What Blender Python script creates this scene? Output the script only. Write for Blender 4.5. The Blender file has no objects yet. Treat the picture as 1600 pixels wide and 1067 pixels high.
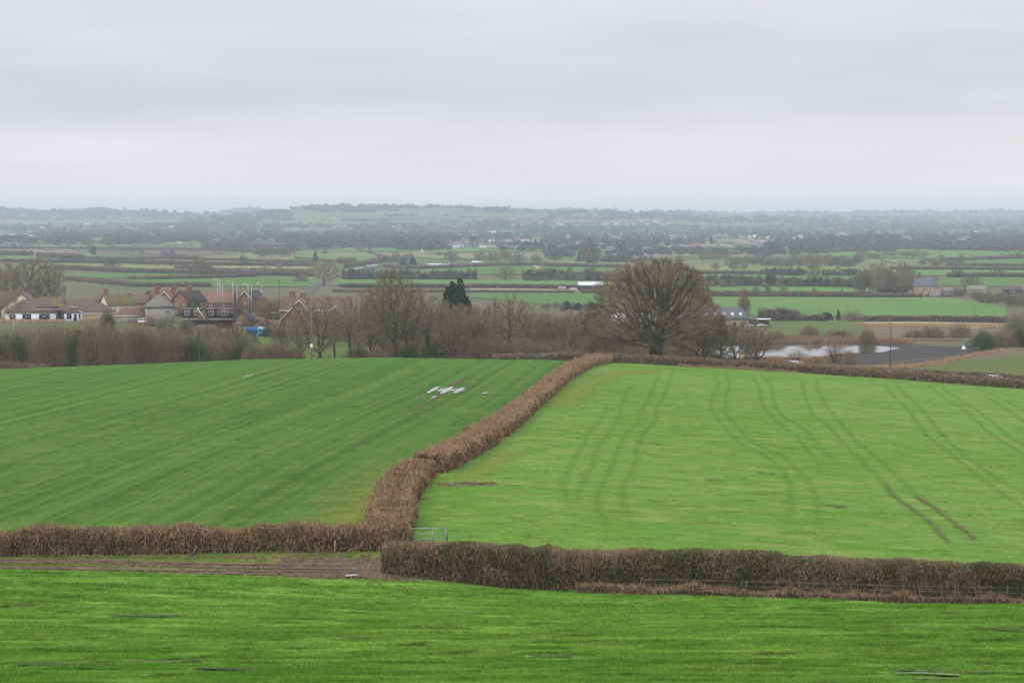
import bpy, math, random
import numpy as np
from mathutils import Vector, Matrix
sc = bpy.context.scene
rng = np.random.default_rng(11)
random.seed(11)
# ---------------------------------------------------------------- camera, world, sun, exposure
F = 3111.0                      # focal length in photo pixels (1600 wide)
PITCH = math.atan(198.5 / F)
cam_d = bpy.data.cameras.new("camera")
cam = bpy.data.objects.new("camera", cam_d)
sc.collection.objects.link(cam)
cam.location = (0, 0, 0)
cam.rotation_euler = (math.pi / 2 - PITCH, 0, 0)
cam_d.sensor_width = 36.0
cam_d.lens = F / 1600 * 36.0
cam_d.clip_start = 0.5
cam_d.clip_end = 60000
sc.camera = cam

world = bpy.data.worlds.new("World")
sc.world = world
world.use_nodes = True
wn = world.node_tree.nodes; wl = world.node_tree.links
wn.clear()
SUN_EL, SUN_AZ = math.radians(32), math.radians(200)
def wnode(t, **kw):
    n = wn.new(t)
    for k, v in kw.items(): setattr(n, k, v)
    return n
out = wnode('ShaderNodeOutputWorld')
bg = wnode('ShaderNodeBackground')
sky = wnode('ShaderNodeTexSky', sky_type='NISHITA', sun_disc=False, sun_elevation=SUN_EL, sun_rotation=SUN_AZ, dust_density=3.0)
tc = wnode('ShaderNodeTexCoord')
sep = wnode('ShaderNodeSeparateXYZ')
wl.new(tc.outputs['Generated'], sep.inputs[0])
def wmath(op, a, b=None, c=None, clamp=False):
    n = wnode('ShaderNodeMath', operation=op, use_clamp=clamp)
    for i, v in enumerate((a, b, c)):
        if v is None: continue
        if isinstance(v, (int, float)): n.inputs[i].default_value = v
        else: wl.new(v, n.inputs[i])
    return n.outputs[0]
# long flat cloud sheets: noise stretched along the horizon, which also bends the layers up and down
mp = wnode('ShaderNodeMapping'); mp.inputs['Scale'].default_value = (2.2, 2.2, 26)
wl.new(tc.outputs['Generated'], mp.inputs[0])
n1 = wnode('ShaderNodeTexNoise'); n1.inputs['Scale'].default_value = 1.6; n1.inputs['Detail'].default_value = 5; n1.inputs['Roughness'].default_value = 0.5
wl.new(mp.outputs[0], n1.inputs[0])
mp2 = wnode('ShaderNodeMapping'); mp2.inputs['Scale'].default_value = (4.0, 4.0, 34); mp2.inputs['Location'].default_value = (3.1, 1.7, 0.3)
wl.new(tc.outputs['Generated'], mp2.inputs[0])
n2 = wnode('ShaderNodeTexNoise'); n2.inputs['Scale'].default_value = 2.0; n2.inputs['Detail'].default_value = 6
wl.new(mp2.outputs[0], n2.inputs[0])
el = wmath('ADD', sep.outputs['Z'], wmath('MULTIPLY', wmath('SUBTRACT', n1.outputs[0], 0.5), 0.030))
el = wmath('ADD', el, wmath('MULTIPLY', sep.outputs['X'], -0.008))
ramp = wnode('ShaderNodeValToRGB')
wl.new(wmath('MULTIPLY', el, 8.0), ramp.inputs[0])      # 0.125 (7 degrees up) -> 1
R = ramp.color_ramp
stops = [(0.0, (.86, .81, .79)), (0.10, (.82, .78, .77)), (0.22, (.765, .74, .745)), (0.31, (.755, .735, .75)), (0.37, (.67, .665, .70)),
         (0.47, (.60, .615, .675)), (0.62, (.62, .635, .695)), (0.80, (.665, .665, .715)), (1.0, (.71, .70, .74))]
R.elements[0].position = stops[0][0]; R.elements[0].color = (*stops[0][1], 1)
R.elements[1].position = stops[-1][0]; R.elements[1].color = (*stops[-1][1], 1)
for p, c in stops[1:-1]:
    e = R.elements.new(p); e.color = (*c, 1)
# overcast sky: brighter towards the zenith, as real cloud cover is
zc = wmath('MAXIMUM', wmath('SUBTRACT', sep.outputs['Z'], 0.1), 0)
gain = wmath('ADD', 1.0, wmath('MULTIPLY', zc, 1.35))
gain = wmath('MULTIPLY', gain, wmath('ADD', 0.89, wmath('MULTIPLY', n2.outputs[0], 0.22)))
cl = wnode('ShaderNodeVectorMath', operation='SCALE')
wl.new(ramp.outputs[0], cl.inputs[0]); wl.new(gain, cl.inputs['Scale'])
sk = wnode('ShaderNodeVectorMath', operation='SCALE')
wl.new(sky.outputs[0], sk.inputs[0]); sk.inputs['Scale'].default_value = 1.0
mix = wnode('ShaderNodeMix', data_type='RGBA')
mix.inputs[0].default_value = 0.96                       # nearly closed cloud deck over the clear sky
cl10 = wnode('ShaderNodeVectorMath', operation='SCALE'); cl10.inputs['Scale'].default_value = 10.0
wl.new(cl.outputs[0], cl10.inputs[0])
wl.new(sk.outputs[0], mix.inputs[6]); wl.new(cl10.outputs[0], mix.inputs[7])
# below the horizon there is only land
bel = wnode('ShaderNodeMix', data_type='RGBA'); wl.new(wmath('LESS_THAN', sep.outputs['Z'], -0.03), bel.inputs[0]); wl.new(mix.outputs[2], bel.inputs[6]); bel.inputs[7].default_value = (.5, .6, .4, 1)
wl.new(bel.outputs[2], bg.inputs[0]); bg.inputs[1].default_value = 0.1
wl.new(bg.outputs[0], out.inputs[0])

sd = bpy.data.lights.new("sun", 'SUN'); sd.energy = 0.9; sd.angle = math.radians(14); sd.color = (1.0, .96, .90)
so = bpy.data.objects.new("sun", sd); sc.collection.objects.link(so)
# sun behind and to the left of the camera, veiled by cloud
az = math.radians(215)
so.rotation_euler = Vector((-math.sin(az) * math.cos(SUN_EL), -math.cos(az) * math.cos(SUN_EL), -math.sin(SUN_EL))).to_track_quat('-Z', 'Y').to_euler()
sc.view_settings.view_transform = 'Standard'; sc.view_settings.look = 'None'
sc.view_settings.exposure = 0.18; sc.view_settings.gamma = 1.0; sc.view_settings.use_curve_mapping = False
sc.render.engine = 'CYCLES'
sc.cycles.max_bounces = 4; sc.cycles.diffuse_bounces = 2; sc.cycles.glossy_bounces = 2; sc.cycles.transparent_max_bounces = 12
sc.cycles.volume_bounces = 1; sc.cycles.use_light_tree = False
sc.cycles.use_denoising = True
sc.cycles.denoiser = 'OPENIMAGEDENOISE'
sc.cycles.denoising_input_passes = 'RGB_ALBEDO_NORMAL'; sc.cycles.denoising_prefilter = 'NONE'
sc.cycles.use_adaptive_sampling = False
sc.cycles.sample_clamp_indirect = 4
C = sc.collection
# ---------------------------------------------------------------- helpers
def mesh(name, v, f, mats=(), smooth=False, midx=None):
    """v: (n,3) array, f: (m,k) int array or list of such arrays"""
    me = bpy.data.meshes.new(name)
    v = np.asarray(v, dtype=np.float32)
    fl = [np.asarray(a, dtype=np.int32) for a in (f if isinstance(f, list) and len(f) and isinstance(f[0], np.ndarray) else [np.asarray(f)]) if len(a)]
    loops = np.concatenate([a.ravel() for a in fl])
    tot = np.concatenate([np.full(len(a), a.shape[1], dtype=np.int32) for a in fl])
    start = np.concatenate([[0], np.cumsum(tot)[:-1]]).astype(np.int32)
    me.vertices.add(len(v)); me.vertices.foreach_set('co', v.ravel())
    me.loops.add(len(loops)); me.loops.foreach_set('vertex_index', loops)
    me.polygons.add(len(tot)); me.polygons.foreach_set('loop_start', start); me.polygons.foreach_set('loop_total', tot)
    for m in mats: me.materials.append(m)
    if midx is not None: me.polygons.foreach_set('material_index', np.asarray(midx, dtype=np.int32))
    if smooth: me.polygons.foreach_set('use_smooth', np.ones(len(tot), dtype=bool))
    me.update()
    return me
def link(name, me, parent=None, loc=None, rot=0.0, scale=None, kind=None, label=None, cat=None, group=None):
    o = bpy.data.objects.new(name, me)
    C.objects.link(o)
    if parent: o.parent = parent
    if loc is not None: o.location = loc
    if rot: o.rotation_euler = (0, 0, rot)
    if scale is not None: o.scale = scale if hasattr(scale, '__len__') else (scale,) * 3
    if kind: o['kind'] = kind
    if label: o['label'] = label
    if cat: o['category'] = cat
    if group: o['group'] = group
    return o
def copy_tree(o, loc, rot=0, scale=None, label=None, cat=None, group=None):
    c = o.copy(); C.objects.link(c)
    c.location = loc; c.rotation_euler = (0, 0, rot)
    if scale is not None: c.scale = scale if hasattr(scale, '__len__') else (scale,) * 3
    if label: c['label'] = label
    if cat: c['category'] = cat
    if group: c['group'] = group
    for ch in list(o.children):
        d = ch.copy(); C.objects.link(d); d.parent = c
        for g in list(ch.children):
            e = g.copy(); C.objects.link(e); e.parent = d
    return c
class MB:
    """collects polygons; build() gives one mesh object"""
    def __init__(s): s.v = []; s.f = {}; s.n = 0; s.m = {}
    def add(s, v, f, m=0):
        v = np.asarray(v, dtype=float)
        for q in f:
            s.f.setdefault(len(q), []).append([i + s.n for i in q]); s.m.setdefault(len(q), []).append(m)
        s.v.append(v); s.n += len(v); return s
    def box(s, x0, x1, y0, y1, z0, z1, m=0):
        v = [(x, y, z) for z in (z0, z1) for x, y in ((x0, y0), (x1, y0), (x1, y1), (x0, y1))]
        return s.add(v, [(3, 2, 1, 0), (4, 5, 6, 7), (0, 1, 5, 4), (1, 2, 6, 5), (2, 3, 7, 6), (3, 0, 4, 7)], m)
    def prism(s, prof, y0, y1, m=0, axis='y'):
        """extrude a closed (a,z) profile along an axis"""
        n = len(prof)
        if axis == 'y': v = [(a, y0, z) for a, z in prof] + [(a, y1, z) for a, z in prof]
        else: v = [(y0, a, z) for a, z in prof] + [(y1, a, z) for a, z in prof]
        f = [tuple(range(n))[::-1], tuple(range(n, 2 * n))] + [(i, (i + 1) % n, (i + 1) % n + n, i + n) for i in range(n)]
        return s.add(v, f, m)
    def tube(s, p, q, r0, r1=None, n=6, m=0):
        r1 = r0 if r1 is None else r1
        p = Vector(p); q = Vector(q); d = (q - p).normalized()
        a = d.orthogonal().normalized(); b = d.cross(a)
        v = []
        for c, r in ((p, r0), (q, r1)):
            for i in range(n):
                t = 2 * math.pi * i / n
                v.append(c + (a * math.cos(t) + b * math.sin(t)) * r)
        f = [tuple(range(n))[::-1], tuple(range(n, 2 * n))] + [(i, (i + 1) % n, (i + 1) % n + n, i + n) for i in range(n)]
        return s.add([tuple(x) for x in v], f, m)
    def mesh(s, name, mats, smooth=False):
        v = np.concatenate(s.v); fs = []; mi = []
        for k in s.f: fs.append(np.array(s.f[k])); mi += s.m[k]
        return mesh(name, v, fs, mats if isinstance(mats, (list, tuple)) else [mats], smooth, mi)
    def build(s, name, mats, parent=None, smooth=False, **kw):
        return link(name, s.mesh(name, mats, smooth), parent, **kw)
# ---- materials
def newmat(name):
    m = bpy.data.materials.new(name); m.use_nodes = True
    nt = m.node_tree; nt.nodes.clear()
    o = nt.nodes.new('ShaderNodeOutputMaterial'); b = nt.nodes.new('ShaderNodeBsdfPrincipled')
    nt.links.new(b.outputs[0], o.inputs[0])
    b.inputs['Specular IOR Level'].default_value = 0.25
    return m, nt, b
def N(nt, t, **kw):
    n = nt.nodes.new(t)
    for k, v in kw.items():
        if k.startswith('i_'): n.inputs[k[2:].replace('_', ' ')].default_value = v
        else: setattr(n, k, v)
    return n
def M_(nt, op, a, b=None, clamp=False):
    n = nt.nodes.new('ShaderNodeMath'); n.operation = op; n.use_clamp = clamp
    for i, v in enumerate((a, b)):
        if v is None: continue
        if isinstance(v, (int, float)): n.inputs[i].default_value = v
        else: nt.links.new(v, n.inputs[i])
    return n.outputs[0]
def mixc(nt, fac, a, b, blend='MIX'):
    n = nt.nodes.new('ShaderNodeMix'); n.data_type = 'RGBA'; n.blend_type = blend
    for i, v in ((0, fac), (6, a), (7, b)):
        if isinstance(v, (int, float)): n.inputs[i].default_value = v
        elif isinstance(v, tuple): n.inputs[i].default_value = (*v[:3], 1)
        else: nt.links.new(v, n.inputs[i])
    return n.outputs[2]
def noise(nt, vec, scale, detail=3, rough=0.55):
    n = N(nt, 'ShaderNodeTexNoise'); n.inputs['Scale'].default_value = scale; n.inputs['Detail'].default_value = detail; n.inputs['Roughness'].default_value = rough
    nt.links.new(vec, n.inputs[0]); return n.outputs[0]
def sharp(nt, v, lo, hi):
    n = N(nt, 'ShaderNodeMapRange'); n.inputs[1].default_value = lo; n.inputs[2].default_value = hi
    nt.links.new(v, n.inputs[0]); return n.outputs[0]
def mapped(nt, rot=0.0, scale=(1, 1, 1), src='Object'):
    t = N(nt, 'ShaderNodeTexCoord'); m = N(nt, 'ShaderNodeMapping')
    if rot:
        r = N(nt, 'ShaderNodeMapping'); r.inputs['Rotation'].default_value = (0, 0, rot)
        nt.links.new(t.outputs[src], r.inputs[0]); nt.links.new(r.outputs[0], m.inputs[0])
    else: nt.links.new(t.outputs[src], m.inputs[0])
    m.inputs['Scale'].default_value = scale
    return m.outputs[0]
def bump(nt, b, h, strength, dist):
    n = N(nt, 'ShaderNodeBump'); n.inputs['Strength'].default_value = strength; n.inputs['Distance'].default_value = dist
    nt.links.new(h, n.inputs['Height']); nt.links.new(n.outputs[0], b.inputs['Normal'])
def plain(name, col, rough=0.7, var=0.15, scale=1.5, spec=0.25, metal=0.0, col2=None):
    """one surface colour with a little wear"""
    m, nt, b = newmat(name)
    v = mapped(nt)
    n = noise(nt, v, scale, 5, 0.6)
    c2 = col2 or tuple(x * (1 - var * 2) for x in col)
    nt.links.new(mixc(nt, sharp(nt, n, .3, .7), col, c2), b.inputs[0])
    b.inputs['Roughness'].default_value = rough; b.inputs['Specular IOR Level'].default_value = spec; b.inputs['Metallic'].default_value = metal
    return m
def woody(name, col, col2, objvar=0.35, rough=0.9):
    """bark and twigs: varies by position and, for copies, by tree"""
    m, nt, b = newmat(name)
    v = mapped(nt)
    n = noise(nt, v, 0.9, 4, 0.6)
    n2 = noise(nt, v, 7.0, 2, 0.6)
    oi = N(nt, 'ShaderNodeObjectInfo')
    c = mixc(nt, sharp(nt, n, .35, .65), col, col2)
    k = M_(nt, 'ADD', M_(nt, 'MULTIPLY', oi.outputs['Random'], objvar), M_(nt, 'MULTIPLY', n2, 0.6))
    c = mixc(nt, 1.0, c, M_(nt, 'ADD', k, 0.7 - objvar / 2), 'MULTIPLY')
    nt.links.new(c, b.inputs[0])
    b.inputs['Roughness'].default_value = rough; b.inputs['Specular IOR Level'].default_value = 0.1
    return m
# ---------------------------------------------------------------- the lie of the land: one height function
def zp(d, py): return -d * math.tan(math.atan((py - 533.5) / F) + PITCH)
NEAR = [(-200, 12), (-60, 3), (0, -1.9), (30, -8.3), (55, -13.4), (70, zp(70, 1069)), (93, -19.5)]
PLAIN = [(2000, -50), (3500, -50), (5500, -50), (20000, -50)]
COLS = {
 -900: NEAR + [(116, -20.6), (130, -22.0), (200, -24.6), (300, -28.4), (380, -32.5), (430, -36), (500, -38), (700, -38), (850, -42), (1200, -49.5)] + PLAIN,
 -100: NEAR + [(116, -21.1), (130, -22.4), (200, -24.5), (300, -27.6), (360, zp(360, 585)), (388, zp(388, 581)), (405, zp(405, 585)), (440, -36), (500, -37.6), (560, -36.8), (650, -36), (750, -38), (850, -42), (1000, -46), (1200, -49.5)] + PLAIN,
 200: NEAR + [(116, -21.2), (130, -22.2), (200, -24.1), (300, -26.9), (380, zp(380, 571)), (398, zp(398, 570)), (415, zp(415, 574)), (445, -34.6), (500, -37.2), (560, -36.6), (650, -36), (750, -37.8), (850, -42), (1000, -46), (1200, -49.5)] + PLAIN,
 400: NEAR + [(116, -21.4), (130, -22.0), (200, -23.8), (300, -26.5), (385, zp(385, 563.5)), (405, zp(405, 562)), (420, zp(420, 565)), (450, -34), (500, -37), (560, -36.4), (650, -35.8), (750, -37.6), (850, -42), (1000, -46), (1200, -49.5)] + PLAIN,
 600: NEAR + [(116, -21.8), (130, -21.9), (200, -23.7), (300, -26.5), (385, zp(385, 561)), (407, zp(407, 559)), (422, zp(422, 562)), (450, -34), (500, -37), (560, -36.8), (650, -36.6), (750, -39.5), (850, -43), (1000, -47), (1200, -50)] + PLAIN,
 870: NEAR + [(116, -22.1), (130, -22.1), (200, -24.1), (300, -27.2), (385, zp(385, 567)), (410, zp(410, 563)), (430, -31.9), (460, -34.5), (500, -37.2), (560, -39), (620, -40.5), (750, -43), (850, -46), (1000, -49), (1200, -50)] + PLAIN,
 1030: NEAR + [(116, -22.25), (130, -22.4), (200, -24.6), (300, -28.0), (380, -30.9), (415, zp(415, 570)), (432, -32.5), (448, -33.6), (480, -36), (560, -41), (580, -42.3), (645, -42.3), (665, -41.0), (720, -42), (850, -46), (1000, -49.6), (1200, -50)] + PLAIN,
 1300: NEAR + [(116, -22.5), (130, -22.9), (200, -25.6), (300, -29.4), (360, -31.5), (400, -33.0), (418, -33.6), (434, -34.0), (470, -37), (555, -41.2), (575, -42.3), (645, -42.3), (665, -40.8), (740, -42.5), (850, -46.8), (960, -50), (1200, -50)] + PLAIN,
 1450: NEAR + [(116, -22.7), (130, -23.2), (200, -26.0), (300, -30.2), (360, -32.4), (393, -33.5), (405, -33.9), (420, -34.4), (460, -37), (550, -40.8), (620, -41.6), (700, -43.2), (850, -48.2), (960, -50.4), (1200, -50)] + PLAIN,
 1600: NEAR + [(112, -22.2), (116, -22.7), (130, -23.4), (200, -26.4), (300, -30.9), (385, zp(385, 607)), (402, -34.4), (415, -34.6), (440, -36.2), (540, -38.4), (620, -41.2), (700, -43.2), (850, -48.2), (960, -50.4), (1200, -50), (2150, -50), (2750, -46), (3300, -49.5), (5500, -50), (20000, -50)],
 2400: NEAR + [(112, -22.6), (130, -24), (200, -27.5), (300, -32.5), (385, -36), (500, -39), (700, -43), (960, -50), (1200, -50), (2150, -50), (2750, -45), (3300, -49.5), (5500, -50), (20000, -50)],
}
def pchip(xs, ys, q):
    xs = np.array(xs, float); ys = np.array(ys, float)
    h = np.diff(xs); d = np.diff(ys) / h
    m = np.zeros(len(xs)); m[0] = d[0]; m[-1] = d[-1]
    for i in range(1, len(xs) - 1):
        if d[i - 1] * d[i] > 0:
            w1 = 2 * h[i] + h[i - 1]; w2 = h[i] + 2 * h[i - 1]
            m[i] = (w1 + w2) / (w1 / d[i - 1] + w2 / d[i])
    i = np.clip(np.searchsorted(xs, q) - 1, 0, len(xs) - 2)
    t = (q - xs[i]) / h[i]
    return (2 * t**3 - 3 * t**2 + 1) * ys[i] + (t**3 - 2 * t**2 + t) * h[i] * m[i] + (-2 * t**3 + 3 * t**2) * ys[i + 1] + (t**3 - t**2) * h[i] * m[i + 1]
YS = np.concatenate([np.linspace(-200, 50, 60)[:-1], np.geomspace(50, 18000, 900)])
cx = sorted(COLS)
US = np.linspace(-900, 2400, 331)
_T = np.array([pchip([a for a, _ in COLS[c]], [b for _, b in COLS[c]], YS) for c in cx])
_Z = np.array([np.interp(US, cx, _T[:, j]) for j in range(len(YS))]).T
k = np.exp(-np.linspace(-2, 2, 13) ** 2); k /= k.sum()
_Z = np.apply_along_axis(lambda r: np.convolve(np.pad(r, 6, 'edge'), k, 'valid'), 0, _Z)
RIDGES = [
 (8000, 2700, 2500, [(-900, 345), (0, 352), (200, 349), (330, 339), (400, 334), (440, 329), (480, 324), (540, 321.5), (600, 323), (660, 322), (700, 323), (760, 324), (850, 327), (950, 332), (1050, 338), (1200, 342), (1400, 347), (1600, 350), (2400, 350)]),
 (9800, 2000, 1500, [(-900, 328), (-200, 326), (0, 324), (40, 325.5), (75, 328), (110, 326), (150, 325), (190, 328), (260, 331), (340, 335), (430, 338), (700, 330), (860, 326.5), (960, 328), (1000, 332), (1100, 334), (1200, 336), (1320, 337), (1400, 339), (1450, 340), (1520, 343), (1600, 345), (2400, 338)]),
 (12200, 2200, 1200, [(-900, 331), (0, 330), (200, 332), (330, 335), (350, 332), (370, 326), (385, 325), (400, 326), (430, 332), (460, 334), (700, 329), (900, 330), (1000, 331.5), (1080, 330), (1150, 332), (1220, 330.5), (1300, 331.5), (1400, 328.5), (1480, 330), (1560, 328), (1600, 329), (2400, 331)]),
]
def vnoise(x, y, seed=0):
    """smooth value noise"""
    xi = np.floor(x).astype(np.int64); yi = np.floor(y).astype(np.int64); fx = x - xi; fy = y - yi
    def hsh(a, b):
        n = (a * 374761393 + b * 668265263 + seed * 974634777) & 0x7fffffff
        n = ((n ^ (n >> 13)) * 1274126177) & 0x7fffffff
        return (n & 0xffff) / 65535.0
    fx = fx * fx * (3 - 2 * fx); fy = fy * fy * (3 - 2 * fy)
    return (hsh(xi, yi) * (1 - fx) + hsh(xi + 1, yi) * fx) * (1 - fy) + (hsh(xi, yi + 1) * (1 - fx) + hsh(xi + 1, yi + 1) * fx) * fy
_lg = np.log(np.maximum(YS, 1e-3))
def H(x, y):
    x = np.asarray(x, float); y = np.asarray(y, float)
    px = 800 + F * x / np.maximum(y, 60.0)
    ui = np.clip((px + 900) / 10.0, 0, 329.999); yi = np.interp(y, YS, np.arange(len(YS)))
    a = ui.astype(int); b = np.minimum(yi.astype(int), len(YS) - 2); fu = ui - a; fy = yi - b
    z = (_Z[a, b] * (1 - fu) + _Z[a + 1, b] * fu) * (1 - fy) + (_Z[a, b + 1] * (1 - fu) + _Z[a + 1, b + 1] * fu) * fy
    far = y > 4800
    if np.any(far):
        zz = z.copy()
        for D, wf, wb, tab in RIDGES:
            top = -D * np.tan(np.arctan((np.interp(px, [p for p, _ in tab], [q for _, q in tab]) - 533.5) / F) + PITCH)
            t = np.where(y < D, np.clip((y - (D - wf)) / wf, 0, 1), np.clip(1 - (y - D) / wb, 0, 1))
            t = np.where(y < D, t * t * (3 - 2 * t) * 0.35 + t * 0.65, t * t * (3 - 2 * t))
            zz = np.maximum(zz, -50 + (top + 50) * t + (vnoise(x / 500, y / 600, 5) - .5) * 14 * t * (1 - t) * 4)
        z = np.where(far, zz, z)
    return z
def h1(x, y): return float(H(np.array([x]), np.array([y]))[0])
ct, st = math.cos(PITCH), math.sin(PITCH)
_TS = np.geomspace(20, 13700, 5000)
def G(px, py, ymin=20):
    """the ground point seen at a photo pixel, at least ymin metres away"""
    a = (px - 800) / F; b = (533.5 - py) / F
    d = np.array([a, ct + b * st, -st + b * ct])
    t = _TS[_TS * d[1] >= ymin]
    g = t * d[2] - H(t * d[0], t * d[1])
    i = np.where(g < 0)[0]
    if len(i) == 0: tt = t[-1]
    elif i[0] == 0: tt = t[0]
    else:
        j = i[0]; tt = t[j - 1] + (t[j] - t[j - 1]) * g[j - 1] / (g[j - 1] - g[j])
    return Vector((tt * d[0], tt * d[1], h1(tt * d[0], tt * d[1])))
def A(px, d):
    """the ground point at bearing px, d metres out"""
    z = h1((px - 800) / F * d, d)
    x = (px - 800) / F * (d * ct - z * st)
    return Vector((x, d, h1(x, d)))
def proj(p):
    dep = p[1] * ct - p[2] * st
    return 800 + F * p[0] / dep, 533.5 - F * (p[2] * ct + p[1] * st) / dep
def mpp(d): return d / F     # metres per photo pixel
# ---- ground sheet
rows = np.concatenate([np.linspace(-150, 50, 30)[:-1], np.geomspace(50, 600, 260)[:-1], np.geomspace(600, 13900, 290)])
ua = np.linspace(-0.52, 0.52, 360)
gy, gu = np.meshgrid(rows, ua, indexing='ij')
gx = gu * (gy + 170) * np.where(gy > 300, 1.0, 1.0)
gx = gu * (np.maximum(gy, 0) + 190)
gz = H(gx, gy) - 0.03 - np.clip(gy - 700, 0, 3000) * 0.0002
def grid_faces(nr, nc):
    i = np.arange(nr - 1)[:, None] * nc + np.arange(nc - 1)[None, :]
    i = i.ravel()
    return np.stack([i, i + 1, i + nc + 1, i + nc], 1)
gm, nt, b = newmat('countryside')
v = mapped(nt)
# small unhedged fields far off: stretched cells, each with a colour of its own
vo = N(nt, 'ShaderNodeTexVoronoi'); vo.inputs['Scale'].default_value = 1.0
mv = mapped(nt, 0.12, (1 / 420, 1 / 300, 0)); wob = N(nt, 'ShaderNodeVectorMath', operation='ADD')
nz = N(nt, 'ShaderNodeTexNoise'); nz.inputs['Scale'].default_value = 1.3; nt.links.new(mv, nz.inputs[0])
nt.links.new(mv, wob.inputs[0]); nt.links.new(nz.outputs[1], wob.inputs[1]); nt.links.new(wob.outputs[0], vo.inputs[0])
sp = N(nt, 'ShaderNodeSeparateColor'); nt.links.new(vo.outputs['Color'], sp.inputs[0])
rp = N(nt, 'ShaderNodeValToRGB'); rp.color_ramp.interpolation = 'CONSTANT'
cols = [(.0, (.09, .14, .05)), (.28, (.13, .19, .06)), (.45, (.10, .16, .055)), (.62, (.17, .19, .09)), (.75, (.13, .115, .08)), (.85, (.21, .165, .12)), (.93, (.08, .095, .045))]
rp.color_ramp.elements[0].color = (*cols[0][1], 1); rp.color_ramp.elements[1].position = cols[-1][0]; rp.color_ramp.elements[1].color = (*cols[-1][1], 1)
for p, c in cols[1:-1]: rp.color_ramp.elements.new(p).color = (*c, 1)
nt.links.new(sp.outputs[0], rp.inputs[0])
n0 = noise(nt, v, 0.02, 6, 0.6); n3 = noise(nt, v, 0.35, 5, 0.65)
near_c = mixc(nt, sharp(nt, n0, .4, .6), (.095, .12, .045), (.145, .12, .075))
sx = N(nt, 'ShaderNodeSeparateXYZ'); nt.links.new(v, sx.inputs[0])
farf = sharp(nt, sx.outputs['Y'], 1800, 2300)
c = mixc(nt, farf, near_c, rp.outputs[0])
c = mixc(nt, 1.0, c, M_(nt, 'ADD', M_(nt, 'MULTIPLY', n3, 0.7), 0.65), 'MULTIPLY')
nt.links.new(c, b.inputs[0]); b.inputs['Roughness'].default_value = 1; b.inputs['Specular IOR Level'].default_value = 0.05
link('ground', mesh('ground', np.stack([gx, gy, gz], -1).reshape(-1, 3), grid_faces(*gy.shape), [gm], True), kind='structure')
# ---------------------------------------------------------------- fields, tracks, water
def geo_pos(nt, rot=0.0, scale=(1, 1, 1)):
    g = N(nt, 'ShaderNodeNewGeometry'); r = N(nt, 'ShaderNodeMapping'); m = N(nt, 'ShaderNodeMapping')
    r.inputs['Rotation'].default_value = (0, 0, rot); m.inputs['Scale'].default_value = scale
    nt.links.new(g.outputs['Position'], r.inputs[0]); nt.links.new(r.outputs[0], m.inputs[0])
    return m.outputs[0]
def grass(name, a, b_, dry, rot=0.0, row=1.0, rowlen=14.0, dry_amt=0.5, fine=6.0, gain=1.0, tuft=False, rowamt=0.5, mud=None, crev=None):
    """grass or young corn: big drifts, rows along one direction, dry yellow patches, fine blades"""
    m, nt, b = newmat(name)
    p0 = geo_pos(nt)
    pr = geo_pos(nt, rot, (1 / row, 1 / rowlen, 0.02))
    pr2 = geo_pos(nt, rot, (.31 / row, .23 / rowlen, 0.02))
    big = noise(nt, p0, 0.018, 5, 0.6); rows_ = noise(nt, pr, 1.0, 4, 0.6); rows2 = noise(nt, pr2, 1.0, 3, 0.55)
    med = noise(nt, p0, 0.25, 5, 0.65); fin = noise(nt, p0, fine, 4, 0.75)
    f = M_(nt, 'ADD', M_(nt, 'MULTIPLY', rows_, rowamt), M_(nt, 'MULTIPLY', rows2, rowamt * .7))
    f = M_(nt, 'ADD', f, M_(nt, 'MULTIPLY', big, 0.5)); f = M_(nt, 'ADD', f, M_(nt, 'MULTIPLY', med, 0.35))
    t = (rowamt * 1.7 + .85) / 2
    c = mixc(nt, sharp(nt, f, t - .14, t + .14), a, b_)
    d = M_(nt, 'ADD', M_(nt, 'MULTIPLY', med, .5), M_(nt, 'MULTIPLY', noise(nt, geo_pos(nt, rot, (1 / row, .6 / rowlen, .02)), .37, 4, .6), .5))
    c = mixc(nt, M_(nt, 'MULTIPLY', sharp(nt, d, .50, .66), dry_amt), c, dry)
    if mud:
        d2 = M_(nt, 'ADD', M_(nt, 'MULTIPLY', noise(nt, geo_pos(nt, rot, (.8, .12, .02)), .55, 5, .7), .7), M_(nt, 'MULTIPLY', fin, .3))
        c = mixc(nt, M_(nt, 'MULTIPLY', sharp(nt, d2, .60, .66), mud[1]), c, mud[0])
    if crev:      # soil and crevice shade between the tussocks, both put into the colour
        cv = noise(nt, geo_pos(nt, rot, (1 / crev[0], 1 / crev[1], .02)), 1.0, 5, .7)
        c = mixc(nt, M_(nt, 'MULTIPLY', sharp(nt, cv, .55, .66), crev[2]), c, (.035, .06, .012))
    k = M_(nt, 'ADD', M_(nt, 'MULTIPLY', fin, 1.0), 0.5)
    if tuft:
        oi = N(nt, 'ShaderNodeObjectInfo')
        k = M_(nt, 'ADD', M_(nt, 'MULTIPLY', oi.outputs['Random'], .55), .78)
    c = mixc(nt, 1.0, c, M_(nt, 'MULTIPLY', k, gain), 'MULTIPLY')
    nt.links.new(c, b.inputs[0])
    b.inputs['Roughness'].default_value = 1.0; b.inputs['Specular IOR Level'].default_value = 0.03
    if not tuft: bump(nt, b, M_(nt, 'ADD', M_(nt, 'MULTIPLY', fin, .4), M_(nt, 'MULTIPLY', rows_, 1.0)), 0.5, 0.12)
    return m
HEDGE_ROT = math.atan2(26, 290)          # the drilled rows run beside the long hedge
NEARC = dict(a=(.090, .205, .024), b_=(.155, .305, .045), dry=(.22, .28, .07), rot=math.radians(86), row=.38, rowlen=2.6, dry_amt=.35, fine=5, rowamt=.75, mud=((.06, .05, .028), .75), crev=(.75, 2.4, .85))
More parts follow.
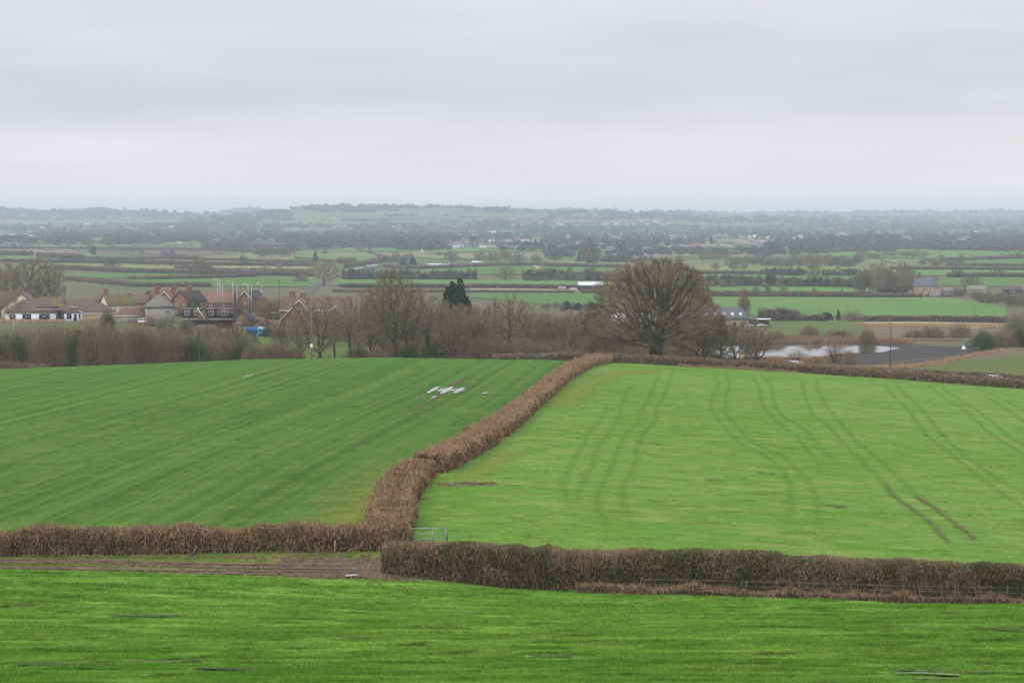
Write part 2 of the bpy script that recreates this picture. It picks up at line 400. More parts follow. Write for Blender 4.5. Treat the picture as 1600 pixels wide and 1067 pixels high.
LEFTC = dict(a=(.048, .118, .020), b_=(.078, .165, .028), dry=(.14, .19, .04), rot=HEDGE_ROT, row=.75, rowlen=260, dry_amt=.6, fine=3, rowamt=1.1)
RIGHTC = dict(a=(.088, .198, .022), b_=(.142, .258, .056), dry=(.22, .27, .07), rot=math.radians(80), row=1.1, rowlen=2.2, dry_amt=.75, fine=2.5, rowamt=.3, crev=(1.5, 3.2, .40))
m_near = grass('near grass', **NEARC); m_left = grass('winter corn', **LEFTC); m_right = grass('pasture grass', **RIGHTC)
m_verge = grass('verge grass', (.075, .11, .025), (.12, .17, .03), (.19, .16, .07), fine=4, dry_amt=1.0, mud=((.11, .08, .05), .9))
def mudmat(name, a, b_, wet=0.2, sc_=1.0):
    m, nt, b = newmat(name)
    p = geo_pos(nt); n = noise(nt, p, 1.2 * sc_, 6, .7); n2 = noise(nt, p, 9 * sc_, 4, .7)
    nt.links.new(mixc(nt, sharp(nt, M_(nt, 'ADD', M_(nt, 'MULTIPLY', n, .6), M_(nt, 'MULTIPLY', n2, .4)), .38, .62), a, b_), b.inputs[0])
    nt.links.new(M_(nt, 'SUBTRACT', .95, M_(nt, 'MULTIPLY', sharp(nt, n, .55, .7), wet)), b.inputs['Roughness'])
    bump(nt, b, M_(nt, 'ADD', n, n2), .8, .15)
    return m
m_mud = mudmat('track mud', (.11, .075, .045), (.22, .16, .10), .35)
m_peat = mudmat('dark wet mud', (.030, .025, .021), (.060, .050, .040), .3, .3)
def watermat():
    m, nt, b = newmat('water')
    b.inputs[0].default_value = (.09, .085, .07, 1); b.inputs['Roughness'].default_value = .03; b.inputs['IOR'].default_value = 1.5; b.inputs['Specular IOR Level'].default_value = .6
    bump(nt, b, noise(nt, geo_pos(nt), 1.4, 3, .6), .04, .02)
    return m
m_water = watermat()
def res(pl, n, key=None):
    """resample a list of xy points to n by arc length"""
    p = np.array([(q[0], q[1]) for q in pl], float)
    s = np.concatenate([[0], np.cumsum(np.hypot(*np.diff(p, axis=0).T))]); t = np.linspace(0, s[-1], n)
    return np.stack([np.interp(t, s, p[:, 0]), np.interp(t, s, p[:, 1])], -1)
def coons(name, top, bot, left, right, nx, ny, mat, off=.02, relief=None, gy=None, kind='structure'):
    u = np.linspace(0, 1, nx)[None, :, None]; v = (np.linspace(0, 1, ny) if gy is None else gy)[:, None, None]; ny = v.shape[0]
    T = res(top, nx)[None]; B = res(bot, nx)[None]
    def side(pl):
        p = res(pl, 400); return np.stack([np.interp(v.ravel(), np.linspace(0, 1, 400), p[:, i]) for i in (0, 1)], -1)[:, None]
    L = side(left); R_ = side(right)
    P = (1 - v) * B + v * T + (1 - u) * L + u * R_ - ((1 - u) * (1 - v) * B[:, :1] + u * (1 - v) * B[:, -1:] + (1 - u) * v * T[:, :1] + u * v * T[:, -1:])
    x, y = P[..., 0], P[..., 1]
    z = H(x, y) + off + (relief(x, y) if relief else 0)
    return link(name, mesh(name, np.stack([x, y, z], -1).reshape(-1, 3), grid_faces(ny, nx), [mat], True), kind=kind), (x, y)
def ray2(px, d): a = A(px, d); return (a.x, a.y)
# the long hedge between the two fields: its right-hand foot as seen, front to back
R_PX = [(652, 838), (653, 800), (660, 775), (684, 748), (722, 732), (762, 708), (818, 667), (850, 636), (886, 602), (928, 575), (962, 567)]
Rw = [G(*q) for q in R_PX]
# near field
nf_top = [G(px, py) for px, py in [(-500, 886), (-200, 888), (0, 891), (250, 898), (480, 906), (590, 909), (800, 924), (1000, 931), (1300, 938), (1600, 947), (1900, 956), (2200, 960)]]
nb = 34.0
def relief_near(x, y):
    return vnoise(x / 5 + 0.3 * y, y / .45 + .02 * x, 1) * .08 + vnoise(x / 1.1, y / .35, 2) * .04 + vnoise(x / 9, y / 2.2, 3) * .06
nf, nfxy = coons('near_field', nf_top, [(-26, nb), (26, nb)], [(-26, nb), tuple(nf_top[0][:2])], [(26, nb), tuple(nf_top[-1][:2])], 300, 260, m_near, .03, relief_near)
# verge and muddy track on the left, below the bramble hedge
tr_top = [A(px, 133) for px in (-500, 0, 300, 640, 900)]
coons('verge', tr_top, [G(px, py, 60) for px, py in [(-500, 886), (-200, 889), (0, 892), (250, 899), (480, 907), (590, 911), (900, 930)]], [ray2(-500, 114), ray2(-500, 133)], [ray2(900, 112), ray2(900, 133)], 160, 30, m_verge, .012,
      lambda x, y: vnoise(x / 1.5, y / .6, 4) * .06)
# left field
lf_bot = [ray2(px, 130.5) for px in (-500, 0, 300, 600)]
lf_right = [lf_bot[-1]] + [(p.x - 2.2, p.y) for p in Rw[1:-1]] + [ray2(900, 428)]
lf_top = [ray2(px, 432) for px in (-500, 0, 300, 600, 900)]
coons('left_field', lf_top, lf_bot, [lf_bot[0], lf_top[0]], lf_right, 200, 260, m_left, .03,
      lambda x, y: vnoise((x - y * .09) / .9, y / 30, 6) * .08)
# right field
far_hedge_px = [(962, 567), (1030, 570.5), (1100, 574), (1245, 582), (1400, 592.5), (1600, 608), (1800, 624), (2100, 640)]
FH = [G(*q) for q in far_hedge_px]
rf_bot = [ray2(px, 115.5) for px in (640, 1000, 1600, 2100)]
rf_left = [rf_bot[0]] + [(p.x - 1.0, p.y) for p in Rw]
rf_top = [(Rw[-1].x - 1, Rw[-1].y)] + [(p.x, p.y + 1) for p in FH[1:]]
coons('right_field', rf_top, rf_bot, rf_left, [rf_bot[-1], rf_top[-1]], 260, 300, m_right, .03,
      lambda x, y: vnoise(x / 2.5, y / 1.0, 8) * .05 + vnoise(x / 12, y / 5, 9) * .04)
# ---- soft-edged strips laid on the ground (wheel marks, ruts, puddles)
def decalmat(name, a, b_, soft=.5, rough=.9, water=False, nscale=1.2, amt=1.0, brk=(1.0, 1.6)):
    m, nt, b = newmat(name)
    p = geo_pos(nt); n = noise(nt, p, nscale, 5, .7); n2 = noise(nt, p, nscale * 6, 3, .7)
    nt.links.new(mixc(nt, sharp(nt, n2, .35, .65), a, b_), b.inputs[0]); b.inputs['Roughness'].default_value = rough
    b.inputs['Specular IOR Level'].default_value = .1
    if water: b.inputs['Roughness'].default_value = .04; b.inputs['IOR'].default_value = 1.6; b.inputs['Specular IOR Level'].default_value = .7
    at = N(nt, 'ShaderNodeAttribute', attribute_name='edge')
    k = M_(nt, 'ADD', M_(nt, 'MULTIPLY', at.outputs['Fac'], brk[0]), M_(nt, 'MULTIPLY', M_(nt, 'SUBTRACT', n, .5), brk[1]))
    k = M_(nt, 'MULTIPLY', sharp(nt, k, .5 - soft / 2, .5 + soft / 2), amt)
    tr = N(nt, 'ShaderNodeBsdfTransparent'); mx = N(nt, 'ShaderNodeMixShader'); o = [x for x in nt.nodes if x.type == 'OUTPUT_MATERIAL'][0]
    nt.links.new(k, mx.inputs[0]); nt.links.new(tr.outputs[0], mx.inputs[1]); nt.links.new(b.outputs[0], mx.inputs[2]); nt.links.new(mx.outputs[0], o.inputs[0])
    return m
BARE = []        # bare and wet places where no grass stands
def decal(name, pts, w0, mat, off=.14, w1=None, seg=1.5, kind='structure', taper=False):
    if name in ('mud_patch', 'puddle', 'wheel_rut'): BARE.append((np.array([G(*q)[:2] for q in pts]), max(w0, w1 or 0) / 2))
    P = [G(*q) if len(q) == 2 else A(q[0], q[1]) for q in pts]
    L = sum(math.hypot(P[i + 1].x - P[i].x, P[i + 1].y - P[i].y) for i in range(len(P) - 1)); n = max(6, min(160, int(L / seg)))
    # smooth the corners, then sample
    q = res(P, max(n, 8)); ker = np.array([1, 2, 3, 2, 1]) / 9
    if len(P) > 3: q = np.stack([np.convolve(np.pad(q[:, i], 2, 'edge'), ker, 'valid') for i in (0, 1)], -1)
    n = len(q); d = np.gradient(q, axis=0); d /= np.linalg.norm(d, axis=1)[:, None] + 1e-9; nn = np.stack([-d[:, 1], d[:, 0]], -1)
    t = np.linspace(0, 1, n); w = w0 + ((w1 if w1 is not None else w0) - w0) * t
    if taper: w = w * np.sqrt(np.clip(np.sin(np.pi * np.clip(t, .02, .98)), 0, 1))
    xs = np.linspace(-1, 1, 7); X = q[:, None, :] + nn[:, None, :] * (xs[None, :, None] * w[:, None, None] / 2)
    z = H(X[..., 0], X[..., 1]) + off
    me = mesh(name, np.concatenate([X, z[..., None]], -1).reshape(-1, 3), grid_faces(n, 7), [mat], True)
    e = (1 - np.abs(xs))[None, :] * np.clip(np.minimum(t, 1 - t) * 12, 0, 1)[:, None]
    a = me.attributes.new('edge', 'FLOAT', 'POINT'); a.data.foreach_set('value', e.ravel().astype(np.float32))
    return link(name, me, kind=kind)
m_tram = decalmat('lush wheel mark grass', (.050, .165, .010), (.085, .225, .022), 1.0, nscale=.25, amt=.20)
m_rut = decalmat('bare wheel rut', (.075, .052, .03), (.13, .10, .06), .4, nscale=.9, brk=(.8, 3.0))
m_rut2 = decalmat('broken wheel rut', (.14, .095, .05), (.15, .17, .05), .6, nscale=.8, amt=.75, brk=(.8, 2.8))
m_rutsoft = decalmat('worn wheel rut', (.13, .12, .05), (.12, .17, .045), .7, nscale=.9, amt=.75, brk=(.75, 3.0))
m_pud = decalmat('shallow puddle', (.25, .24, .22), (.32, .31, .29), .2, water=True, nscale=.9)
m_dry = decalmat('yellowed grass strip', (.27, .27, .05), (.17, .25, .04), .9, nscale=.35, amt=.6, brk=(.9, 2.2))
TR = [
 [(1034, 578), (1024, 600), (1013, 626), (1000, 645), (998, 662), (981, 676), (968, 696), (961, 719), (950, 744), (937, 764), (932, 789), (941, 811), (953, 831), (950, 850)],
 [(1054, 577), (1043, 600), (1038, 620), (1026, 637), (1023, 660), (1006, 679), (996, 699), (993, 724), (984, 744), (974, 761), (972, 789), (984, 811), (990, 835)],
 [(1113, 581), (1124, 600), (1114, 620), (1110, 640), (1124, 660), (1141, 679), (1158, 696), (1183, 705), (1206, 721), (1222, 735), (1234, 758), (1237, 789), (1231, 817), (1225, 850)],
 [(1133, 581), (1141, 600), (1134, 623), (1133, 646), (1152, 668), (1172, 688), (1192, 702), (1220, 710), (1239, 729), (1263, 751), (1276, 779), (1279, 810), (1284, 850)],
 [(1172, 584), (1186, 606), (1190, 634), (1208, 654), (1228, 671), (1245, 683), (1263, 708), (1279, 726), (1300, 735)],
 [(1192, 587), (1206, 606), (1210, 634), (1225, 654), (1251, 667), (1276, 692), (1294, 714), (1313, 729), (1334, 737)],
 [(1252, 590), (1257, 618), (1269, 649), (1294, 667), (1322, 698), (1350, 726), (1375, 751), (1396, 776), (1430, 800), (1461, 825), (1486, 856)],
 [(1273, 590), (1279, 615), (1294, 640), (1316, 667), (1350, 701), (1381, 726), (1412, 754), (1436, 779), (1467, 800), (1492, 819), (1517, 838), (1538, 862)],
 [(1378, 596), (1396, 621), (1421, 643), (1436, 664), (1449, 683), (1486, 711), (1517, 736), (1548, 760), (1579, 782), (1600, 794), (1640, 815)],
 [(1396, 596), (1418, 621), (1443, 643), (1461, 667), (1477, 686), (1504, 711), (1538, 736), (1566, 754), (1600, 773), (1640, 795)],
 [(1449, 601), (1474, 621), (1511, 643), (1538, 671), (1563, 689), (1600, 711), (1650, 735)],
 [(1467, 603), (1492, 621), (1529, 643), (1557, 667), (1579, 686), (1600, 698), (1650, 725)],
 [(1501, 607), (1542, 621), (1573, 640), (1600, 661), (1650, 690)],
 [(1523, 608), (1560, 621), (1600, 643), (1650, 672)],
 [(950, 634), (942, 654), (922, 674), (913, 693), (902, 713), (882, 747), (880, 769), (890, 800)],
 [(985, 600), (975, 625), (968, 650), (950, 680), (935, 700), (925, 730), (905, 765), (900, 800)],
]
for t_ in TR: decal('wheel_track', t_, 1.2, m_tram)
decal('wheel_rut', [(1420, 792), (1430, 800), (1461, 825), (1486, 856)], .75, m_rutsoft, .17)
decal('wheel_rut', [(1430, 774), (1436, 779), (1467, 800), (1492, 819), (1517, 838), (1530, 852)], .9, m_rut2, .17)
decal('wheel_rut', [(1381, 752), (1396, 776), (1430, 800)], .7, m_rutsoft, .17)
decal('mud_patch', [(700, 758), (730, 757), (765, 758)], 3.0, m_rut, .16, 2.0)
decal('puddle', [(700, 761), (712, 758)], 1.1, m_pud, .18, .6)
for a_, b_, w_ in (((1290, 792), (1325, 794), 3.0), ((1100, 752), (1135, 754), 3.0), ((1185, 741), (1215, 742), 1.8), ((1440, 681), (1455, 682), 2.0), ((1468, 682), (1480, 683), 2.0)):
    decal('mud_patch', [a_, ((a_[0] + b_[0]) / 2, a_[1]), b_], w_, m_rutsoft, .16)
# left field: standing water and red soil along the drill rows
m_red = decalmat('red soil', (.12, .07, .04), (.16, .10, .05), .5, nscale=.8, amt=.9)
decal('bare_soil', [(683, 622), (700, 608), (730, 588)], 1.0, m_red, .13)
decal('bare_soil', [(395, 587), (420, 581), (442, 575)], .8, m_red, .13)
decal('bare_soil', [(640, 645), (670, 632), (700, 612)], .6, m_red, .13)
for pa, pb, w_ in (((667, 616.5), (686, 605), 1.5), ((683, 613), (700, 607.5), 2.2), ((688, 617), (708, 605), 2.0), ((700, 612.5), (716, 609), 1.8), ((709, 616.5), (725, 606.5), 1.9), ((716, 613), (727, 610.5), 1.2), ((650, 625), (661, 620), .9),
                   ((674, 623.5), (682, 620), 1.0), ((754, 617), (761, 614), 1.2), ((379, 591), (398, 586), .9), ((772, 608), (776, 606), .6)):
    decal('puddle', [pa, ((pa[0] + pb[0]) / 2, (pa[1] + pb[1]) / 2), pb], w_ * .95, m_pud, .17, taper=True)
# yellowed headland beside the near end of the hedge
decal('headland', [(500, 838), (540, 800), (575, 765), (625, 738), (680, 712)], 8, m_dry, .12)
decal('headland', [(530, 838), (560, 800), (590, 775), (640, 735)], 4, m_dry, .14)
decal('headland', [(700, 765), (740, 745), (800, 705)], 4.5, m_dry, .12)
decal('headland', [(870, 640), (905, 610), (960, 583), (1040, 578)], 7, m_dry, .12)
# the muddy track and its ruts
m_trk = decalmat('churned mud', (.13, .085, .048), (.24, .17, .105), .35, nscale=1.0, brk=(1.1, 2.0))
decal('track', [(-250, 873), (0, 877), (160, 879), (300, 884), (450, 886), (600, 887), (680, 893)], 2.0, m_trk, .10, 3.6)
decal('track', [(-250, 886), (0, 887), (130, 889), (250, 894), (380, 896), (520, 896), (640, 900)], 2.2, m_trk, .12, 3.4)
decal('track', [(430, 885), (520, 889), (600, 894), (660, 898)], 4.5, m_trk, .08, 6)
m_rutd = decalmat('wet rut', (.05, .035, .022), (.10, .075, .05), .4, nscale=1.6, brk=(.9, 2.4))
for o_ in (0, 8, 14): decal('wheel_rut', [(-250, 874 + o_), (0, 878 + o_), (160, 880 + o_), (300, 885 + o_ * .8), (450, 887 + o_ * .7), (600, 888 + o_ * .7)], .6, m_rutd, .16)
decal('puddle', [(538, 905), (560, 902)], .9, m_pud, .2, taper=True)
decal('puddle', [(1385, 1059), (1440, 1059), (1510, 1063)], 1.0, m_pud, .21)
decal('puddle', [(1420, 1068), (1510, 1069)], .8, m_pud, .21)
m_clod = decalmat('muddy scar', (.045, .05, .02), (.09, .075, .04), .35, nscale=2.2)
for s_ in ([(10, 1044), (90, 1045), (180, 1042)], [(150, 1043), (240, 1040), (330, 1038)], [(290, 1050), (340, 1052), (410, 1054)], [(160, 967), (230, 968), (310, 966)], [(520, 1000), (600, 1004)], [(1510, 985), (1560, 989), (1620, 992)],
           [(1380, 982), (1440, 986), (1500, 988)], [(1330, 970), (1420, 972)], [(820, 1030), (900, 1033)], [(1380, 1056), (1440, 1053), (1560, 1060)], [(20, 950), (60, 951)], [(700, 962), (760, 964)]):
    decal('mud_patch', s_, .8, m_clod, .20)
# ---- the patchwork beyond
def flat(name, a, b_, sc_=.02):
    return grass(name, a, b_, tuple((x + y) * .62 for x, y in zip(a, b_)), rot=math.radians(88), row=5, rowlen=60, dry_amt=.4, fine=.4, rowamt=.35)
GA = flat('meadow green', (.095, .185, .05), (.125, .22, .065)); GB = flat('deep green corn', (.078, .155, .038), (.10, .18, .05)); GC = flat('pale grass', (.115, .155, .06), (.14, .175, .07))
YE = flat('yellow grass', (.165, .19, .05), (.20, .215, .07)); ST = flat('straw', (.27, .24, .13), (.36, .30, .19)); BR = flat('ploughed brown', (.13, .10, .075), (.16, .12, .09)); PK = flat('pink soil', (.26, .18, .14), (.30, .21, .17))
BG = flat('scrubby brown', (.14, .12, .075), (.17, .14, .095)); DG = flat('rough green', (.085, .12, .04), (.115, .15, .05))
FIELDS = [
 ('field', GC, [(-60, 379), (60, 379), (140, 381), (200, 379.5), (318, 380)], [(-60, 386), (140, 388), (200, 387), (318, 389)]),
 ('field', BR, [(150, 391), (200, 389.5), (318, 389.5), (345, 393), (372, 397)], [(150, 398), (240, 398.5), (290, 398), (374, 398.5)]),
 ('field', PK, [(-60, 388), (130, 391)], [(-60, 392), (130, 396)]),
 ('field', GA, [(-60, 399), (70, 401)], [(-60, 406.5), (70, 406)]),
 ('field', GC, [(95, 397), (250, 400)], [(95, 404), (250, 405)]),
 ('field', YE, [(270, 399.5), (400, 399), (470, 403)], [(270, 404.5), (330, 406.5), (490, 408.5)]),
 ('field', BG, [(-60, 408), (80, 405.5), (300, 406), (490, 409.5)], [(-60, 413), (80, 411), (480, 415.5)]),
 ('field', YE, [(70, 411.5), (200, 413), (275, 417)], [(70, 418), (140, 421), (310, 424)]),
 ('field', YE, [(325, 416), (490, 417)], [(340, 421), (490, 422.5)]),
 ('field', ST, [(200, 421), (332, 422.5), (490, 424.5)], [(200, 425), (332, 428), (490, 430)]),
 ('field', GB, [(100, 427), (230, 427.5), (300, 430)], [(100, 434), (230, 435), (300, 434)]),
 ('field', GB, [(200, 437), (345, 435), (500, 432)], [(200, 448), (345, 448), (500, 449)]),
 ('field', GA, [(462, 399), (592, 399)], [(462, 404), (500, 407), (560, 412)]),
 ('field', GC, [(380, 405), (500, 408)], [(380, 409), (520, 414)]),
 ('field', GA, [(528, 437), (700, 437.5), (960, 438.5)], [(518, 446), (740, 447), (960, 447)]),
 ('field', GB, [(640, 422), (700, 419.5), (800, 416), (980, 419)], [(640, 427), (700, 428), (840, 430), (980, 429)]),
 ('field', GC, [(860, 430.5), (985, 430)], [(860, 433), (985, 434)]),
 ('field', YE, [(655, 399), (745, 400)], [(655, 402.5), (690, 405), (745, 405)]),
 ('field', GA, [(690, 387), (850, 388)], [(665, 397), (750, 393), (850, 392)]),
 ('field', YE, [(880, 410), (985, 411)], [(880, 415), (985, 416)]),
 ('field', GC, [(895, 396), (1000, 395)], [(895, 400), (1000, 399)]),
 ('field', ST, [(735, 451), (830, 452), (905, 453)], [(735, 455), (905, 456)]),
 ('field', GB, [(735, 458), (960, 458.5)], [(735, 465), (850, 476), (960, 477)]),
 ('field', GB, [(1100, 428.5), (1350, 431)], [(1100, 437), (1350, 438.5)]),
 ('field', YE, [(1085, 416), (1400, 417)], [(1085, 424), (1400, 426)]),
 ('field', GA, [(1100, 447), (1360, 449)], [(1100, 456.5), (1360, 459)]),
 ('field', GA, [(1100, 464), (1360, 465), (1420, 464), (1480, 465.5), (1530, 473), (1572, 480)], [(1100, 493), (1250, 493), (1350, 496), (1572, 498)]),
 ('field', GA, [(1280, 396), (1400, 390), (1500, 390.5), (1600, 392), (1700, 393)], [(1280, 401), (1400, 403), (1500, 406), (1600, 403), (1700, 404)]),
 ('field', GB, [(1507, 407.5), (1600, 404.5), (1700, 404.5)], [(1507, 412), (1600, 413.5), (1700, 414)]),
 ('field', GC, [(1480, 416), (1700, 417)], [(1480, 419), (1700, 420.5)]),
 ('field', GA, [(1410, 422), (1600, 423), (1700, 423)], [(1410, 431), (1600, 430.5), (1700, 430)]),
 ('field', GB, [(1470, 434.5), (1600, 434), (1700, 434)], [(1470, 446), (1600, 449), (1700, 450)]),
 ('field', DG, [(1212, 502.5), (1350, 502)], [(1186, 517), (1200, 525), (1345, 527)]),
 ('field', ST, [(1350, 503.5), (1430, 503), (1572, 506)], [(1350, 508), (1450, 509), (1500, 514), (1572, 512)]),
 ('field', GA, [(1370, 508.5), (1500, 509.5)], [(1370, 512), (1500, 513)]),
 ('field', BG, [(1350, 512.5), (1600, 514), (1700, 514)], [(1335, 531), (1600, 533), (1700, 533)]),
 ('field', PK, [(1148, 374), (1205, 374.5), (1245, 375)], [(1152, 381.5), (1200, 383), (1225, 382)]),
 ('field', PK, [(1252, 364), (1345, 365.5)], [(1252, 368), (1345, 370)]),
 ('field', ST, [(1085, 382), (1150, 383)], [(1085, 384.5), (1150, 385.5)]),
 ('field', GA, [(1020, 385.5), (1200, 387)], [(1020, 388), (1200, 389.5)]),
 ('field', GC, [(1150, 401), (1190, 401.5)], [(1150, 405), (1185, 406)]),
 ('field', GC, [(1060, 398), (1100, 398.5)], [(1060, 402), (1095, 402)]),
 ('field', GA, [(540, 387), (640, 388)], [(540, 393), (640, 392)]),
 ('field', GA, [(1180, 387), (1290, 388)], [(1180, 391), (1290, 392)]),
 ('hill_field', GC, [(530, 331.5), (600, 330), (705, 331.5)], [(470, 344), (600, 343), (720, 345)]),
 ('hill_field', GA, [(400, 348), (530, 340), (560, 343)], [(400, 351), (530, 352), (620, 349)]),
 ('hill_field', GC, [(545, 345), (700, 344)], [(520, 349), (690, 350)]), ('hill_field', GC, [(430, 356), (640, 354)], [(430, 362), (640, 360)]),
 ('hill_field', GC, [(660, 357), (715, 358)], [(660, 364), (820, 366)]), ('hill_field', GC, [(720, 334), (900, 337)], [(720, 339), (860, 343)]),
 ('hill_field', GC, [(935, 345), (1110, 351)], [(935, 348), (1110, 354)]), ('hill_field', GC, [(1160, 352), (1420, 356)], [(1160, 357), (1420, 361)]),
 ('hill_field', GC, [(1370, 345), (1520, 346)], [(1370, 348), (1520, 350)]), ('hill_field', GC, [(350, 359), (400, 360)], [(280, 362), (400, 363)]),
 ('hill_field', PK, [(40, 350), (105, 353)], [(40, 353), (105, 355)]), ('hill_field', GC, [(0, 330), (90, 333)], [(0, 333), (90, 335)]), ('hill_field', GC, [(170, 341), (320, 343)], [(170, 344), (320, 346)]),
]
fi = 0
for nm, mt, top, bot in FIELDS:
    n = max(8, int((top[-1][0] - top[0][0]) / 6)); fi += 1
    def rs(pl): return list(zip(np.linspace(pl[0][0], pl[-1][0], n), np.interp(np.linspace(pl[0][0], pl[-1][0], n), [p[0] for p in pl], [p[1] for p in pl])))
    T = np.array([G(*q)[:2] for q in rs(top)]); B = np.array([G(*q)[:2] for q in rs(bot)])
    v = np.linspace(0, 1, 9)[:, None, None]; P = B[None] * (1 - v) + T[None] * v
    P[..., 0] += 0; D_ = P[..., 1]
    z = H(P[..., 0], P[..., 1]) + .04 + .00012 * D_ + .002 * fi + (np.maximum(D_ - 4500, 0) * .0005)
    link(nm, mesh(nm, np.concatenate([P, z[..., None]], -1).reshape(-1, 3), grid_faces(9, n), [mt], True), kind='structure')
# paddocks between the near crest and the village
coons('paddock', [ray2(270, 640), ray2(450, 640), ray2(600, 645)], [ray2(270, 440), ray2(450, 445), ray2(650, 445)], [ray2(270, 440), ray2(270, 640)], [ray2(650, 445), ray2(600, 645)], 60, 60,
      grass('rough paddock', (.07, .12, .025), (.11, .16, .03), (.15, .13, .06), rot=math.radians(84), row=6, rowlen=40, dry_amt=.9, fine=1, rowamt=.6, mud=((.10, .085, .05), .7)), .04)
decal('mud_patch', [(275, 509), (340, 513), (430, 518)], 14, m_trk, .09); decal('mud_patch', [(380, 519), (450, 522), (500, 524)], 9, m_rutsoft, .1)
decal('mud_patch', [(420, 532), (520, 540), (640, 545)], 10, m_rutsoft, .1)
# field beyond the road on the right
rb = [ray2(px, d) for px, d in ((1330, 436), (1450, 424), (1600, 410), (1900, 385))]
rt = [ray2(px, d) for px, d in ((1330, 470), (1420, 500), (1500, 535), (1900, 545))]
coons('roadside_field', rt, rb, [rb[0], rt[0]], [rb[-1], rt[-1]], 60, 40, grass('thin winter corn', (.09, .13, .035), (.12, .15, .045), (.14, .11, .065), rot=math.radians(95), row=5, rowlen=50, dry_amt=1, fine=1, rowamt=.6), .05)
decal('straw_edge', [(1380, 568), (1440, 562), (1510, 555), (1600, 551)], 2.5, decalmat('dead grass', (.28, .22, .13), (.2, .17, .08), .4), .12)
# black mud bank around the pond, and the pond
pb = [ray2(px, d) for px, d in ((980, 540), (1130, 528), (1300, 528), (1400, 540), (1520, 572), (1560, 590))]
pt_ = [ray2(px, d) for px, d in ((980, 690), (1130, 690), (1300, 664), (1400, 650), (1520, 620), (1560, 605))]
coons('mud_bank', pt_, pb, [pb[0], pt_[0]], [pb[-1], pt_[-1]], 80, 60, m_peat, .06)
PZ = -41.75
outline = [(1035, 541.5), (1110, 540), (1180, 539.5), (1240, 539), (1300, 537.5), (1360, 539), (1390, 542), (1419, 545.5), (1400, 548.5), (1360, 551), (1330, 552), (1312, 553), (1290, 556), (1265, 558.5), (1235, 558), (1205, 558), (1180, 558), (1130, 560), (1080, 560), (1035, 558)]
def onplane(px, py, z):
    a = (px - 800) / F; b = (533.5 - py) / F; d = (a, ct + b * st, -st + b * ct); t = z / d[2]; return (d[0] * t, d[1] * t, z)
pv = [onplane(x, y, PZ) for x, y in outline]
m = MB(); m.add(pv, [tuple(range(len(pv)))]); m.build('pond', m_water, kind='structure')
# lane with the two cars, and the straight road out across the plain
asph = plain('asphalt', (.06, .06, .062), .85, .2, .8)
def road(name, pts, w, off=.05, mat=None):
    q = res(pts, max(8, int(len(pts) * 12))); n = len(q); d = np.gradient(q, axis=0); d /= np.linalg.norm(d, axis=1)[:, None]; nn = np.stack([-d[:, 1], d[:, 0]], -1)
    X = q[:, None] + nn[:, None] * (np.linspace(-.5, .5, 3)[None, :, None] * w)
    z = H(X[..., 0], X[..., 1]) + off
    return link(name, mesh(name, np.concatenate([X, z[..., None]], -1).reshape(-1, 3), grid_faces(n, 3), [mat or asph], True), kind='structure')
LANE = [ray2(px, d) for px, d in ((850, 470), (960, 452), (1030, 446), (1100, 441), (1245, 434), (1400, 418), (1600, 399), (1800, 380), (2100, 352))]
road('lane', LANE, 4.6, .08)
road('road', [G(px, py)[:2] for px, py in ((478, 460), (486, 455), (500, 443), (520, 433), (545, 424), (590, 417), (640, 411))], 5.0, .3, plain('worn road', (.085, .085, .085), .9, .1))
decal('farm_track', [(846, 431), (843, 425), (840, 419), (836, 415)], 9, decalmat('chalky track', (.38, .34, .26), (.2, .22, .10), .5, nscale=.12), .6)
# ---------------------------------------------------------------- hedges
w_bramble = woody('bramble brown', (.47, .31, .18), (.31, .20, .12), .15)
w_haw = woody('hawthorn twigs', (.33, .225, .14), (.19, .135, .085), .2)
w_dark = woody('dark hedge wood and core shade', (0.058, 0.046, 0.034), (0.039, 0.031, 0.023), .2)  # dark twigs and stems; on hedge cores the tone stands in for shade
w_ivy = woody('ivy leaf', (0.052, 0.081, 0.026), (0.091, 0.124, 0.039), .25)
w_strawy = woody('dead grass stems', (0.468, 0.338, 0.208), (0.338, 0.221, 0.130), .15)
w_grey = woody('grey lichened twigs', (0.289, 0.255, 0.196), (0.170, 0.145, 0.111), .25)
w_plain = woody('plain hedge twigs', (.19, .165, .12), (.12, .105, .078), .4)
w_oakbark = woody('oak bark', (.050, .045, .030), (.085, .075, .045), .2)
w_oaktwig = woody('oak twigs', (.135, .10, .058), (.09, .07, .042), .2)
w_brown = woody('brown twigs', (.28, .215, .135), (.175, .135, .09), .35)
w_red = woody('reddish twigs', (.32, .205, .13), (.20, .135, .09), .3)
w_olive = woody('olive twigs', (.25, .22, .115), (.16, .145, .075), .3)
w_orange = woody('willow wands', (0.390, 0.234, 0.111), (0.260, 0.163, 0.078), .2)
w_bark = woody('bark', (.085, .072, .05), (.05, .043, .032), .3)
w_birch = woody('birch bark', (.50, .46, .40), (.32, .28, .24), .1)
w_ever = woody('dark evergreen', (.018, .040, .018), (.035, .06, .022), .3)
w_ever2 = woody('bluish conifer', (.025, .048, .035), (.035, .06, .04), .3)
def unit(v): return v / (np.linalg.norm(v, axis=-1, keepdims=True) + 1e-9)
def tris(P, V, W, r=rng):
    """thin triangles: base at P, tip at P+V, base width W"""
    n = len(P); a = unit(np.cross(V, r.normal(size=(n, 3)))) * (W / 2)[:, None]
    v = np.stack([P - a, P + a, P + V], 1).reshape(-1, 3)
    return v, np.arange(3 * n).reshape(-1, 3)
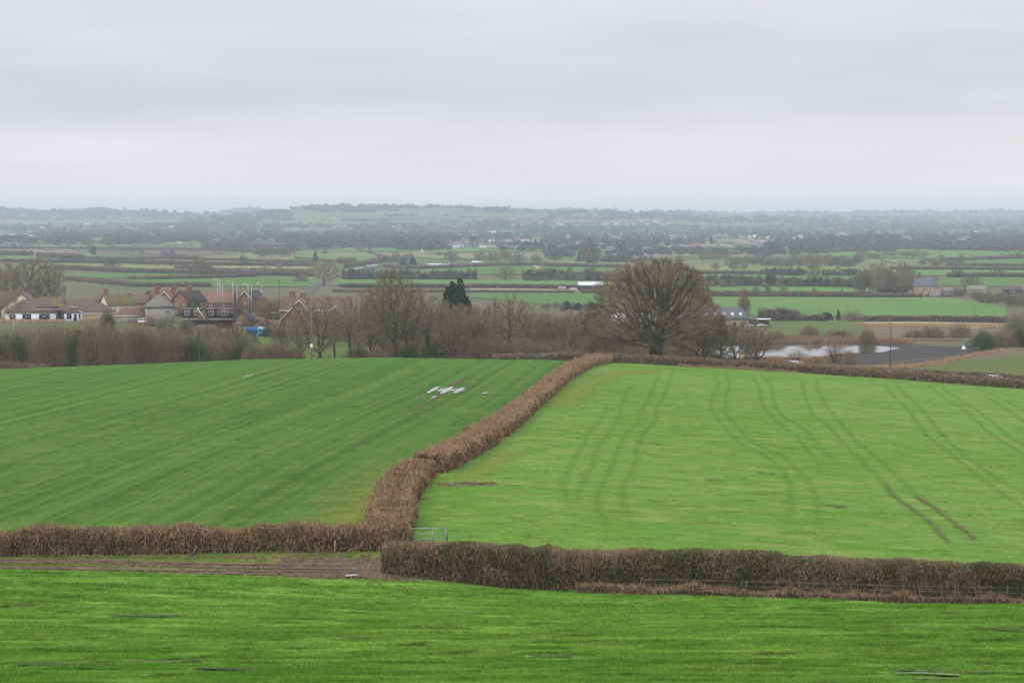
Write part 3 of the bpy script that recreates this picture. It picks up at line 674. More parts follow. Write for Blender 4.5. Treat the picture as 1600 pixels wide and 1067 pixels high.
def leaves(P, S, r=rng, up=0.3):
    n = len(P); nn = unit(r.normal(size=(n, 3)) + np.array([0, 0, up])); a = unit(np.cross(nn, r.normal(size=(n, 3)))); b = np.cross(nn, a); S = S[:, None]
    v = np.stack([P - a * S, P - b * S * .6, P + a * S, P + b * S * .6], 1).reshape(-1, 3)
    return v, np.arange(4 * n).reshape(-1, 4)
def hedge(name, label, pts, hgt, wid, dens, tl, tw, mat=w_haw, parts=True, leaf=0.0, leafmat=w_ivy, leafsize=.09, lump=.25, group=None, top=None, gaps=0.0, fuzz=1.0, base_off=0.0, core=True, spread=1.0, cat='hedge', stemmy=0, mixr=.25, wisps=0):
    """pts: ground xy polyline. dens: twigs per square metre of surface; sizes may be functions of distance y"""
    P = np.array([(p[0], p[1]) for p in pts], float); seg = np.hypot(*np.diff(P, axis=0).T); S = np.concatenate([[0], np.cumsum(seg)]); L = S[-1]
    def at(s):
        x = np.interp(s, S, P[:, 0]); y = np.interp(s, S, P[:, 1]); e = max(.5, L / 400)
        dx = np.interp(s + e, S, P[:, 0]) - np.interp(s - e, S, P[:, 0]); dy = np.interp(s + e, S, P[:, 1]) - np.interp(s - e, S, P[:, 1])
        l = np.hypot(dx, dy) + 1e-9; return x, y, dx / l, dy / l
    seed = int(rng.integers(1e6))
    hf = hgt if callable(hgt) else (lambda s: np.full_like(s, hgt)); wf = wid if callable(wid) else (lambda s: np.full_like(s, wid))
    def prof(s):
        ls = max(1.2, L / 300)
        n = vnoise(s / (2.2 * ls), s * 0 + .5, seed) * .5 + vnoise(s / (.8 * ls), s * 0 + 7.5, seed + 1) * .5
        return hf(s) * (1 + lump * (n - .5) * 1.6), wf(s) * (1 + lump * .6 * (vnoise(s / (1.7 * ls), s * 0 + 3.5, seed + 2) - .5) * 2)
    root = link(name, None, label=label, cat=cat, group=group) if parts else None
    ref = Vector((P[len(P) // 2][0], P[len(P) // 2][1], h1(*P[len(P) // 2])))
    if root: root.location = ref
    # area integral with size scaling
    ss = np.linspace(0, L, 400); x, y, *_ = at(ss); TL = tl(y) if callable(tl) else np.full_like(y, tl); hh, ww = prof(ss)
    TW = tw(y) if callable(tw) else np.full_like(y, tw); base = TL[0] * TW[0] if callable(tl) else 1
    dl = dens * (TL[0] * TW[0]) / (TL * TW) * (2 * hh + ww); cum = np.concatenate([[0], np.cumsum((dl[1:] + dl[:-1]) / 2 * np.diff(ss))]); n = int(cum[-1])
    def sample(n, inset=.6):
        s = np.interp(rng.uniform(0, cum[-1], n), cum, ss); x, y, dx, dy = at(s); h, w = prof(s)
        tlv = np.interp(s, ss, TL); twv = np.interp(s, ss, TW)
        q = rng.uniform(0, 1, n) * (2 * h + w); side = np.where(q < h, -1, np.where(q < 2 * h, 1, 0))
        a = np.where(side == 0, rng.uniform(-.5, .5, n) * w, side * w / 2); z = np.where(side == 0, h, rng.uniform(0, 1, n) ** .85 * h)
        rnd = np.clip((z / h - .75) / .25, 0, 1); a = a * (1 - .18 * rnd * (side != 0)) * (1 - .0 * z)
        dep = rng.uniform(0, 1, n) ** 1.3 * inset * np.minimum(w, h) * .6
        nrm = np.stack([-dy * side, dx * side, (side == 0) * 1.0], -1).astype(float)
        a2 = a - side * dep; z2 = z - (side == 0) * dep
        p = np.stack([x - dy * a2, y + dx * a2, z2], -1)
        # undulate the face
        u = (vnoise(s / .9, z / .7 + side * 9, seed + 5) - .5) * .5 * lump
        p += nrm * u[:, None] * w[:, None]
        return s, p, nrm, tlv, twv, h, np.stack([dx, dy], -1)
    s, p, nrm, tlv, twv, h, dxy = sample(n)
    if gaps:
        g = vnoise(s / 1.3, p[:, 2] / 1.1 + 30, seed + 9); keep = g > gaps * .5 - rng.uniform(0, .15, len(g)); s, p, nrm, tlv, twv, h, dxy = [q[keep] for q in (s, p, nrm, tlv, twv, h, dxy)]
    n = len(s)
    d = unit(nrm * .55 * spread + rng.normal(size=(n, 3)) * .55 + np.array([0, 0, .55]))
    ln = tlv * rng.uniform(.5, 1.3, n); p = p - d * (ln * .5)[:, None]
    p[:, 2] = np.maximum(p[:, 2], 0)
    zg = H(p[:, 0], p[:, 1]) + base_off
    P3 = np.stack([p[:, 0], p[:, 1], p[:, 2] + zg], -1) - np.array(ref)
    v, f = tris(P3, d * ln[:, None], twv)
    mats = [mat] if not isinstance(mat, (list, tuple)) else list(mat)
    # the kinds of twig come in drifts along the hedge
    dr = vnoise(s / 3.1, p[:, 2] / 1.3, seed + 12) * (1 - mixr) + rng.uniform(0, mixr, n); th = np.quantile(dr, np.linspace(0, 1, len(mats) + 1)[1:-1]) if len(mats) > 1 else []
    mi = np.searchsorted(th, dr) if len(mats) > 1 else np.zeros(n, int)
    allv = [v]; allf = [f]; off = len(v); midx = [mi]
    if core:  # dark shell inside the twigs, their self-shade painted as near-black wood
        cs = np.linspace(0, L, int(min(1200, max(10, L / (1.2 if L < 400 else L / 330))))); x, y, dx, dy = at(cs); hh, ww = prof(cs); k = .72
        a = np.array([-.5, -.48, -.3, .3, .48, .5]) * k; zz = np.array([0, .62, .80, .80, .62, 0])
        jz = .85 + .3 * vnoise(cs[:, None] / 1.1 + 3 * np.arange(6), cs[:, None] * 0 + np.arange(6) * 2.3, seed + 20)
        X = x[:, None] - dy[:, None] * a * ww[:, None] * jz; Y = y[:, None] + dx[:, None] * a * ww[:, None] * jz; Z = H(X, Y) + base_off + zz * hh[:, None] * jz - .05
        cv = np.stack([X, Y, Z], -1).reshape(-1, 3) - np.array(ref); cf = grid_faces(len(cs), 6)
    if parts:
        link('twigs', mesh('twigs', v, f, mats, midx=mi), root, kind='stuff')
        if core: link('shade_core', mesh('shade_core', cv, cf, [w_dark]), root)
    else:
        if core:
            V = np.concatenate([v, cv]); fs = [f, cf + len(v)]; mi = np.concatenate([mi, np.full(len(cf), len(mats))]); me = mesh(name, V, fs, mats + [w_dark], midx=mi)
        else: me = mesh(name, v, f, mats, midx=mi)
        root = link(name, me, loc=ref, label=label, cat=cat, group=group)
    if leaf:
        m_ = int(n * leaf); s, p, nrm, tlv, twv, h, dxy = sample(m_, .3)
        g = vnoise(s / 1.6, p[:, 2] / .9 + 50, seed + 31) * .8 + rng.uniform(0, .2, m_); kp = g > .52; p = p[kp] + nrm[kp] * .05
        P3 = np.stack([p[:, 0], p[:, 1], p[:, 2] + H(p[:, 0], p[:, 1])], -1) - np.array(ref)
        ls = (leafsize * (P3[:, 1] + ref.y) / 120) if callable(tl) else np.full(len(p), leafsize)
        v, f = leaves(P3, ls * rng.uniform(.6, 1.2, len(p)))
        link('leaves', mesh('leaves', v, f, [leafmat]), root, kind='stuff')
    if wisps:   # long dead stems standing up out of the top
        q = rng.uniform(0, L, wisps); q = q[vnoise(q / 1.1, q * 0 + .3, seed + 40) > rng.uniform(.2, .8, len(q))]; nw = len(q); x, y, dx, dy = at(q); hh, ww = prof(q); a = rng.uniform(-.5, .5, nw) * ww
        P0 = np.stack([x - dy * a, y + dx * a, H(x, y) + hh * rng.uniform(.45, .95, nw)], -1) - np.array(ref); V0 = np.stack([rng.normal(0, .22, nw), rng.normal(0, .2, nw), rng.uniform(.3, .85, nw) * (1 + (y > 140) * .3)], -1)
        v, f = tris(P0, V0, np.full(nw, .03) * np.maximum(1, y / 130)); link('dead_stems', mesh('dead_stems', v, f, [w_strawy, w_haw], midx=rng.integers(0, 2, nw)), root, kind='stuff')
    if stemmy:
        mbv = []; q = rng.uniform(0, L, stemmy); x, y, dx, dy = at(q); hh, ww = prof(q); side = -np.sign(dx)  # the face towards the camera
        P0 = np.stack([x + dy * ww * .42 * np.sign(dx), y - dx * ww * .42 * np.sign(dx), H(x, y) + hh * .02], -1) - np.array(ref)
        V0 = np.stack([rng.normal(0, .35, stemmy), rng.normal(-.1, .1, stemmy), hh * rng.uniform(.5, .95, stemmy)], -1)
        v, f = tris(P0, V0, np.full(stemmy, .055)); link('stems', mesh('stems', v, f, [w_strawy]), root, kind='stuff')
    return root
# foreground hedge right of the gate (thorn, with ivy and holly), 112-120 m out
H1 = [G(px, py) for px, py in [(603, 900), (700, 911), (800, 922), (900, 927), (1000, 929), (1150, 933), (1300, 937), (1450, 941), (1600, 946), (1800, 952), (2100, 960)]]
H1 = [(p.x, p.y + 1.1) for p in H1]
L1 = sum(math.dist(H1[i], H1[i + 1]) for i in range(len(H1) - 1))
hedge('thorn_hedge', 'tall trimmed thorn hedge with dark ivy clumps, running right across the foreground from the gate', H1,
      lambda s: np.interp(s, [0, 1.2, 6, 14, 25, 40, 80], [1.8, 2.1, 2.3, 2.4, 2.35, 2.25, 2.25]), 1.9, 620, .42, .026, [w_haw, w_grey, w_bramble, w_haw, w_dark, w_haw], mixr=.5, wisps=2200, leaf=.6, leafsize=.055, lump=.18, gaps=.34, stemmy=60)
# brambles and dead bracken heaped along its foot and its cut top
hedge('bramble_strip', 'low tangle of red-brown brambles along the foot of the foreground thorn hedge', [(p[0], p[1] - 1.25) for p in H1[3:]], .48, .9, 400, .42, .028, [w_haw, w_dark, w_bramble, w_strawy], core=True, lump=1.1, mixr=.6, cat='brambles')
# hedge on the left behind the track: dead bracken and bramble
H2 = [A(px, 129.2) for px in (-600, -300, 0, 150, 300, 450, 600)] ; H2 = [(p.x, p.y) for p in H2] + [(A(628, 130.2).x, 130.2)]
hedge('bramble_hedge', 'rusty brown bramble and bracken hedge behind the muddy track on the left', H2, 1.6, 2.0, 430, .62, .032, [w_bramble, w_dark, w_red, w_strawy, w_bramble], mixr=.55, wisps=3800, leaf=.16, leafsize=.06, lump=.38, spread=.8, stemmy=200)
# the long hedge up to the oak, in two lengths with a step between them
Rc = [(p.x - 1.75, p.y) for p in Rw]
Rs = res(Rc, 400); cut = int(np.argmin(np.abs(Rs[:, 1] - G(684, 748).y - 2)))
def sized(b0): return lambda y: b0 * (np.maximum(y, 120) / 130) ** .8
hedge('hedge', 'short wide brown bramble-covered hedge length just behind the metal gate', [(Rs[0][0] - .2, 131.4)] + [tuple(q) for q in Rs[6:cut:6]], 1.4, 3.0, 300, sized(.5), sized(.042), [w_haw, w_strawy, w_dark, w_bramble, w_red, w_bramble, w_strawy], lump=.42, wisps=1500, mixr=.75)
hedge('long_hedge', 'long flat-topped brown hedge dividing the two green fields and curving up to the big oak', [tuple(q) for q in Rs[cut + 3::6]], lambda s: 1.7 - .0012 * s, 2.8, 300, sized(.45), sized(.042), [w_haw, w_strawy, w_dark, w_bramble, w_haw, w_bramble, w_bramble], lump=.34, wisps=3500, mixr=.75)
# hedge along the far side of the right field, at the lane
FHc = [(p.x, p.y + .8) for p in FH]
hedge('lane_hedge', 'trimmed brown hedge between the right green field and the lane, in front of the cars', [(A(862, 424).x, 424.5), (A(910, 430).x, 430)] + FHc, 1.8, 1.9, 60, 1.0, .10, [w_haw, w_haw, w_red], lump=.12)
LB = [ray2(px, d) for px, d in ((846, 478), (960, 458.5), (1030, 452), (1100, 447), (1245, 440.5), (1400, 424), (1600, 405), (1800, 386), (2100, 358))]
hedge('lane_hedge', 'dark hedge on the far bank of the lane, behind the two cars', LB, lambda s: np.interp(s, [0, 40, 70, 100, 200], [2.2, 1.2, .9, 1.5, 2.0]), 1.8, 45, 1.0, .10, [w_plain, w_haw, w_grey], lump=.25)
hedge('field_hedge', 'grey-brown hedge on the crest at the top of the left field, below the bare trees', [ray2(px, d) for px, d in ((772, 437), (830, 440), (880, 436), (925, 434))], 1.9, 2, 60, 1.0, .10, [w_grey, w_haw], lump=.5)
hedge('dead_bracken', 'pale strawy dead bracken strip along the foot of the lane hedge right of the oak', [(p.x, p.y - .5) for p in (G(1060, 572.5), G(1110, 575), G(1170, 578.5), G(1245, 583))], .5, .8, 40, .7, .06, [w_strawy, w_bramble], lump=.9, core=False, cat='bracken', parts=False)
# hedgerows out on the plain: (label, photo points, height m, width m)
PH = [
 ('dark thin hedge under the first green strip left of the far sheds', [(-60, 387.5), (140, 389), (320, 391), (400, 395)], 2.5),
 ('bushy hedgerow at the left edge beyond the tall bare trees', [(-40, 399), (50, 399.5)], 7), ('bushy hedgerow left of the round pale field', [(60, 402), (90, 403)], 6), ('bushy hedgerow in front of the pale field on the left', [(95, 404), (134, 404.5)], 6),
 ('dark hedge line above the brown scrub on the left', [(130, 404.5), (200, 406), (260, 404.5), (290, 403.5)], 3), ('scrubby hedge right of the pinkish bushes', [(262, 405), (310, 406.5)], 4.5),
 ('hedge running right behind the sheep field', [(318, 407), (400, 409), (470, 411)], 3), ('dark double hedge behind the yellow field on the left', [(-40, 410), (75, 410.5), (200, 411.5), (330, 415.5)], 4), ('lower hedge behind the sheep', [(330, 414.5), (400, 414.8), (490, 416)], 3.2),
 ('purple-brown ditch hedge cutting into the yellow field', [(274, 420), (330, 420.5)], 3.5), ('hedge between the sheep and the straw field', [(325, 422), (400, 422.5), (490, 424)], 1.6), ('hedge below the yellow and straw fields', [(85, 420), (200, 426), (330, 428.5), (490, 431.5)], 4),
 ('hedge between the two dark green fields on the left', [(200, 437), (240, 437), (350, 434.5), (400, 431)], 3), ('hedge behind the brick terraces', [(100, 437), (215, 448), (330, 448)], 3),
 ('hedge below the distant green field left of the straight road', [(462, 405), (500, 408), (560, 413)], 2.2), ('thin hedge left of the blue-green conifer', [(400, 409.5), (490, 411)], 2.5), ('orange scrub hedge left of the straight road', [(528, 411), (556, 412.5)], 6),
 ('brown hedge beside the straight road', [(540, 419), (575, 413), (600, 409)], 4), ('dark hedge below the white sheds', [(600, 418), (650, 420), (700, 418.5), (780, 415), (850, 414.5)], 2.8), ('brown field-edge hedge left of the oak crown top', [(850, 416), (900, 417.5), (985, 419)], 3.5),
 ('bushy hedgerow of separate thorn clumps across the middle left', [(535, 436.5), (640, 436.5), (745, 436.5)], 9), ('bushy hedgerow of thorn clumps behind the black barn', [(818, 437), (880, 438), (985, 440)], 9), ('thin dark hedge inside the green field above the black barn', [(820, 428.5), (880, 429), (925, 428.5)], 1.5),
 ('trimmed dark hedge running left from the black barn', [(530, 449), (660, 449.5), (800, 449.8), (902, 451)], 2.7), ('lower trimmed dark hedge in front of the black barn', [(520, 456), (700, 456.5), (800, 457), (898, 457.5)], 1.6), ('trimmed dark hedge right below the black barn', [(908, 457.5), (960, 457)], 2.2),
 ('thick dark hedgerow right of the great oak', [(1095, 446), (1200, 447.5), (1300, 448.5), (1365, 450)], 8.5), ('upper hedge of the double trimmed hedge right of the oak', [(1100, 459.5), (1200, 460.5), (1360, 461.5)], 2.2), ('lower hedge of the double trimmed hedge right of the oak', [(1100, 463.5), (1200, 464), (1360, 465), (1440, 465)], 2.2),
 ('hedge above the second green strip right of the oak', [(1095, 427.5), (1180, 428.5), (1260, 427.5)], 3), ('thick hedge with two dark conifers in it', [(1196, 430), (1255, 431)], 7), ('low purple-brown hedge near the black cows', [(1285, 431), (1340, 431)], 7),
 ('bushy scrub line left of the evergreen bush on the right', [(1190, 500), (1215, 501), (1245, 500)], 6), ('scrub hedge below the big right-hand field', [(1245, 501.5), (1290, 502.5)], 3), ('long dark trimmed hedge above the orange reeds', [(1350, 502.5), (1450, 502), (1575, 504)], 2.8),
 ('hedge along the crest of the far hill field on the right', [(1285, 395), (1400, 389.5), (1455, 389)], 4), ('thick hedge along the top of the far hill field at the right edge', [(1455, 391), (1530, 391.5), (1660, 392.5)], 9), ('hedge below the far hill field on the right', [(1478, 407), (1520, 406.5), (1600, 403), (1660, 402)], 3.5),
 ('first thin dark hedge right of the farmhouse trees', [(1480, 415.5), (1660, 417)], 2.8), ('second thin dark hedge right of the farmhouse trees', [(1390, 421.5), (1500, 421), (1660, 422.5)], 3), ('third dark hedge right of the farmhouse trees', [(1480, 433), (1550, 432.5), (1660, 433.5)], 3.4),
 ('hedge in front of the farmhouse', [(1350, 463.5), (1440, 462.5)], 1.8), ('hedge left of the farmhouse trees', [(1370, 456), (1428, 457)], 4),
]
for i, (lab, pp, hh) in enumerate(PH):
    q = [G(*a) for a in pp]; dm = sum(a.y for a in q) / len(q); s_ = mpp(dm)
    pts = [(a.x, a.y) for a in q]
    hedge('field_hedge', lab, pts, hh * (.95 if hh < 5 else .72), max(2.0, hh * .9), 9 * (1200 / dm) ** 1.6, 1.1 * dm / 1000 + .5, .16 * dm / 1000 + .05, [w_plain, w_haw, w_plain, w_ever] if hh > 5 else [w_plain, w_haw], parts=False, lump=.9 if hh > 5 else .3, group='hedgerows across the plain')
# ---------------------------------------------------------------- trees
def colonize(att, start, step, kill, infl, iters=200, r=rng, grav=0.0):
    """space colonisation: branches grow towards free points of the crown"""
    nodes = [np.array(p, float) for p in start]; par = [-1] + list(range(len(start) - 1))
    att = np.array(att, float); nd = np.full(len(att), 1e9); ni = np.zeros(len(att), int)
    new = list(range(len(nodes)))
    for _ in range(iters):
        if new:
            Q = np.array([nodes[i] for i in new]); d = np.linalg.norm(att[:, None] - Q[None], axis=2); k = d.argmin(1); dm = d[np.arange(len(att)), k]
            b = dm < nd; nd[b] = dm[b]; ni[b] = np.array(new)[k[b]]
        keep = nd > kill; att, nd, ni = att[keep], nd[keep], ni[keep]
        if not len(att): break
        inf = nd < infl
        if not inf.any():
            inf = nd <= nd.min() * 1.05
        NP = np.array(nodes); D = unit(att[inf] - NP[ni[inf]]); idx = ni[inf]
        acc = np.zeros((len(nodes), 3)); np.add.at(acc, idx, D); act = np.unique(idx)
        dirs = unit(unit(acc[act]) + r.normal(size=(len(act), 3)) * .22 + np.array([0, 0, -grav]))
        new = []
        for a, dd in zip(act, dirs):
            p = NP[a] + dd * step
            nodes.append(p); par.append(int(a)); new.append(len(nodes) - 1)
        if len(nodes) > 14000: break
    return np.array(nodes), np.array(par)
def radii(par, tip, ex=2.3, n=None):
    n = len(par); r = np.zeros(n); acc = np.zeros(n)
    for i in range(n - 1, -1, -1):
        r[i] = max(tip, acc[i] ** (1 / ex)) if acc[i] > 0 else tip
        if par[i] >= 0: acc[par[i]] += r[i] ** ex
    return r
def tubes(A_, B_, ra, rb, sides):
    n = len(A_); d = unit(B_ - A_); ref = np.where(np.abs(d[:, 2:3]) < .9, np.array([[0, 0, 1.0]]), np.array([[1.0, 0, 0]])); a = unit(np.cross(d, ref)); b = np.cross(d, a)
    t = np.arange(sides) * 2 * np.pi / sides; c = np.cos(t)[None, :, None]; s = np.sin(t)[None, :, None]
    ring = a[:, None] * c + b[:, None] * s
    lo = A_[:, None] + ring * ra[:, None, None]; hi = B_[:, None] + ring * rb[:, None, None]
    v = np.concatenate([lo, hi], 1).reshape(-1, 3); k = np.arange(sides); base = np.arange(n)[:, None, None] * 2 * sides
    q = np.stack([k, (k + 1) % sides, (k + 1) % sides + sides, k + sides], -1)[None]
    return v, (base + q).reshape(-1, 4)
def crown_pts(n, shape, r):
    """shape: function(unit ball points)-> world points; points denser to the rim"""
    p = unit(r.normal(size=(n, 3))) * (r.uniform(0, 1, n) ** .45)[:, None]
    return shape(p)
def make_tree(name, h, w, bark, twig, seed=0, clear=.2, shape='dome', natt=900, step=.6, ntwig=6000, tl=1.2, tw=.05, tr=.35, lean=0.0, ivy=0.0, multi=0, kill=1.3, droop=0.0, tipr=.035, single=False, gaps=0.0, bend=.12, drift=None, rim=0, low=None):
    r = np.random.default_rng(seed); R_ = w / 2
    c0 = h * clear; cl = c0 if low is None else h * low     # height of the fork, and of the lowest boughs
    def sh(p):
        z = (p[:, 2] + 1) / 2
        if shape == 'dome': prof = np.sqrt(np.clip(1 - (np.abs(z - .30) / .72) ** 2.3, .02, 1))
        elif shape == 'oak': prof = np.sqrt(np.clip(1 - (np.abs(z - .30) / .71) ** 2.2, .02, 1))
        elif shape == 'oval': prof = np.ones_like(z)
        elif shape == 'vase': prof = .35 + .75 * z
        elif shape == 'column': prof = np.full_like(z, 1.0)
        else: prof = np.ones_like(z)
        rad = np.linalg.norm(p[:, :2], axis=1); m = np.sqrt(np.clip(1 - p[:, 2] ** 2, 1e-3, 1))
        k = (rad / m) / np.maximum(rad, 1e-4) if shape in ('dome', 'vase', 'oak') else np.ones_like(rad)
        ang = np.arctan2(p[:, 1], p[:, 0]); wob = 1 + .16 * np.sin(ang * 3 + seed) + .12 * np.sin(ang * 5 + seed * 2.3 + z * 5) + .08 * np.sin(z * 11 + ang * 2)
        k = k * prof * wob
        return np.stack([p[:, 0] * k * R_ + lean * z * h, p[:, 1] * k * R_, cl + z * (h - cl) * (1 + .05 * np.sin(ang * 4 + seed))], -1)
    att = crown_pts(natt, sh, r)
    if gaps: g = vnoise(att[:, 0] / (w * .16) + 40, att[:, 2] / (h * .14) + 40, seed); att = att[g > gaps]
    nt_ = max(3, int(c0 / step))
    th = np.linspace(0, 1, nt_); start = np.stack([lean * c0 * th * .8 + np.sin(th * 3 + seed) * bend, np.cos(th * 2.3 + seed) * bend * .6, th * c0], -1)
    if multi:
        att = np.concatenate([att, np.stack([r.normal(0, w * .14, multi * 4), r.normal(0, w * .14, multi * 4), r.uniform(.3, c0 + .5, multi * 4)], -1)])
    nodes, par = colonize(att, start, step, kill, max(5 * step, w * .4), r=r)
    rad = radii(par, tipr)
    rad[:nt_] = np.maximum(rad[:nt_], rad[nt_ - 1]) * (1 + .45 * np.exp(-np.arange(nt_) * 1.2))
    # nodes drawn finer near the rim
    ch = np.zeros(len(par), int); np.add.at(ch, par[par >= 0], 1)
    e = np.arange(1, len(par)); big = rad[e] > np.quantile(rad, .93) if len(e) > 50 else rad[e] > .1
    a, b = nodes[par[e]], nodes[e]; ra, rb = np.minimum(rad[par[e]], rad[e] * 1.25), rad[e]
    v1, f1 = tubes(a[big], b[big], ra[big], rb[big], 7); v2, f2 = tubes(a[~big], b[~big], ra[~big], rb[~big], 3)
    # twigs on the outer nodes
    thin = np.where(rad < tipr * 3.2)[0]
    if rim:   # most twigs sit near the outside of the crown
        q = (nodes[thin] - np.array([lean * h * .4, 0, c0 + (h - c0) * .30])) / np.array([R_, R_, (h - c0) * .7]); wgt = np.linalg.norm(q, axis=1) ** rim; pk = thin[r.choice(len(thin), ntwig, p=wgt / wgt.sum())]
    else: pk = thin[r.integers(0, len(thin), ntwig)]
    P = nodes[pk] + r.normal(size=(ntwig, 3)) * step * (.55 if rim else .42)
    pd = unit(nodes[pk] - nodes[np.maximum(par[pk], 0)]); out = unit(nodes[pk] - np.array([lean * h * .4, 0, c0 + (h - c0) * .25]))
    V = unit(pd * .5 + out * .6 + r.normal(size=(ntwig, 3)) * .65 + np.array([0, 0, .25 - droop])) * (tl * r.uniform(.4, 1.2, ntwig))[:, None]
    vt, ft = tris(P, V, np.full(ntwig, tw), r)
    mt = np.zeros(len(ft), int)
    if drift: mt = (vnoise(P[:, 0] / (w * .12) + 9, P[:, 2] / (h * .12) + 9, seed) + r.uniform(-.15, .15, ntwig) > .5).astype(int)
    tws = [twig] + ([drift] if drift else [])
    if single:
        V_ = np.concatenate([v1, v2, vt]); fs = [f1, f2 + len(v1), ft + len(v1) + len(v2)]
        o = link(name, mesh(name, V_, fs, [bark] + tws, midx=np.concatenate([np.zeros(len(f1) + len(f2), int), 1 + mt])))
        return o
    root = link(name, None)
    # trunk with limbs; crown of fine branches and twigs
    link('trunk', mesh('trunk', v1, f1, [bark], True), root)
    link('crown', mesh('crown', np.concatenate([v2, vt]), [f2, ft + len(v2)], [bark] + tws, midx=np.concatenate([np.zeros(len(f2), int), 1 + mt])), root)
    if ivy:
        n = int(ivy); q = r.integers(0, max(2, int(len(nodes) * .12)), n); k = np.minimum(q, len(nodes) - 1); base = nodes[k]
        zt = r.uniform(0, 1, n) ** 1.2; k2 = np.minimum((zt * nt_ * 1.3).astype(int), nt_ + 6); base = nodes[np.minimum(k2, len(nodes) - 1)]
        p = base + unit(r.normal(size=(n, 3))) * (rad[np.minimum(k2, len(nodes) - 1)] * 1.1 + r.uniform(0, .35, n))[:, None]; p[:, 2] = np.maximum(p[:, 2] + r.uniform(-.4, .4, n), .05)
        v, f = leaves(p, r.uniform(.12, .22, n), r); link('ivy', mesh('ivy', v, f, [w_ivy]), root, kind='stuff')
    return root
def make_bush(name, h, w, mats, seed=0, n=2600, tl=1.0, tw=.05, up=.7, squash=1.0, stems=True, single=True, hollow=.4):
    """many-stemmed thicket shrub: arching stems and a haze of twigs in a lumpy dome"""
    r = np.random.default_rng(seed); ns = 26
    ang = r.uniform(0, 2 * np.pi, ns); rr = r.uniform(.15, 1, ns) ** .7
    T = np.stack([np.cos(ang) * rr * w / 2, np.sin(ang) * rr * w / 2, h * np.sqrt(np.clip(1 - (rr * .85) ** 2, .1, 1)) * r.uniform(.75, 1, ns)], -1)
    B = np.stack([T[:, 0] * .25, T[:, 1] * .25, np.zeros(ns)], -1); Mi = (B * .5 + T * .5) + np.stack([-T[:, 0] * .1, -T[:, 1] * .1, h * .1 * np.ones(ns)], -1)
    v1, f1 = tubes(np.concatenate([B, Mi]), np.concatenate([Mi, T]), np.concatenate([np.full(ns, .012 * h), np.full(ns, .008 * h)]), np.concatenate([np.full(ns, .008 * h), np.full(ns, .003 * h)]), 3)
    d = unit(r.normal(size=(n, 3))); d[:, 2] = np.abs(d[:, 2]); q = r.uniform(hollow, 1, n) ** .7
    az_ = np.arctan2(d[:, 1], d[:, 0]); lum = 1 + .16 * np.sin(az_ * 4 + seed) + .12 * np.sin(az_ * 7 + d[:, 2] * 6 + seed * 1.7)
    P = np.stack([d[:, 0] * w / 2, d[:, 1] * w / 2, d[:, 2] * h * .92], -1) * (q * lum)[:, None]
    V = unit(d * .5 + r.normal(size=(n, 3)) * .5 + np.array([0, 0, up])) * (tl * r.uniform(.4, 1.2, n))[:, None]
    vt, ft = tris(P, V, np.full(n, tw), r); mi = np.where(vnoise(P[:, 0] / (w * .2) + 5, P[:, 2] / (h * .25) + seed, seed) > .5, 1, 2 if len(mats) > 2 else 1)
    V_ = np.concatenate([v1, vt]); return link(name, mesh(name, V_, [f1, ft + len(v1)], [mats[0]] + list(mats[1:]), midx=np.concatenate([np.zeros(len(f1), int), mi])))
def make_conifer(name, h, w, mat, seed=0, n=3000, ls=.3, kind_='cone', trunk=True):
    r = np.random.default_rng(seed); z = r.uniform(0, 1, n)
    if kind_ == 'cone': prof = np.minimum(1, (1 - z) * 1.25 + .06) * np.minimum(1, z * 6 + .4)
    elif kind_ == 'plume': prof = np.ones(n)
    elif kind_ == 'round': prof = np.sqrt(np.clip(1 - ((z - .45) / .56) ** 2, .03, 1))
    else: prof = np.where(z > .45, np.sqrt(np.clip(1 - ((z - .7) / .32) ** 2, .03, 1)), .35)
    a = r.uniform(0, 2 * np.pi, n); lum = 1 + .2 * np.sin(a * 5 + z * 9 + seed) + .15 * np.sin(a * 3 - z * 14) + .12 * np.sin(a * 9 + z * 25)
    q = r.uniform(.35, 1, n) ** .5 * prof * lum
    P = np.stack([np.cos(a) * q * w / 2, np.sin(a) * q * w / 2, h * (.06 + .94 * z) + r.normal(0, .1, n)], -1)
    if kind_ == 'plume':      # upright ragged plumes of different heights
        k = r.integers(0, 13, n); ca = np.arange(13) * 2.4; cr = np.sqrt(np.arange(13) / 13) * .36 * w; ch = h * (1 - (cr / w) ** 2 * .5) * r.uniform(.78, 1.03, 13); zz = r.uniform(.12, 1, n)
        rr_ = (w * .30) * (1.12 - zz) ** .7 * r.uniform(.2, 1, n) ** .5; P = np.stack([np.cos(ca[k]) * cr[k] * (1.25 - .35 * zz) + np.cos(a) * rr_, np.sin(ca[k]) * cr[k] * (1.25 - .35 * zz) + np.sin(a) * rr_, zz * ch[k]], -1)
    v, f = leaves(P, ls * r.uniform(.5, 1.3, n), r, .2)
    root = link(name, None)
    link('crown', mesh('crown', v, f, [mat]), root)
    m = MB(); m.tube((0, 0, 0), (0, 0, h * .8), w * .035 + .08, w * .012 + .02, 6); m.build('trunk', w_bark, root)
    return root
used = set()
ORD = ['leftmost'] + 'second third fourth fifth sixth seventh eighth ninth tenth eleventh twelfth thirteenth fourteenth fifteenth sixteenth seventeenth eighteenth nineteenth twentieth twenty-first twenty-second twenty-third twenty-fourth twenty-fifth twenty-sixth twenty-seventh twenty-eighth twenty-ninth thirtieth'.split()
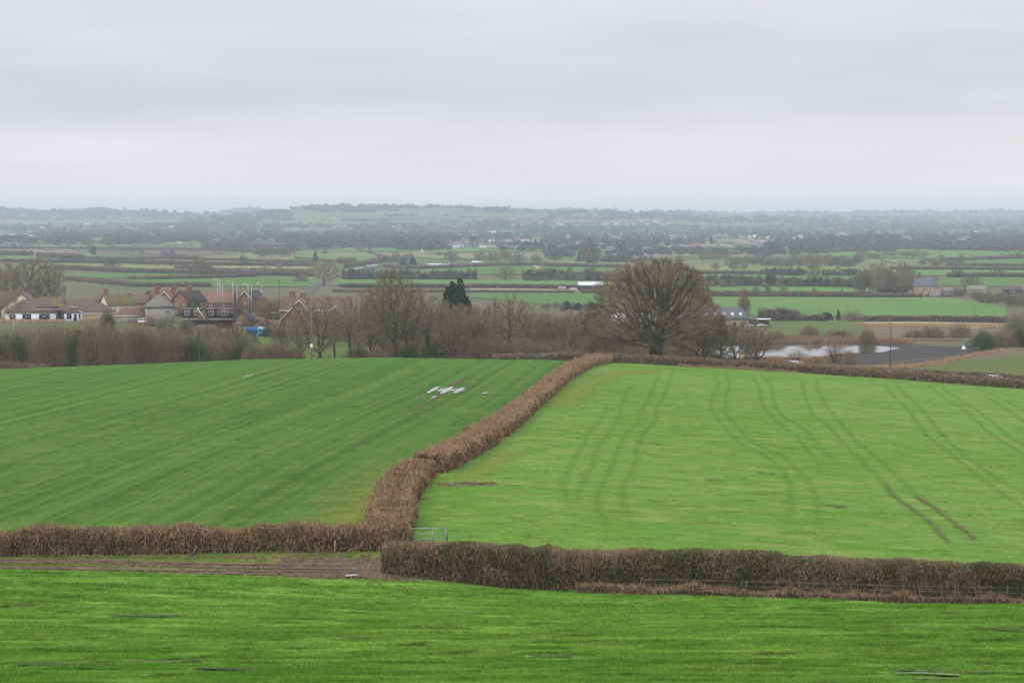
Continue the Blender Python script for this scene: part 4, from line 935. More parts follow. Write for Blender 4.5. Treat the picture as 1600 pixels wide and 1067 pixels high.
def put(proto, px, d, h, label, cat='tree', w=None, rot=None, group=None, name=None):
    """stand a copy of a tree at bearing px, d metres out (or at a seen ground point if d is ('y', py))"""
    p = G(px, d[1], d[2] if len(d) > 2 else 300) if isinstance(d, tuple) else A(px, d)
    if h > 100: h = (proj(p)[1] - h) * p.y / F      # given as the photo y of its top
    s = h / PH_[proto.name]; sx = s if w is None else w / PW_[proto.name]
    rot = random.uniform(0, 6.28) if rot is None else rot
    p = (p.x, p.y, p.z - .1)
    if proto.name in used:
        o = copy_tree(proto, p, rot, (sx, sx, s), label, cat, group)
        if name: o.name = name
    else:
        used.add(proto.name); o = proto; o.location = p; o.rotation_euler = (0, 0, rot); o.scale = (sx, sx, s); o['label'] = label; o['category'] = cat
        if group: o['group'] = group
    return o
PH_, PW_ = {}, {}
def reg(o, h, w): PH_[o.name] = h; PW_[o.name] = w; return o
# the great oak
oak = make_tree('oak_tree', 23.2, 27.0, w_oakbark, w_oaktwig, seed=4, clear=.25, low=.14, shape='oak', natt=7500, step=.6, ntwig=118000, tl=.75, tw=.036, kill=.9, ivy=3200, tipr=.05, bend=.25, drift=w_haw, rim=2.5)
oak.location = A(1026, 431.5); oak['label'] = 'huge bare spreading oak with domed red-brown crown and ivy-clad trunk, standing in the lane hedge'; oak['category'] = 'tree'
t_oak = reg(make_tree('oak_tree', 12, 12, w_oakbark, w_brown, seed=7, clear=.2, natt=700, step=.55, ntwig=5200, tl=1.0, tw=.07, kill=1.1, bend=.2), 12, 12)
t_oak2 = reg(make_tree('spreading_tree', 12, 13, w_oakbark, w_olive, seed=17, clear=.16, natt=1000, step=.55, ntwig=8000, tl=.9, tw=.045, kill=1.0, multi=6, bend=.3, gaps=.30, tipr=.05), 12, 13)
t_ash = reg(make_tree('ash_tree', 18, 12, w_bark, w_olive, seed=9, clear=.22, shape='oval', natt=1300, step=.6, ntwig=9500, tl=1.3, tw=.04, kill=1.0, gaps=.28, tipr=.045), 18, 12)
t_ash2 = reg(make_tree('bare_tree', 15, 11, w_bark, w_brown, seed=21, clear=.18, shape='vase', natt=1100, step=.6, ntwig=8000, tl=1.2, tw=.04, kill=1.0, multi=5, gaps=.3, tipr=.045), 15, 11)
t_ivy = reg(make_tree('ivy_clad_tree', 14, 8, w_bark, w_grey, seed=23, clear=.45, shape='oval', natt=450, step=.6, ntwig=3500, tl=1.1, tw=.05, ivy=2600, gaps=.3), 14, 8)
t_gnarl = reg(make_tree('gnarled_tree', 13, 12, w_oakbark, w_brown, seed=29, clear=.34, shape='dome', natt=520, step=.6, ntwig=4600, tl=1.1, tw=.045, kill=1.3, gaps=.3, bend=.3, tipr=.06), 13, 12)
t_birch = reg(make_tree('birch_tree', 9, 5, w_birch, w_brown, seed=31, clear=.3, shape='oval', natt=200, step=.5, ntwig=1500, tl=1.1, tw=.04, kill=1.2, droop=.3), 9, 5)
t_far = [reg(make_tree('bare_tree', 12, 11, w_bark, w_brown, seed=41, clear=.15, natt=220, step=.8, ntwig=1500, tl=1.7, tw=.16, kill=1.6, single=True, tipr=.06), 12, 11),
         reg(make_tree('hedgerow_tree', 12, 13, w_bark, w_plain, seed=43, clear=.12, natt=220, step=.8, ntwig=1900, tl=1.6, tw=.17, kill=1.6, single=True, tipr=.06), 12, 13),
         reg(make_tree('tall_tree', 14, 9, w_bark, w_brown, seed=47, clear=.2, shape='oval', natt=200, step=.8, ntwig=1300, tl=1.8, tw=.16, kill=1.6, single=True, tipr=.06), 14, 9)]
t_pop = reg(make_tree('poplar_tree', 14, 4.4, w_red, w_red, seed=51, clear=.08, shape='oval', natt=260, step=.7, ntwig=4200, tl=1.8, tw=.05, kill=.8, single=True, tipr=.03), 14, 4.4)
t_will = reg(make_bush('willow', 6, 7, [w_bark, w_orange, w_brown], 53, 1300, 1.5, .045, 1.0), 6, 7)
b_ = [reg(make_bush('thicket_shrub', 8, 9, [w_bark, w_brown, w_red], 61, 9000, 1.5, .05, .9), 8, 9), reg(make_bush('thicket_shrub', 8, 9, [w_bark, w_haw, w_olive], 63, 9000, 1.4, .05, .8), 8, 9),
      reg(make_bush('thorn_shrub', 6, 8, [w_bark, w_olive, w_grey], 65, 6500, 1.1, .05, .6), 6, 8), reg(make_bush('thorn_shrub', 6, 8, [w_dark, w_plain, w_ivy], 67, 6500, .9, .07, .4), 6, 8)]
f_bush = reg(make_bush('far_shrub', 6, 8, [w_bark, w_plain, w_brown], 71, 900, 1.6, .2, .5), 6, 8)
c_cone = reg(make_conifer('conifer', 10, 6, w_ever2, 73, 1500, .4), 10, 6); c_yew = reg(make_conifer('yew_tree', 10, 9, w_ever, 78, 7500, .30, 'plume'), 10, 9); c_ced = reg(make_conifer('cedar_tree', 12, 12, w_ever2, 77, 900, .6, 'cedar'), 12, 12); c_ivb = reg(make_conifer('evergreen_shrub', 5, 6, w_ivy, 79, 3200, .22, 'round'), 5, 6)
# ---- trees in the belt between the crest and the village (distance ~ 440-600 m)
def hp(px_h, d): return px_h * d / F
put(t_ash, 617, 452, 420, 'tallest bare ash-like tree in the belt, olive twigs rising above the orange roof', w=14)
put(t_ivy, 668, 450, 468, 'tree wrapped in dark ivy, left of the dark evergreen', w=8.5)
put(t_ash2, 708, 449, 474, 'bare forked tree directly below the dark evergreen, on the crest', w=12)
put(t_gnarl, 795, 452, 456, 'gnarled dark-trunked tree with crooked open branches, right of the street lamp', w=13)
put(t_ash2, 500, 452, 460, 'bare olive-brown tree beside the pale telegraph pole, in front of the brick house', w=14, rot=1)
put(t_gnarl, 548, 450, 482, 'leaning bare tree right of the brick house gable', w=10, rot=2.2)
put(t_ash, 580, 470, 462, 'slender bare tree at the right end of the brick house', w=9, rot=3)
put(t_ash2, 645, 480, 452, 'bushy bare tree between the ash and the ivy-clad tree', w=10, rot=4)
put(t_ash2, 750, 475, 478, 'dense bare tree between the dark evergreen and the gnarled tree', w=11, rot=5)
put(t_ash, 835, 480, 486, 'thin bare tree right of the gnarled tree', w=9, rot=.4)
put(t_oak2, 918, 470, 474, 'twisted bare tree just left of the great oak', w=10)
put(t_ash2, 880, 480, 492, 'small bare tree left of the twisted tree near the oak', w=9, rot=.7)
put(t_oak2, 1102, 442, 480, 'smaller dark spreading oak at the right foot of the great oak', w=14.5, rot=2)
put(t_oak2, 1150, 460, 500, 'low bare tree in front of the stone barn and beside the pond', w=10, rot=4)
put(t_ash2, 1182, 470, 508, 'reddish bare tree left of the pond, below the poplar', w=11, rot=2)
put(t_birch, 22, 610, 448, 'white-barked birch in front of the left end of the white bungalow')
put(t_gnarl, 340, 500, 10, 'bare garden tree below the dormer bungalows', w=9, rot=3.3); put(t_ash2, 300, 490, 9, 'bare garden tree left of the dormer bungalows', w=9, rot=1.3); put(t_ash, 370, 520, 8.5, 'slim bare garden tree below the wide brown gable', w=6, rot=1.8)
for px, d, top, w, P_, r_o, lab in ((440, 500, 500, 8, t_ash2, 2.2, 'small bare tree between the blue truck and the pale pole'), (470, 470, 492, 7, t_ash, 3.1, 'slender bare sapling just left of the pale pole'), (522, 478, 478, 8, t_gnarl, 4.0, 'thin crooked tree between the pale pole and the leaning tree'), (560, 520, 460, 9, t_ash2, 5.1, 'bare tree screening the right gable of the brick house'), (598, 500, 446, 10, t_ash2, 1.1, 'bare tree just left of the tallest ash'),
   (636, 460, 470, 9, t_gnarl, 1.9, 'dark-limbed tree just right of the tallest ash'), (690, 500, 462, 9, t_ash, 2.5, 'bare tree just left of the dark evergreen'), (735, 470, 486, 9, t_oak2, .8, 'wide bare tree below the right side of the dark evergreen'), (772, 520, 474, 9, t_ash, 4.4, 'tall thin bare tree left of the gnarled tree'), (820, 470, 478, 9, t_oak2, 5.5, 'bare tree touching the right side of the gnarled tree'),
   (856, 520, 488, 8, t_ash2, 3.6, 'bare tree midway between the gnarled tree and the oak'), (940, 500, 482, 9, t_ash2, 1.4, 'bare tree under the left edge of the great oak'), (895, 500, 484, 8, t_ash, 2.9, 'upright bare tree left of the twisted tree'), (1128, 455, 500, 8, t_gnarl, .5, 'low crooked tree between the smaller oak and the yellow sign')):
    put(P_, px, d, top, lab, w=w, rot=r_o)
put(c_yew, 712, 560, 436, 'dark green evergreen rising above the bare belt of trees', w=10.5)
put(t_pop, 1163, 800, 15, 'narrow reddish poplar behind the slate-roofed stone barn', w=4.6)
# ---- scrub under the belt
SC = [(560, 455, 4.5, 1), (592, 452, 3.5, 0), (637, 450, 4.5, 3), (684, 452, 5.5, 3), (730, 450, 6.5, 0), (757, 449, 6, 1), (782, 447, 5, 2), (805, 448, 6, 2), (825, 447, 5.5, 1), (846, 450, 4.5, 2), (868, 460, 5.5, 0), (690, 480, 498, 1), (725, 500, 490, 0), (770, 500, 486, 1), (815, 505, 490, 1),
      (850, 520, 494, 0), (872, 500, 505, 1), (895, 495, 508, 0), (938, 480, 498, 0), (962, 475, 512, 1), (1070, 480, 520, 0), (905, 455, 3.6, 2), (940, 455, 3.0, 0), (965, 452, 2.8, 3), (1122, 450, 3.2, 3), (1082, 450, 3.0, 0),
      (612, 520, 500, 1), (645, 540, 478, 0), (575, 560, 480, 1), (545, 590, 486, 0), (470, 600, 3.6, 3), (610, 580, 482, 0), (665, 560, 478, 1), (700, 570, 480, 1), (735, 570, 476, 0), (760, 560, 480, 0), (790, 570, 484, 1), (815, 560, 484, 1), (845, 560, 492, 0), (880, 560, 492, 1), (915, 560, 490, 0), (950, 550, 492, 1), (985, 550, 492, 1), (1015, 570, 505, 0), (1045, 560, 512, 1)]
DESC = {0: 'reddish-brown leafless thicket shrub', 1: 'grey-brown leafless thicket shrub', 2: 'olive-grey thorn shrub', 3: 'dark ivied thorn shrub'}
def beside(px):
    L_ = [(20, 'white birch'), (78, 'white bungalow'), (180, 'cream cottage'), (250, 'hipped grey-roofed house'), (340, 'dormer bungalows'), (402, 'blue truck'), (487, 'pale telegraph pole'), (545, 'leaning bare tree'), (617, 'tallest bare ash'), (668, 'ivy-clad tree'), (712, 'dark evergreen'), (795, 'gnarled dark tree'), (918, 'twisted tree by the oak'), (1026, 'great oak'), (1102, 'smaller oak'), (1163, 'poplar'), (1280, 'pond'), (1391, 'telegraph pole by the pond'), (1515, 'white and green tarpaulin heap')]
    q = min(L_, key=lambda a: abs(a[0] - px)); k = px - q[0]
    return ('left of the ' if k < -8 else 'right of the ' if k > 8 else 'below the ') + q[1]
seen_lab = {}
def uniq(s, g):
    """the same look and place: nothing tells them apart, so they share a label inside their group"""
    return s
for px, d, h, k in SC:
    row = 'front row, ' if d < 470 else 'middle row, ' if d < 530 else 'back row, '
    put(b_[k], px, d, h, f'{DESC[k]}, {row}{beside(px)}', 'shrub', w=(9 if h > 100 else h * 1.15 + 2), group='scrub belt behind the green crest')
# thicket at the left, tall red-brown blackthorn
r_ = np.random.default_rng(5)
for i, px in enumerate(range(-40, 470, 19)):
    top = np.interp(px, [0, 60, 150, 230, 290, 340, 400, 460], [520, 512, 506, 512, 524, 530, 533, 536]); d = 446 + r_.uniform(0, 14)
    base = proj(A(px, d))[1]; h = (base - top) * d / F * r_.uniform(.92, 1.05)
    k = 0 if 60 < px < 300 and r_.uniform() < .8 else int(r_.choice([1, 2, 3]))
    put(b_[k], px + r_.uniform(-4, 4), d, max(3.5, h), f'{DESC[k]} in the front of the left thicket, ' + ('leftmost' if i == 0 else f'{ORD[i]} from the left'), 'shrub', w=max(6.5, h * .95), group='left thicket behind the crest')
for i, px in enumerate(range(-30, 300, 34)):
    d = 480 + r_.uniform(0, 30); k = int(r_.choice([0, 1, 3]))
    put(b_[k], px, d, 8.2 if px < 240 else 6.5, f'{DESC[k]} at the back of the left thicket, ' + ('leftmost' if i == 0 else f'{ORD[i]} from the left'), 'shrub', w=9, group='left thicket behind the crest')
for px, d, h in ((15, 442, 3), (35, 440, 2.6), (60, 439, 2.2), (2, 441, 2.6), (-15, 441, 2.6)):
    put(b_[0], px, d, h, 'low heap of rusty brambles at the left edge of the crest', 'brambles', w=6, group='bramble heaps at the left edge')
# bushes and small trees between the houses
for px, d, h, k, lab in ((168, 600, 7.5, 3, 'narrow dark ivied shrub right of the white bungalow'), (235, 640, 3.5, 2, 'olive garden shrub below the hipped grey-roofed house'), (262, 560, 6, 2, 'olive garden shrub in front of the hipped grey-roofed house'), (290, 600, 5, 2, 'grey-olive garden shrub left of the dormer bungalows'), (300, 700, 5.5, 3, 'dark round shrub beside the brick terraces'),
                     (420, 590, 3.5, 3, 'dark garden hedge bush right of the blue truck'), (440, 585, 3.2, 3, 'second dark bush right of the blue truck'), (462, 600, 3.5, 2, 'pale garden bush below the brick house'), (476, 590, 4, 2, 'tawny garden shrub at the corner of the brick house'), (355, 560, 4, 2, 'straggly olive shrub below the dormer bungalows'), (385, 545, 4, 2, 'straggly shrub below the blue truck'),
                     (430, 690, 7.5, 0, 'reddish bare shrub behind the red car'), (415, 720, 7, 1, 'bare shrub beneath the right-hand street lamps'), (450, 720, 6, 1, 'bare shrub left of the brick house chimney'), (320, 560, 5, 1, 'brown shrub left of the timber heap'), (395, 560, 3.2, 2, 'scrubby bush left of the blue truck')):
    put(b_[k], px, d, h, lab, 'shrub', w=h * (.7 if px == 168 else 1.2))
for px, d, h, w, lab in ((183, 760, 8, 5.5, 'dark green holly behind the cream cottage'), (206, 760, 7, 4.5, 'smaller dark holly right of the yellow mossy roof'), (303, 715, 6.5, 5, 'dark ivy mass beside the right-hand brick terrace'), (472, 800, 8, 5, 'dark conifer behind the brick house chimneys'), (413, 830, 6.5, 4, 'dark conifer right of the street lamps'), (258, 610, 3, 5, 'rounded green garden bush by the hipped house')):
    put(c_ivb if w > 4.2 and h < 7 else c_yew, px, d, h, lab, 'evergreen', w=w)
# big trees at the far left and behind the village
for px, d, h, w, P_, lab in ((18, 880, 410, 21, t_oak, 'broad bare tree at the left edge behind the bungalow roofs'), (52, 900, 398, 24, t_oak2, 'tallest bare tree in the clump behind the bungalow'), (80, 900, 408, 15, t_oak, 'bare tree at the right end of the clump behind the bungalow'), (-10, 860, 414, 20, t_oak2, 'bare tree cut by the left edge of the picture')):
    put(P_, px, d, h, lab, w=w)
for px, d, h, w, lab in ((106, 800, 6.5, 8, 'orange-tinted willow bush left of the dark pole'), (138, 830, 7.5, 7, 'orange-tinted willow between the pole and the cream cottage'), (158, 850, 9, 9, 'larger tawny willow behind the cream cottage'), (217, 850, 7.5, 9, 'tawny willow left of the brick terraces'), (1278, 640, 3.0, 4.5, 'tawny bush on the far bank of the pond'), (1306, 548, 6.0, 8, 'orange pollard willow on the near bank of the pond'), (1245, 548, 4.0, 8, 'spreading bare willow in front of the pond')):
    put(t_will, px, d, h, lab, 'willow', w=w)
for i, (px, d, h, k) in enumerate([(80, 800, 6, 1), (98, 830, 6, 0), (120, 790, 5.5, 1), (145, 800, 5, 0), (60, 840, 6, 0), (30, 830, 6, 1), (170, 830, 6, 0), (195, 840, 6, 1), (5, 800, 5, 0), (130, 860, 5, 1)]):
    put(b_[k], px, d, h, f'{DESC[k]} in the hedge line behind the white bungalow', 'shrub', w=10, group='scrub behind the bungalow')
for px, d, h, w, P_, lab in ((348, 900, 9, 10, b_[0], 'red-brown thicket behind the lamp posts'), (366, 890, 10, 10, b_[0], 'taller red-brown thicket behind the lamp posts'), (383, 900, 9.5, 8, b_[0], 'birch-stemmed reddish thicket right of the lamp posts')): put(P_, px, d, h, lab, 'shrub', w=w)
# ---- single trees out on the plain: photo x, foot y, height and width in photo pixels
FT = [
 (171, 389, 22, 17, 0, 'bare tree standing in the pale green strip on the far left'), (146, 398, 14, 9, 'i', 'dark ivy-covered stump tree on the far left'), (139, 390, 15, 12, 2, 'faint bare tree left of the ivy-covered stump'), (173, 422, 21, 26, 1, 'small dark oak alone in the yellow-green field on the left'), (101, 379, 6, 5, 'c', 'tiny dark bush right of the long red and white shed'),
 (222, 395, 9, 13, 1, 'pinkish bare bush on the brown field'), (256, 402, 12, 12, 1, 'left one of the paired pinkish bare trees'), (269, 401, 13, 13, 1, 'right one of the paired pinkish bare trees'), (314, 432, 33, 32, 'o', 'round-crowned oak on the plain above the brick terraces'), (331, 432, 15, 16, 'b', 'shrub at the right foot of the round-crowned oak'),
 (262, 385.5, 3, 5, 'b', 'tiny shrub in the pale green strip, leftmost of four'), (272, 386, 3.5, 4, 'b', 'tiny shrub in the pale green strip, second of four'), (289, 386.5, 4, 6, 'b', 'tiny shrub in the pale green strip, third of four'), (298, 386.5, 4.5, 4, 'b', 'tiny shrub in the pale green strip, rightmost of four'),
 (380, 412, 14, 17, 1, 'small round tree on the hedge above the sheep'), (379, 398, 24, 19, 0, 'bare tree at the right of the brown wood'), (394, 432, 11, 12, 'b', 'dark bush at the right end of the straw field'), (493, 410, 18, 9, 'c', 'solitary blue-green conifer on the hedge'), (508, 396, 7, 9, 'b', 'dark round bush above the blue-green conifer'),
 (563, 396, 23, 15, 0, 'taller of two bare trees above the straight road'), (577, 396, 18, 10, 2, 'smaller of two bare trees above the straight road'), (506, 447, 45, 46, 'o', 'large bare tree beside the straight road, behind the brick house'), (415, 432, 18, 16, 0, 'bare tree right of the reddish thicket'), (438, 430, 19, 13, 2, 'thin bare tree above the straw field'), (470, 440, 14, 20, 'b', 'pale bush behind the brick house roof'),
 (592, 413, 19, 7, 2, 'thin tree at the far end of the straight road'), (580, 436, 14, 14, 'b', 'dark shrub beside the straight road'), (630, 416, 8, 13, 'y', 'low dark rounded evergreen left of the white sheds'), (645, 415.5, 14, 11, 'y', 'taller dark rounded evergreen left of the white sheds'),
 (705, 413, 23, 25, 1, 'broad brown tree behind the white sheds'), (686, 399, 7, 9, 'b', 'small green bush in the pale field by the village'), (790, 438, 24, 34, 'v', 'round-headed bare tree fanning out above the hedgerow'), (712, 376, 8, 7, 'y', 'dark evergreen at the left end of the long pale hangar'), (725, 377, 9, 7, 'y', 'dark evergreen in front of the long pale hangar'), (738, 378, 10, 12, 'y', 'larger dark evergreen in front of the long pale hangar'), (777, 374, 8, 6, 'y', 'dark evergreen right of the long pale hangar'),
 (721, 384, 12, 14, 'w', 'orange-brown tree below the long pale hangar'), (745, 384, 10, 10, 'w', 'second orange-brown tree below the long pale hangar'),
 (810, 416, 24, 22, 1, 'left one of three bare trees beyond the chalky track'), (838, 414, 19, 18, 1, 'middle one of three bare trees beyond the chalky track'), (868, 411, 20, 22, 1, 'right one of three bare trees beyond the chalky track'), (822, 388, 12, 10, 'y', 'dark evergreen below the white terrace in the village'), (837, 387, 14, 7, 'c', 'pointed dark conifer in the village'), (846, 388, 11, 6, 'c', 'smaller pointed conifer in the village'), (900, 377, 10, 12, 'y', 'domed dark evergreen beside the church tower'),
 (890, 366, 6, 9, 'd', 'cedar top above the church tower'), (860, 374, 7, 18, 'y', 'broad dark evergreen left of the church tower'), (969, 392, 17, 15, 'd', 'dark cedar left of the great oak crown'), (921, 416, 45, 28, 0, 'tall reddish forked tree with a pale split stem'), (940, 376, 5, 9, 'd', 'small cedar right of the church tower'),
 (1111, 381, 12, 8, 'c', 'blue-green conifer beside the white farm buildings'), (1118, 423, 13, 13, 1, 'first of three bare willows above the green strip'), (1146, 424, 15, 17, 1, 'second of three bare willows above the green strip'), (1162, 423, 12, 14, 1, 'third of three bare willows above the green strip'), (1273, 441, 30, 32, 'v', 'large bare tree rising from the thick hedgerow right of the poplar'), (1268, 428, 35, 24, 0, 'taller pale bare tree behind the hedgerow right of the poplar'),
 (1234, 428, 11, 7, 'c', 'dark conifer in the hedge, left of two'), (1247, 430, 9, 5, 'c', 'dark conifer in the hedge, right of two'), (1305, 389, 9, 10, 'w', 'orange-tinged tree standing in the far meadows above the long wood'), (1471, 408, 10, 15, 1, 'round dark tree on the far hill field'), (1502, 413, 17, 12, 1, 'dark tree at the lower edge of the far hill field'), (1494, 433, 21, 22, 1, 'dark bare tree behind the farmhouse'),
 (1517, 458, 34, 34, 'o', 'bare spreading tree right of the farmhouse'), (1560, 431, 15, 24, 1, 'pinkish spreading bush between the hedges at the right'), (1592, 405, 14, 15, 1, 'round dark tree at the right edge on the hill field'), (1578, 402, 7, 7, 'b', 'small bush left of the tree at the right edge'), (1437, 372, 10, 9, 0, 'reddish poplar clump on the far right'), (1474, 372, 13, 6, 2, 'thin poplar on the far right'),
 (1090, 470, 14, 20, 'b', 'bush behind the stone barn'), (1216, 500, 17, 14, 2, 'pale thin bare tree right of the car port'), (1225, 500, 14, 26, 'b', 'dark bush right of the car port'), (1310, 501, 18, 8, 'c', 'pointed dark evergreen in the scrub below the big right-hand field'), (1292, 501, 14, 18, 'y', 'dark evergreen bush left of the pointed evergreen'), (1332, 502, 16, 38, 'b', 'wide dark bush right of the pointed evergreen'), (1255, 501, 12, 16, 'b', 'grey bush left of the evergreen bushes'),
 (1146, 447, 14, 14, 1, 'small dark oak in the hedge right of the great oak'), (1181, 458, 12, 14, 1, 'dark round tree above the double hedge'), (1200, 457, 12, 11, 'b', 'pinkish shrub above the double hedge'), (1225, 458, 16, 15, 'w', 'brownish willow above the double hedge'), (1272, 457, 9, 9, 'b', 'shrub above the double hedge, right of the willow'), (1315, 463, 10, 6, 'b', 'reddish shrub below the tall pole'),
]
kinds = {0: t_far[0], 1: t_far[1], 2: t_far[2], 'o': t_oak, 'v': t_oak2, 'i': c_ivb, 'c': c_cone, 'y': c_yew, 'd': c_ced, 'b': f_bush, 'w': t_will}
for px, py, hh, ww, k, lab in FT:
    p = G(px, py, 600); s = mpp(p.y); put(kinds[k], px, ('y', py, 600), hh * s, lab, 'shrub' if k in ('b',) else 'willow' if k == 'w' else 'tree', w=ww * s * 1.05)
# ---- rows and clumps of look-alikes, each tree its own object
def clump(x0, x1, y0, y1, n, hpx, wpx, ks, label, group, cat='tree', seed=0):
    r = np.random.default_rng(seed)
    for i in range(n):
        px = x0 + (i + r.uniform(.2, .8)) * (x1 - x0) / n; py = r.uniform(y0, y1); p = G(px, py, 600); s = mpp(p.y); h = hpx * s * r.uniform(.75, 1.1)
        put(kinds[ks[int(r.integers(len(ks)))]], px, ('y', py, 600), h, label + (', leftmost one' if i == 0 else f', {ORD[i]} from left'), cat, w=wpx * s * r.uniform(.8, 1.2), group=group)
clump(1338, 1436, 456, 462, 16, 46, 26, [0, 1, 1], 'tall olive-brown bare tree in the big clump left of the farmhouse', 'clump of bare trees left of the farmhouse', seed=1)
clump(1375, 1425, 440, 452, 6, 25, 20, [1], 'grey bare tree at the back of the clump left of the farmhouse', 'back of the farmhouse clump', seed=2)
clump(318, 378, 389, 396, 13, 20, 16, [0, 1], 'purplish-brown bare tree in the domed wood on the left plain', 'domed brown wood on the left plain', seed=3)
clump(400, 462, 398, 404, 12, 20, 18, [0, 1], 'grey-brown bare tree in the wood below the white shed roof', 'wood below the white shed roof', seed=4)
clump(598, 642, 408, 415, 10, 17, 14, [0, 1], 'brown bare tree in the clump left of the dark evergreens', 'clump left of the white sheds', seed=5)
clump(742, 800, 409, 414, 12, 20, 10, [2, 0], 'slim bare tree in the row behind the chalky-track field', 'row of bare trees behind the chalky-track field', seed=6)
clump(1093, 1142, 408, 411, 12, 18, 9, [2], 'slim tall bare tree in the dense row above the oak shoulder', 'dense row of tall bare trees', seed=7)
clump(1140, 1290, 410, 418, 26, 15, 17, [1, 0, 'b'], 'grey bare tree in the long wood beyond the cattle field', 'long wood beyond the cattle field', seed=8)
clump(1290, 1345, 408, 418, 12, 17, 15, [1, 'b'], 'dark bare tree in the dense wood right of the cattle', 'dense wood right of the cattle', seed=9)
clump(1340, 1450, 398, 405, 16, 12, 14, [1, 0], 'grey tree in the belt along the foot of the far hill field', 'belt below the far hill field', seed=10)
clump(1440, 1500, 410, 416, 9, 10, 16, [1, 'b'], 'brown scrubby tree below the far hill field', 'scrub below the far hill field', seed=11)
clump(1180, 1202, 398, 404, 6, 14, 13, [1], 'dark tree in the small copse above the long wood', 'small copse above the long wood', seed=12)
clump(535, 745, 435.5, 437, 26, 10, 9, ['b', 'b', 1], 'separate thorn bush along the middle-left hedgerow', 'thorn bushes along the middle-left hedgerow', 'shrub', 13)
clump(818, 985, 438.5, 440, 24, 11, 8, ['b', 'b', 1], 'separate thorn bush along the hedgerow behind the black barn', 'thorn bushes behind the black barn', 'shrub', 14)
clump(1100, 1360, 446, 449.5, 26, 12, 12, ['b', 'b', 1], 'dark bush in the thick hedgerow right of the great oak', 'dark bushes right of the great oak', 'shrub', 15)
clump(845, 935, 483, 486, 10, 13, 13, ['b', 1, 'y'], 'dark grey-green bush in the hedge left of the great oak', 'hedge bushes left of the great oak', 'shrub', 16)
clump(0, 50, 397, 400, 7, 9, 9, ['b'], 'dark bush in the left-edge hedgerow', 'bushes in the left-edge hedgerow', 'shrub', 17); clump(60, 135, 401, 405, 9, 7, 9, ['b'], 'dark bush on the hedge around the pale left field', 'bushes round the pale left field', 'shrub', 18)
clump(1525, 1640, 462, 476, 10, 19, 22, ['b', 1], 'brown bare bush in the big thicket right of the farmhouse', 'thicket right of the farmhouse', 'shrub', 19); clump(1480, 1540, 458, 470, 8, 13, 18, ['b'], 'grey bush in the thicket below the farm sheds', 'thicket below the farm sheds', 'shrub', 20)
clump(1570, 1640, 474, 484, 7, 20, 22, [1, 'b'], 'olive scrub tree at the right edge below the farm', 'scrub at the right edge below the farm', 'shrub', 21)
clump(1455, 1545, 390, 391.5, 14, 10, 8, [2, 0, 1], 'far tree in the belt along the top of the hill field', 'belt on top of the far hill field', seed=22); clump(1545, 1640, 391, 392, 10, 7, 8, [0, 1], 'far tree in the thin belt at the right hill edge', 'thin belt on the far hill field', seed=23)
clump(1405, 1430, 388, 390, 5, 8, 7, [1], 'far tree in the row at the left of the hill crest', 'row at the left of the hill crest', seed=24)
# pond side and right-hand scrub
for px, d, h, k, w, lab in ((1355, 640, 6, 1, 6, 'pale bare bush right of the pollard willow'), (1328, 530, 4, 0, 4, 'thin reddish bush in front of the pond'), (1500, 690, 5.5, 2, 9, 'olive shrub beyond the black mud bank'), (1455, 690, 4.5, 2, 11, 'wide olive-grey shrub beyond the black mud'), (1428, 685, 3.5, 1, 8, 'low brown shrub beyond the black mud'), (1536, 600, 6.5, 3, 8, 'dark shrub right of the tarpaulin heap'), (1565, 620, 5.5, 1, 10, 'brown scrub bush at the right edge'), (1598, 620, 6.5, 3, 10, 'dark ivied scrub bush at the right edge'),
                         (1590, 720, 8.5, 2, 11, 'tall olive bush at the right edge by the reeds'), (1620, 650, 8, 1, 10, 'brown bush cut by the right edge'), (1190, 640, 3.5, 3, 6, 'dark overhanging bush at the left end of the pond'), (1210, 655, 3.5, 0, 9, 'reddish scrub on the far bank of the pond'), (1265, 672, 3.5, 0, 7, 'thin red scrub behind the pond'), (1310, 668, 2.6, 0, 9, 'low red scrub at the right of the far bank'), (1172, 660, 5, 0, 8, 'reddish bush between barn and pond'), (1100, 600, 6, 1, 9, 'grey bush left of the pond'), (1060, 600, 6, 0, 9, 'brown bush behind the great oak trunk')):
    put(b_[k], px, d, h, lab, 'shrub', w=w)
# ---- reeds, dead bracken round the pond and along the ditch
def reeds(name, label, pts, wid, n, h, w, mats, cat='reeds'):
    q = res(pts, 200); i = rng.integers(0, 200, n); x = q[i, 0] + rng.uniform(-.5, .5, n) * 4; y = q[i, 1] + rng.uniform(-.5, .5, n) * wid
    P = np.stack([x, y, H(x, y)], -1); V = np.stack([rng.normal(0, .3, n), rng.normal(0, .3, n), np.ones(n)], -1) * (h * rng.uniform(.5, 1.2, n))[:, None]
    ref = np.array([P[:, 0].mean(), P[:, 1].mean(), P[:, 2].mean()]); v, f = tris(P - ref, V, np.full(n, w))
    return link(name, mesh(name, v, f, mats, midx=rng.integers(0, len(mats), n)), loc=tuple(ref), kind='stuff', label=label)
reeds('reeds', 'tawny reeds on the far bank of the pond', [ray2(px, 653) for px in (1195, 1260, 1330, 1420)], 9, 9000, 1.6, .16, [w_strawy, w_orange, w_red])
reeds('reeds', 'orange reed bed under the long hedge on the right', [G(px, 511, 600)[:2] for px in (1350, 1450, 1575)], 26, 9000, 1.6, .25, [w_strawy, w_orange, w_strawy])
reeds('reeds', 'brown dead stems along the black mud bank', [ray2(px, 472) for px in (1160, 1300)] + [ray2(1360, 490), ray2(1480, 545), ray2(1560, 580)], 6, 5000, 1.2, .10, [w_red, w_bramble, w_strawy])
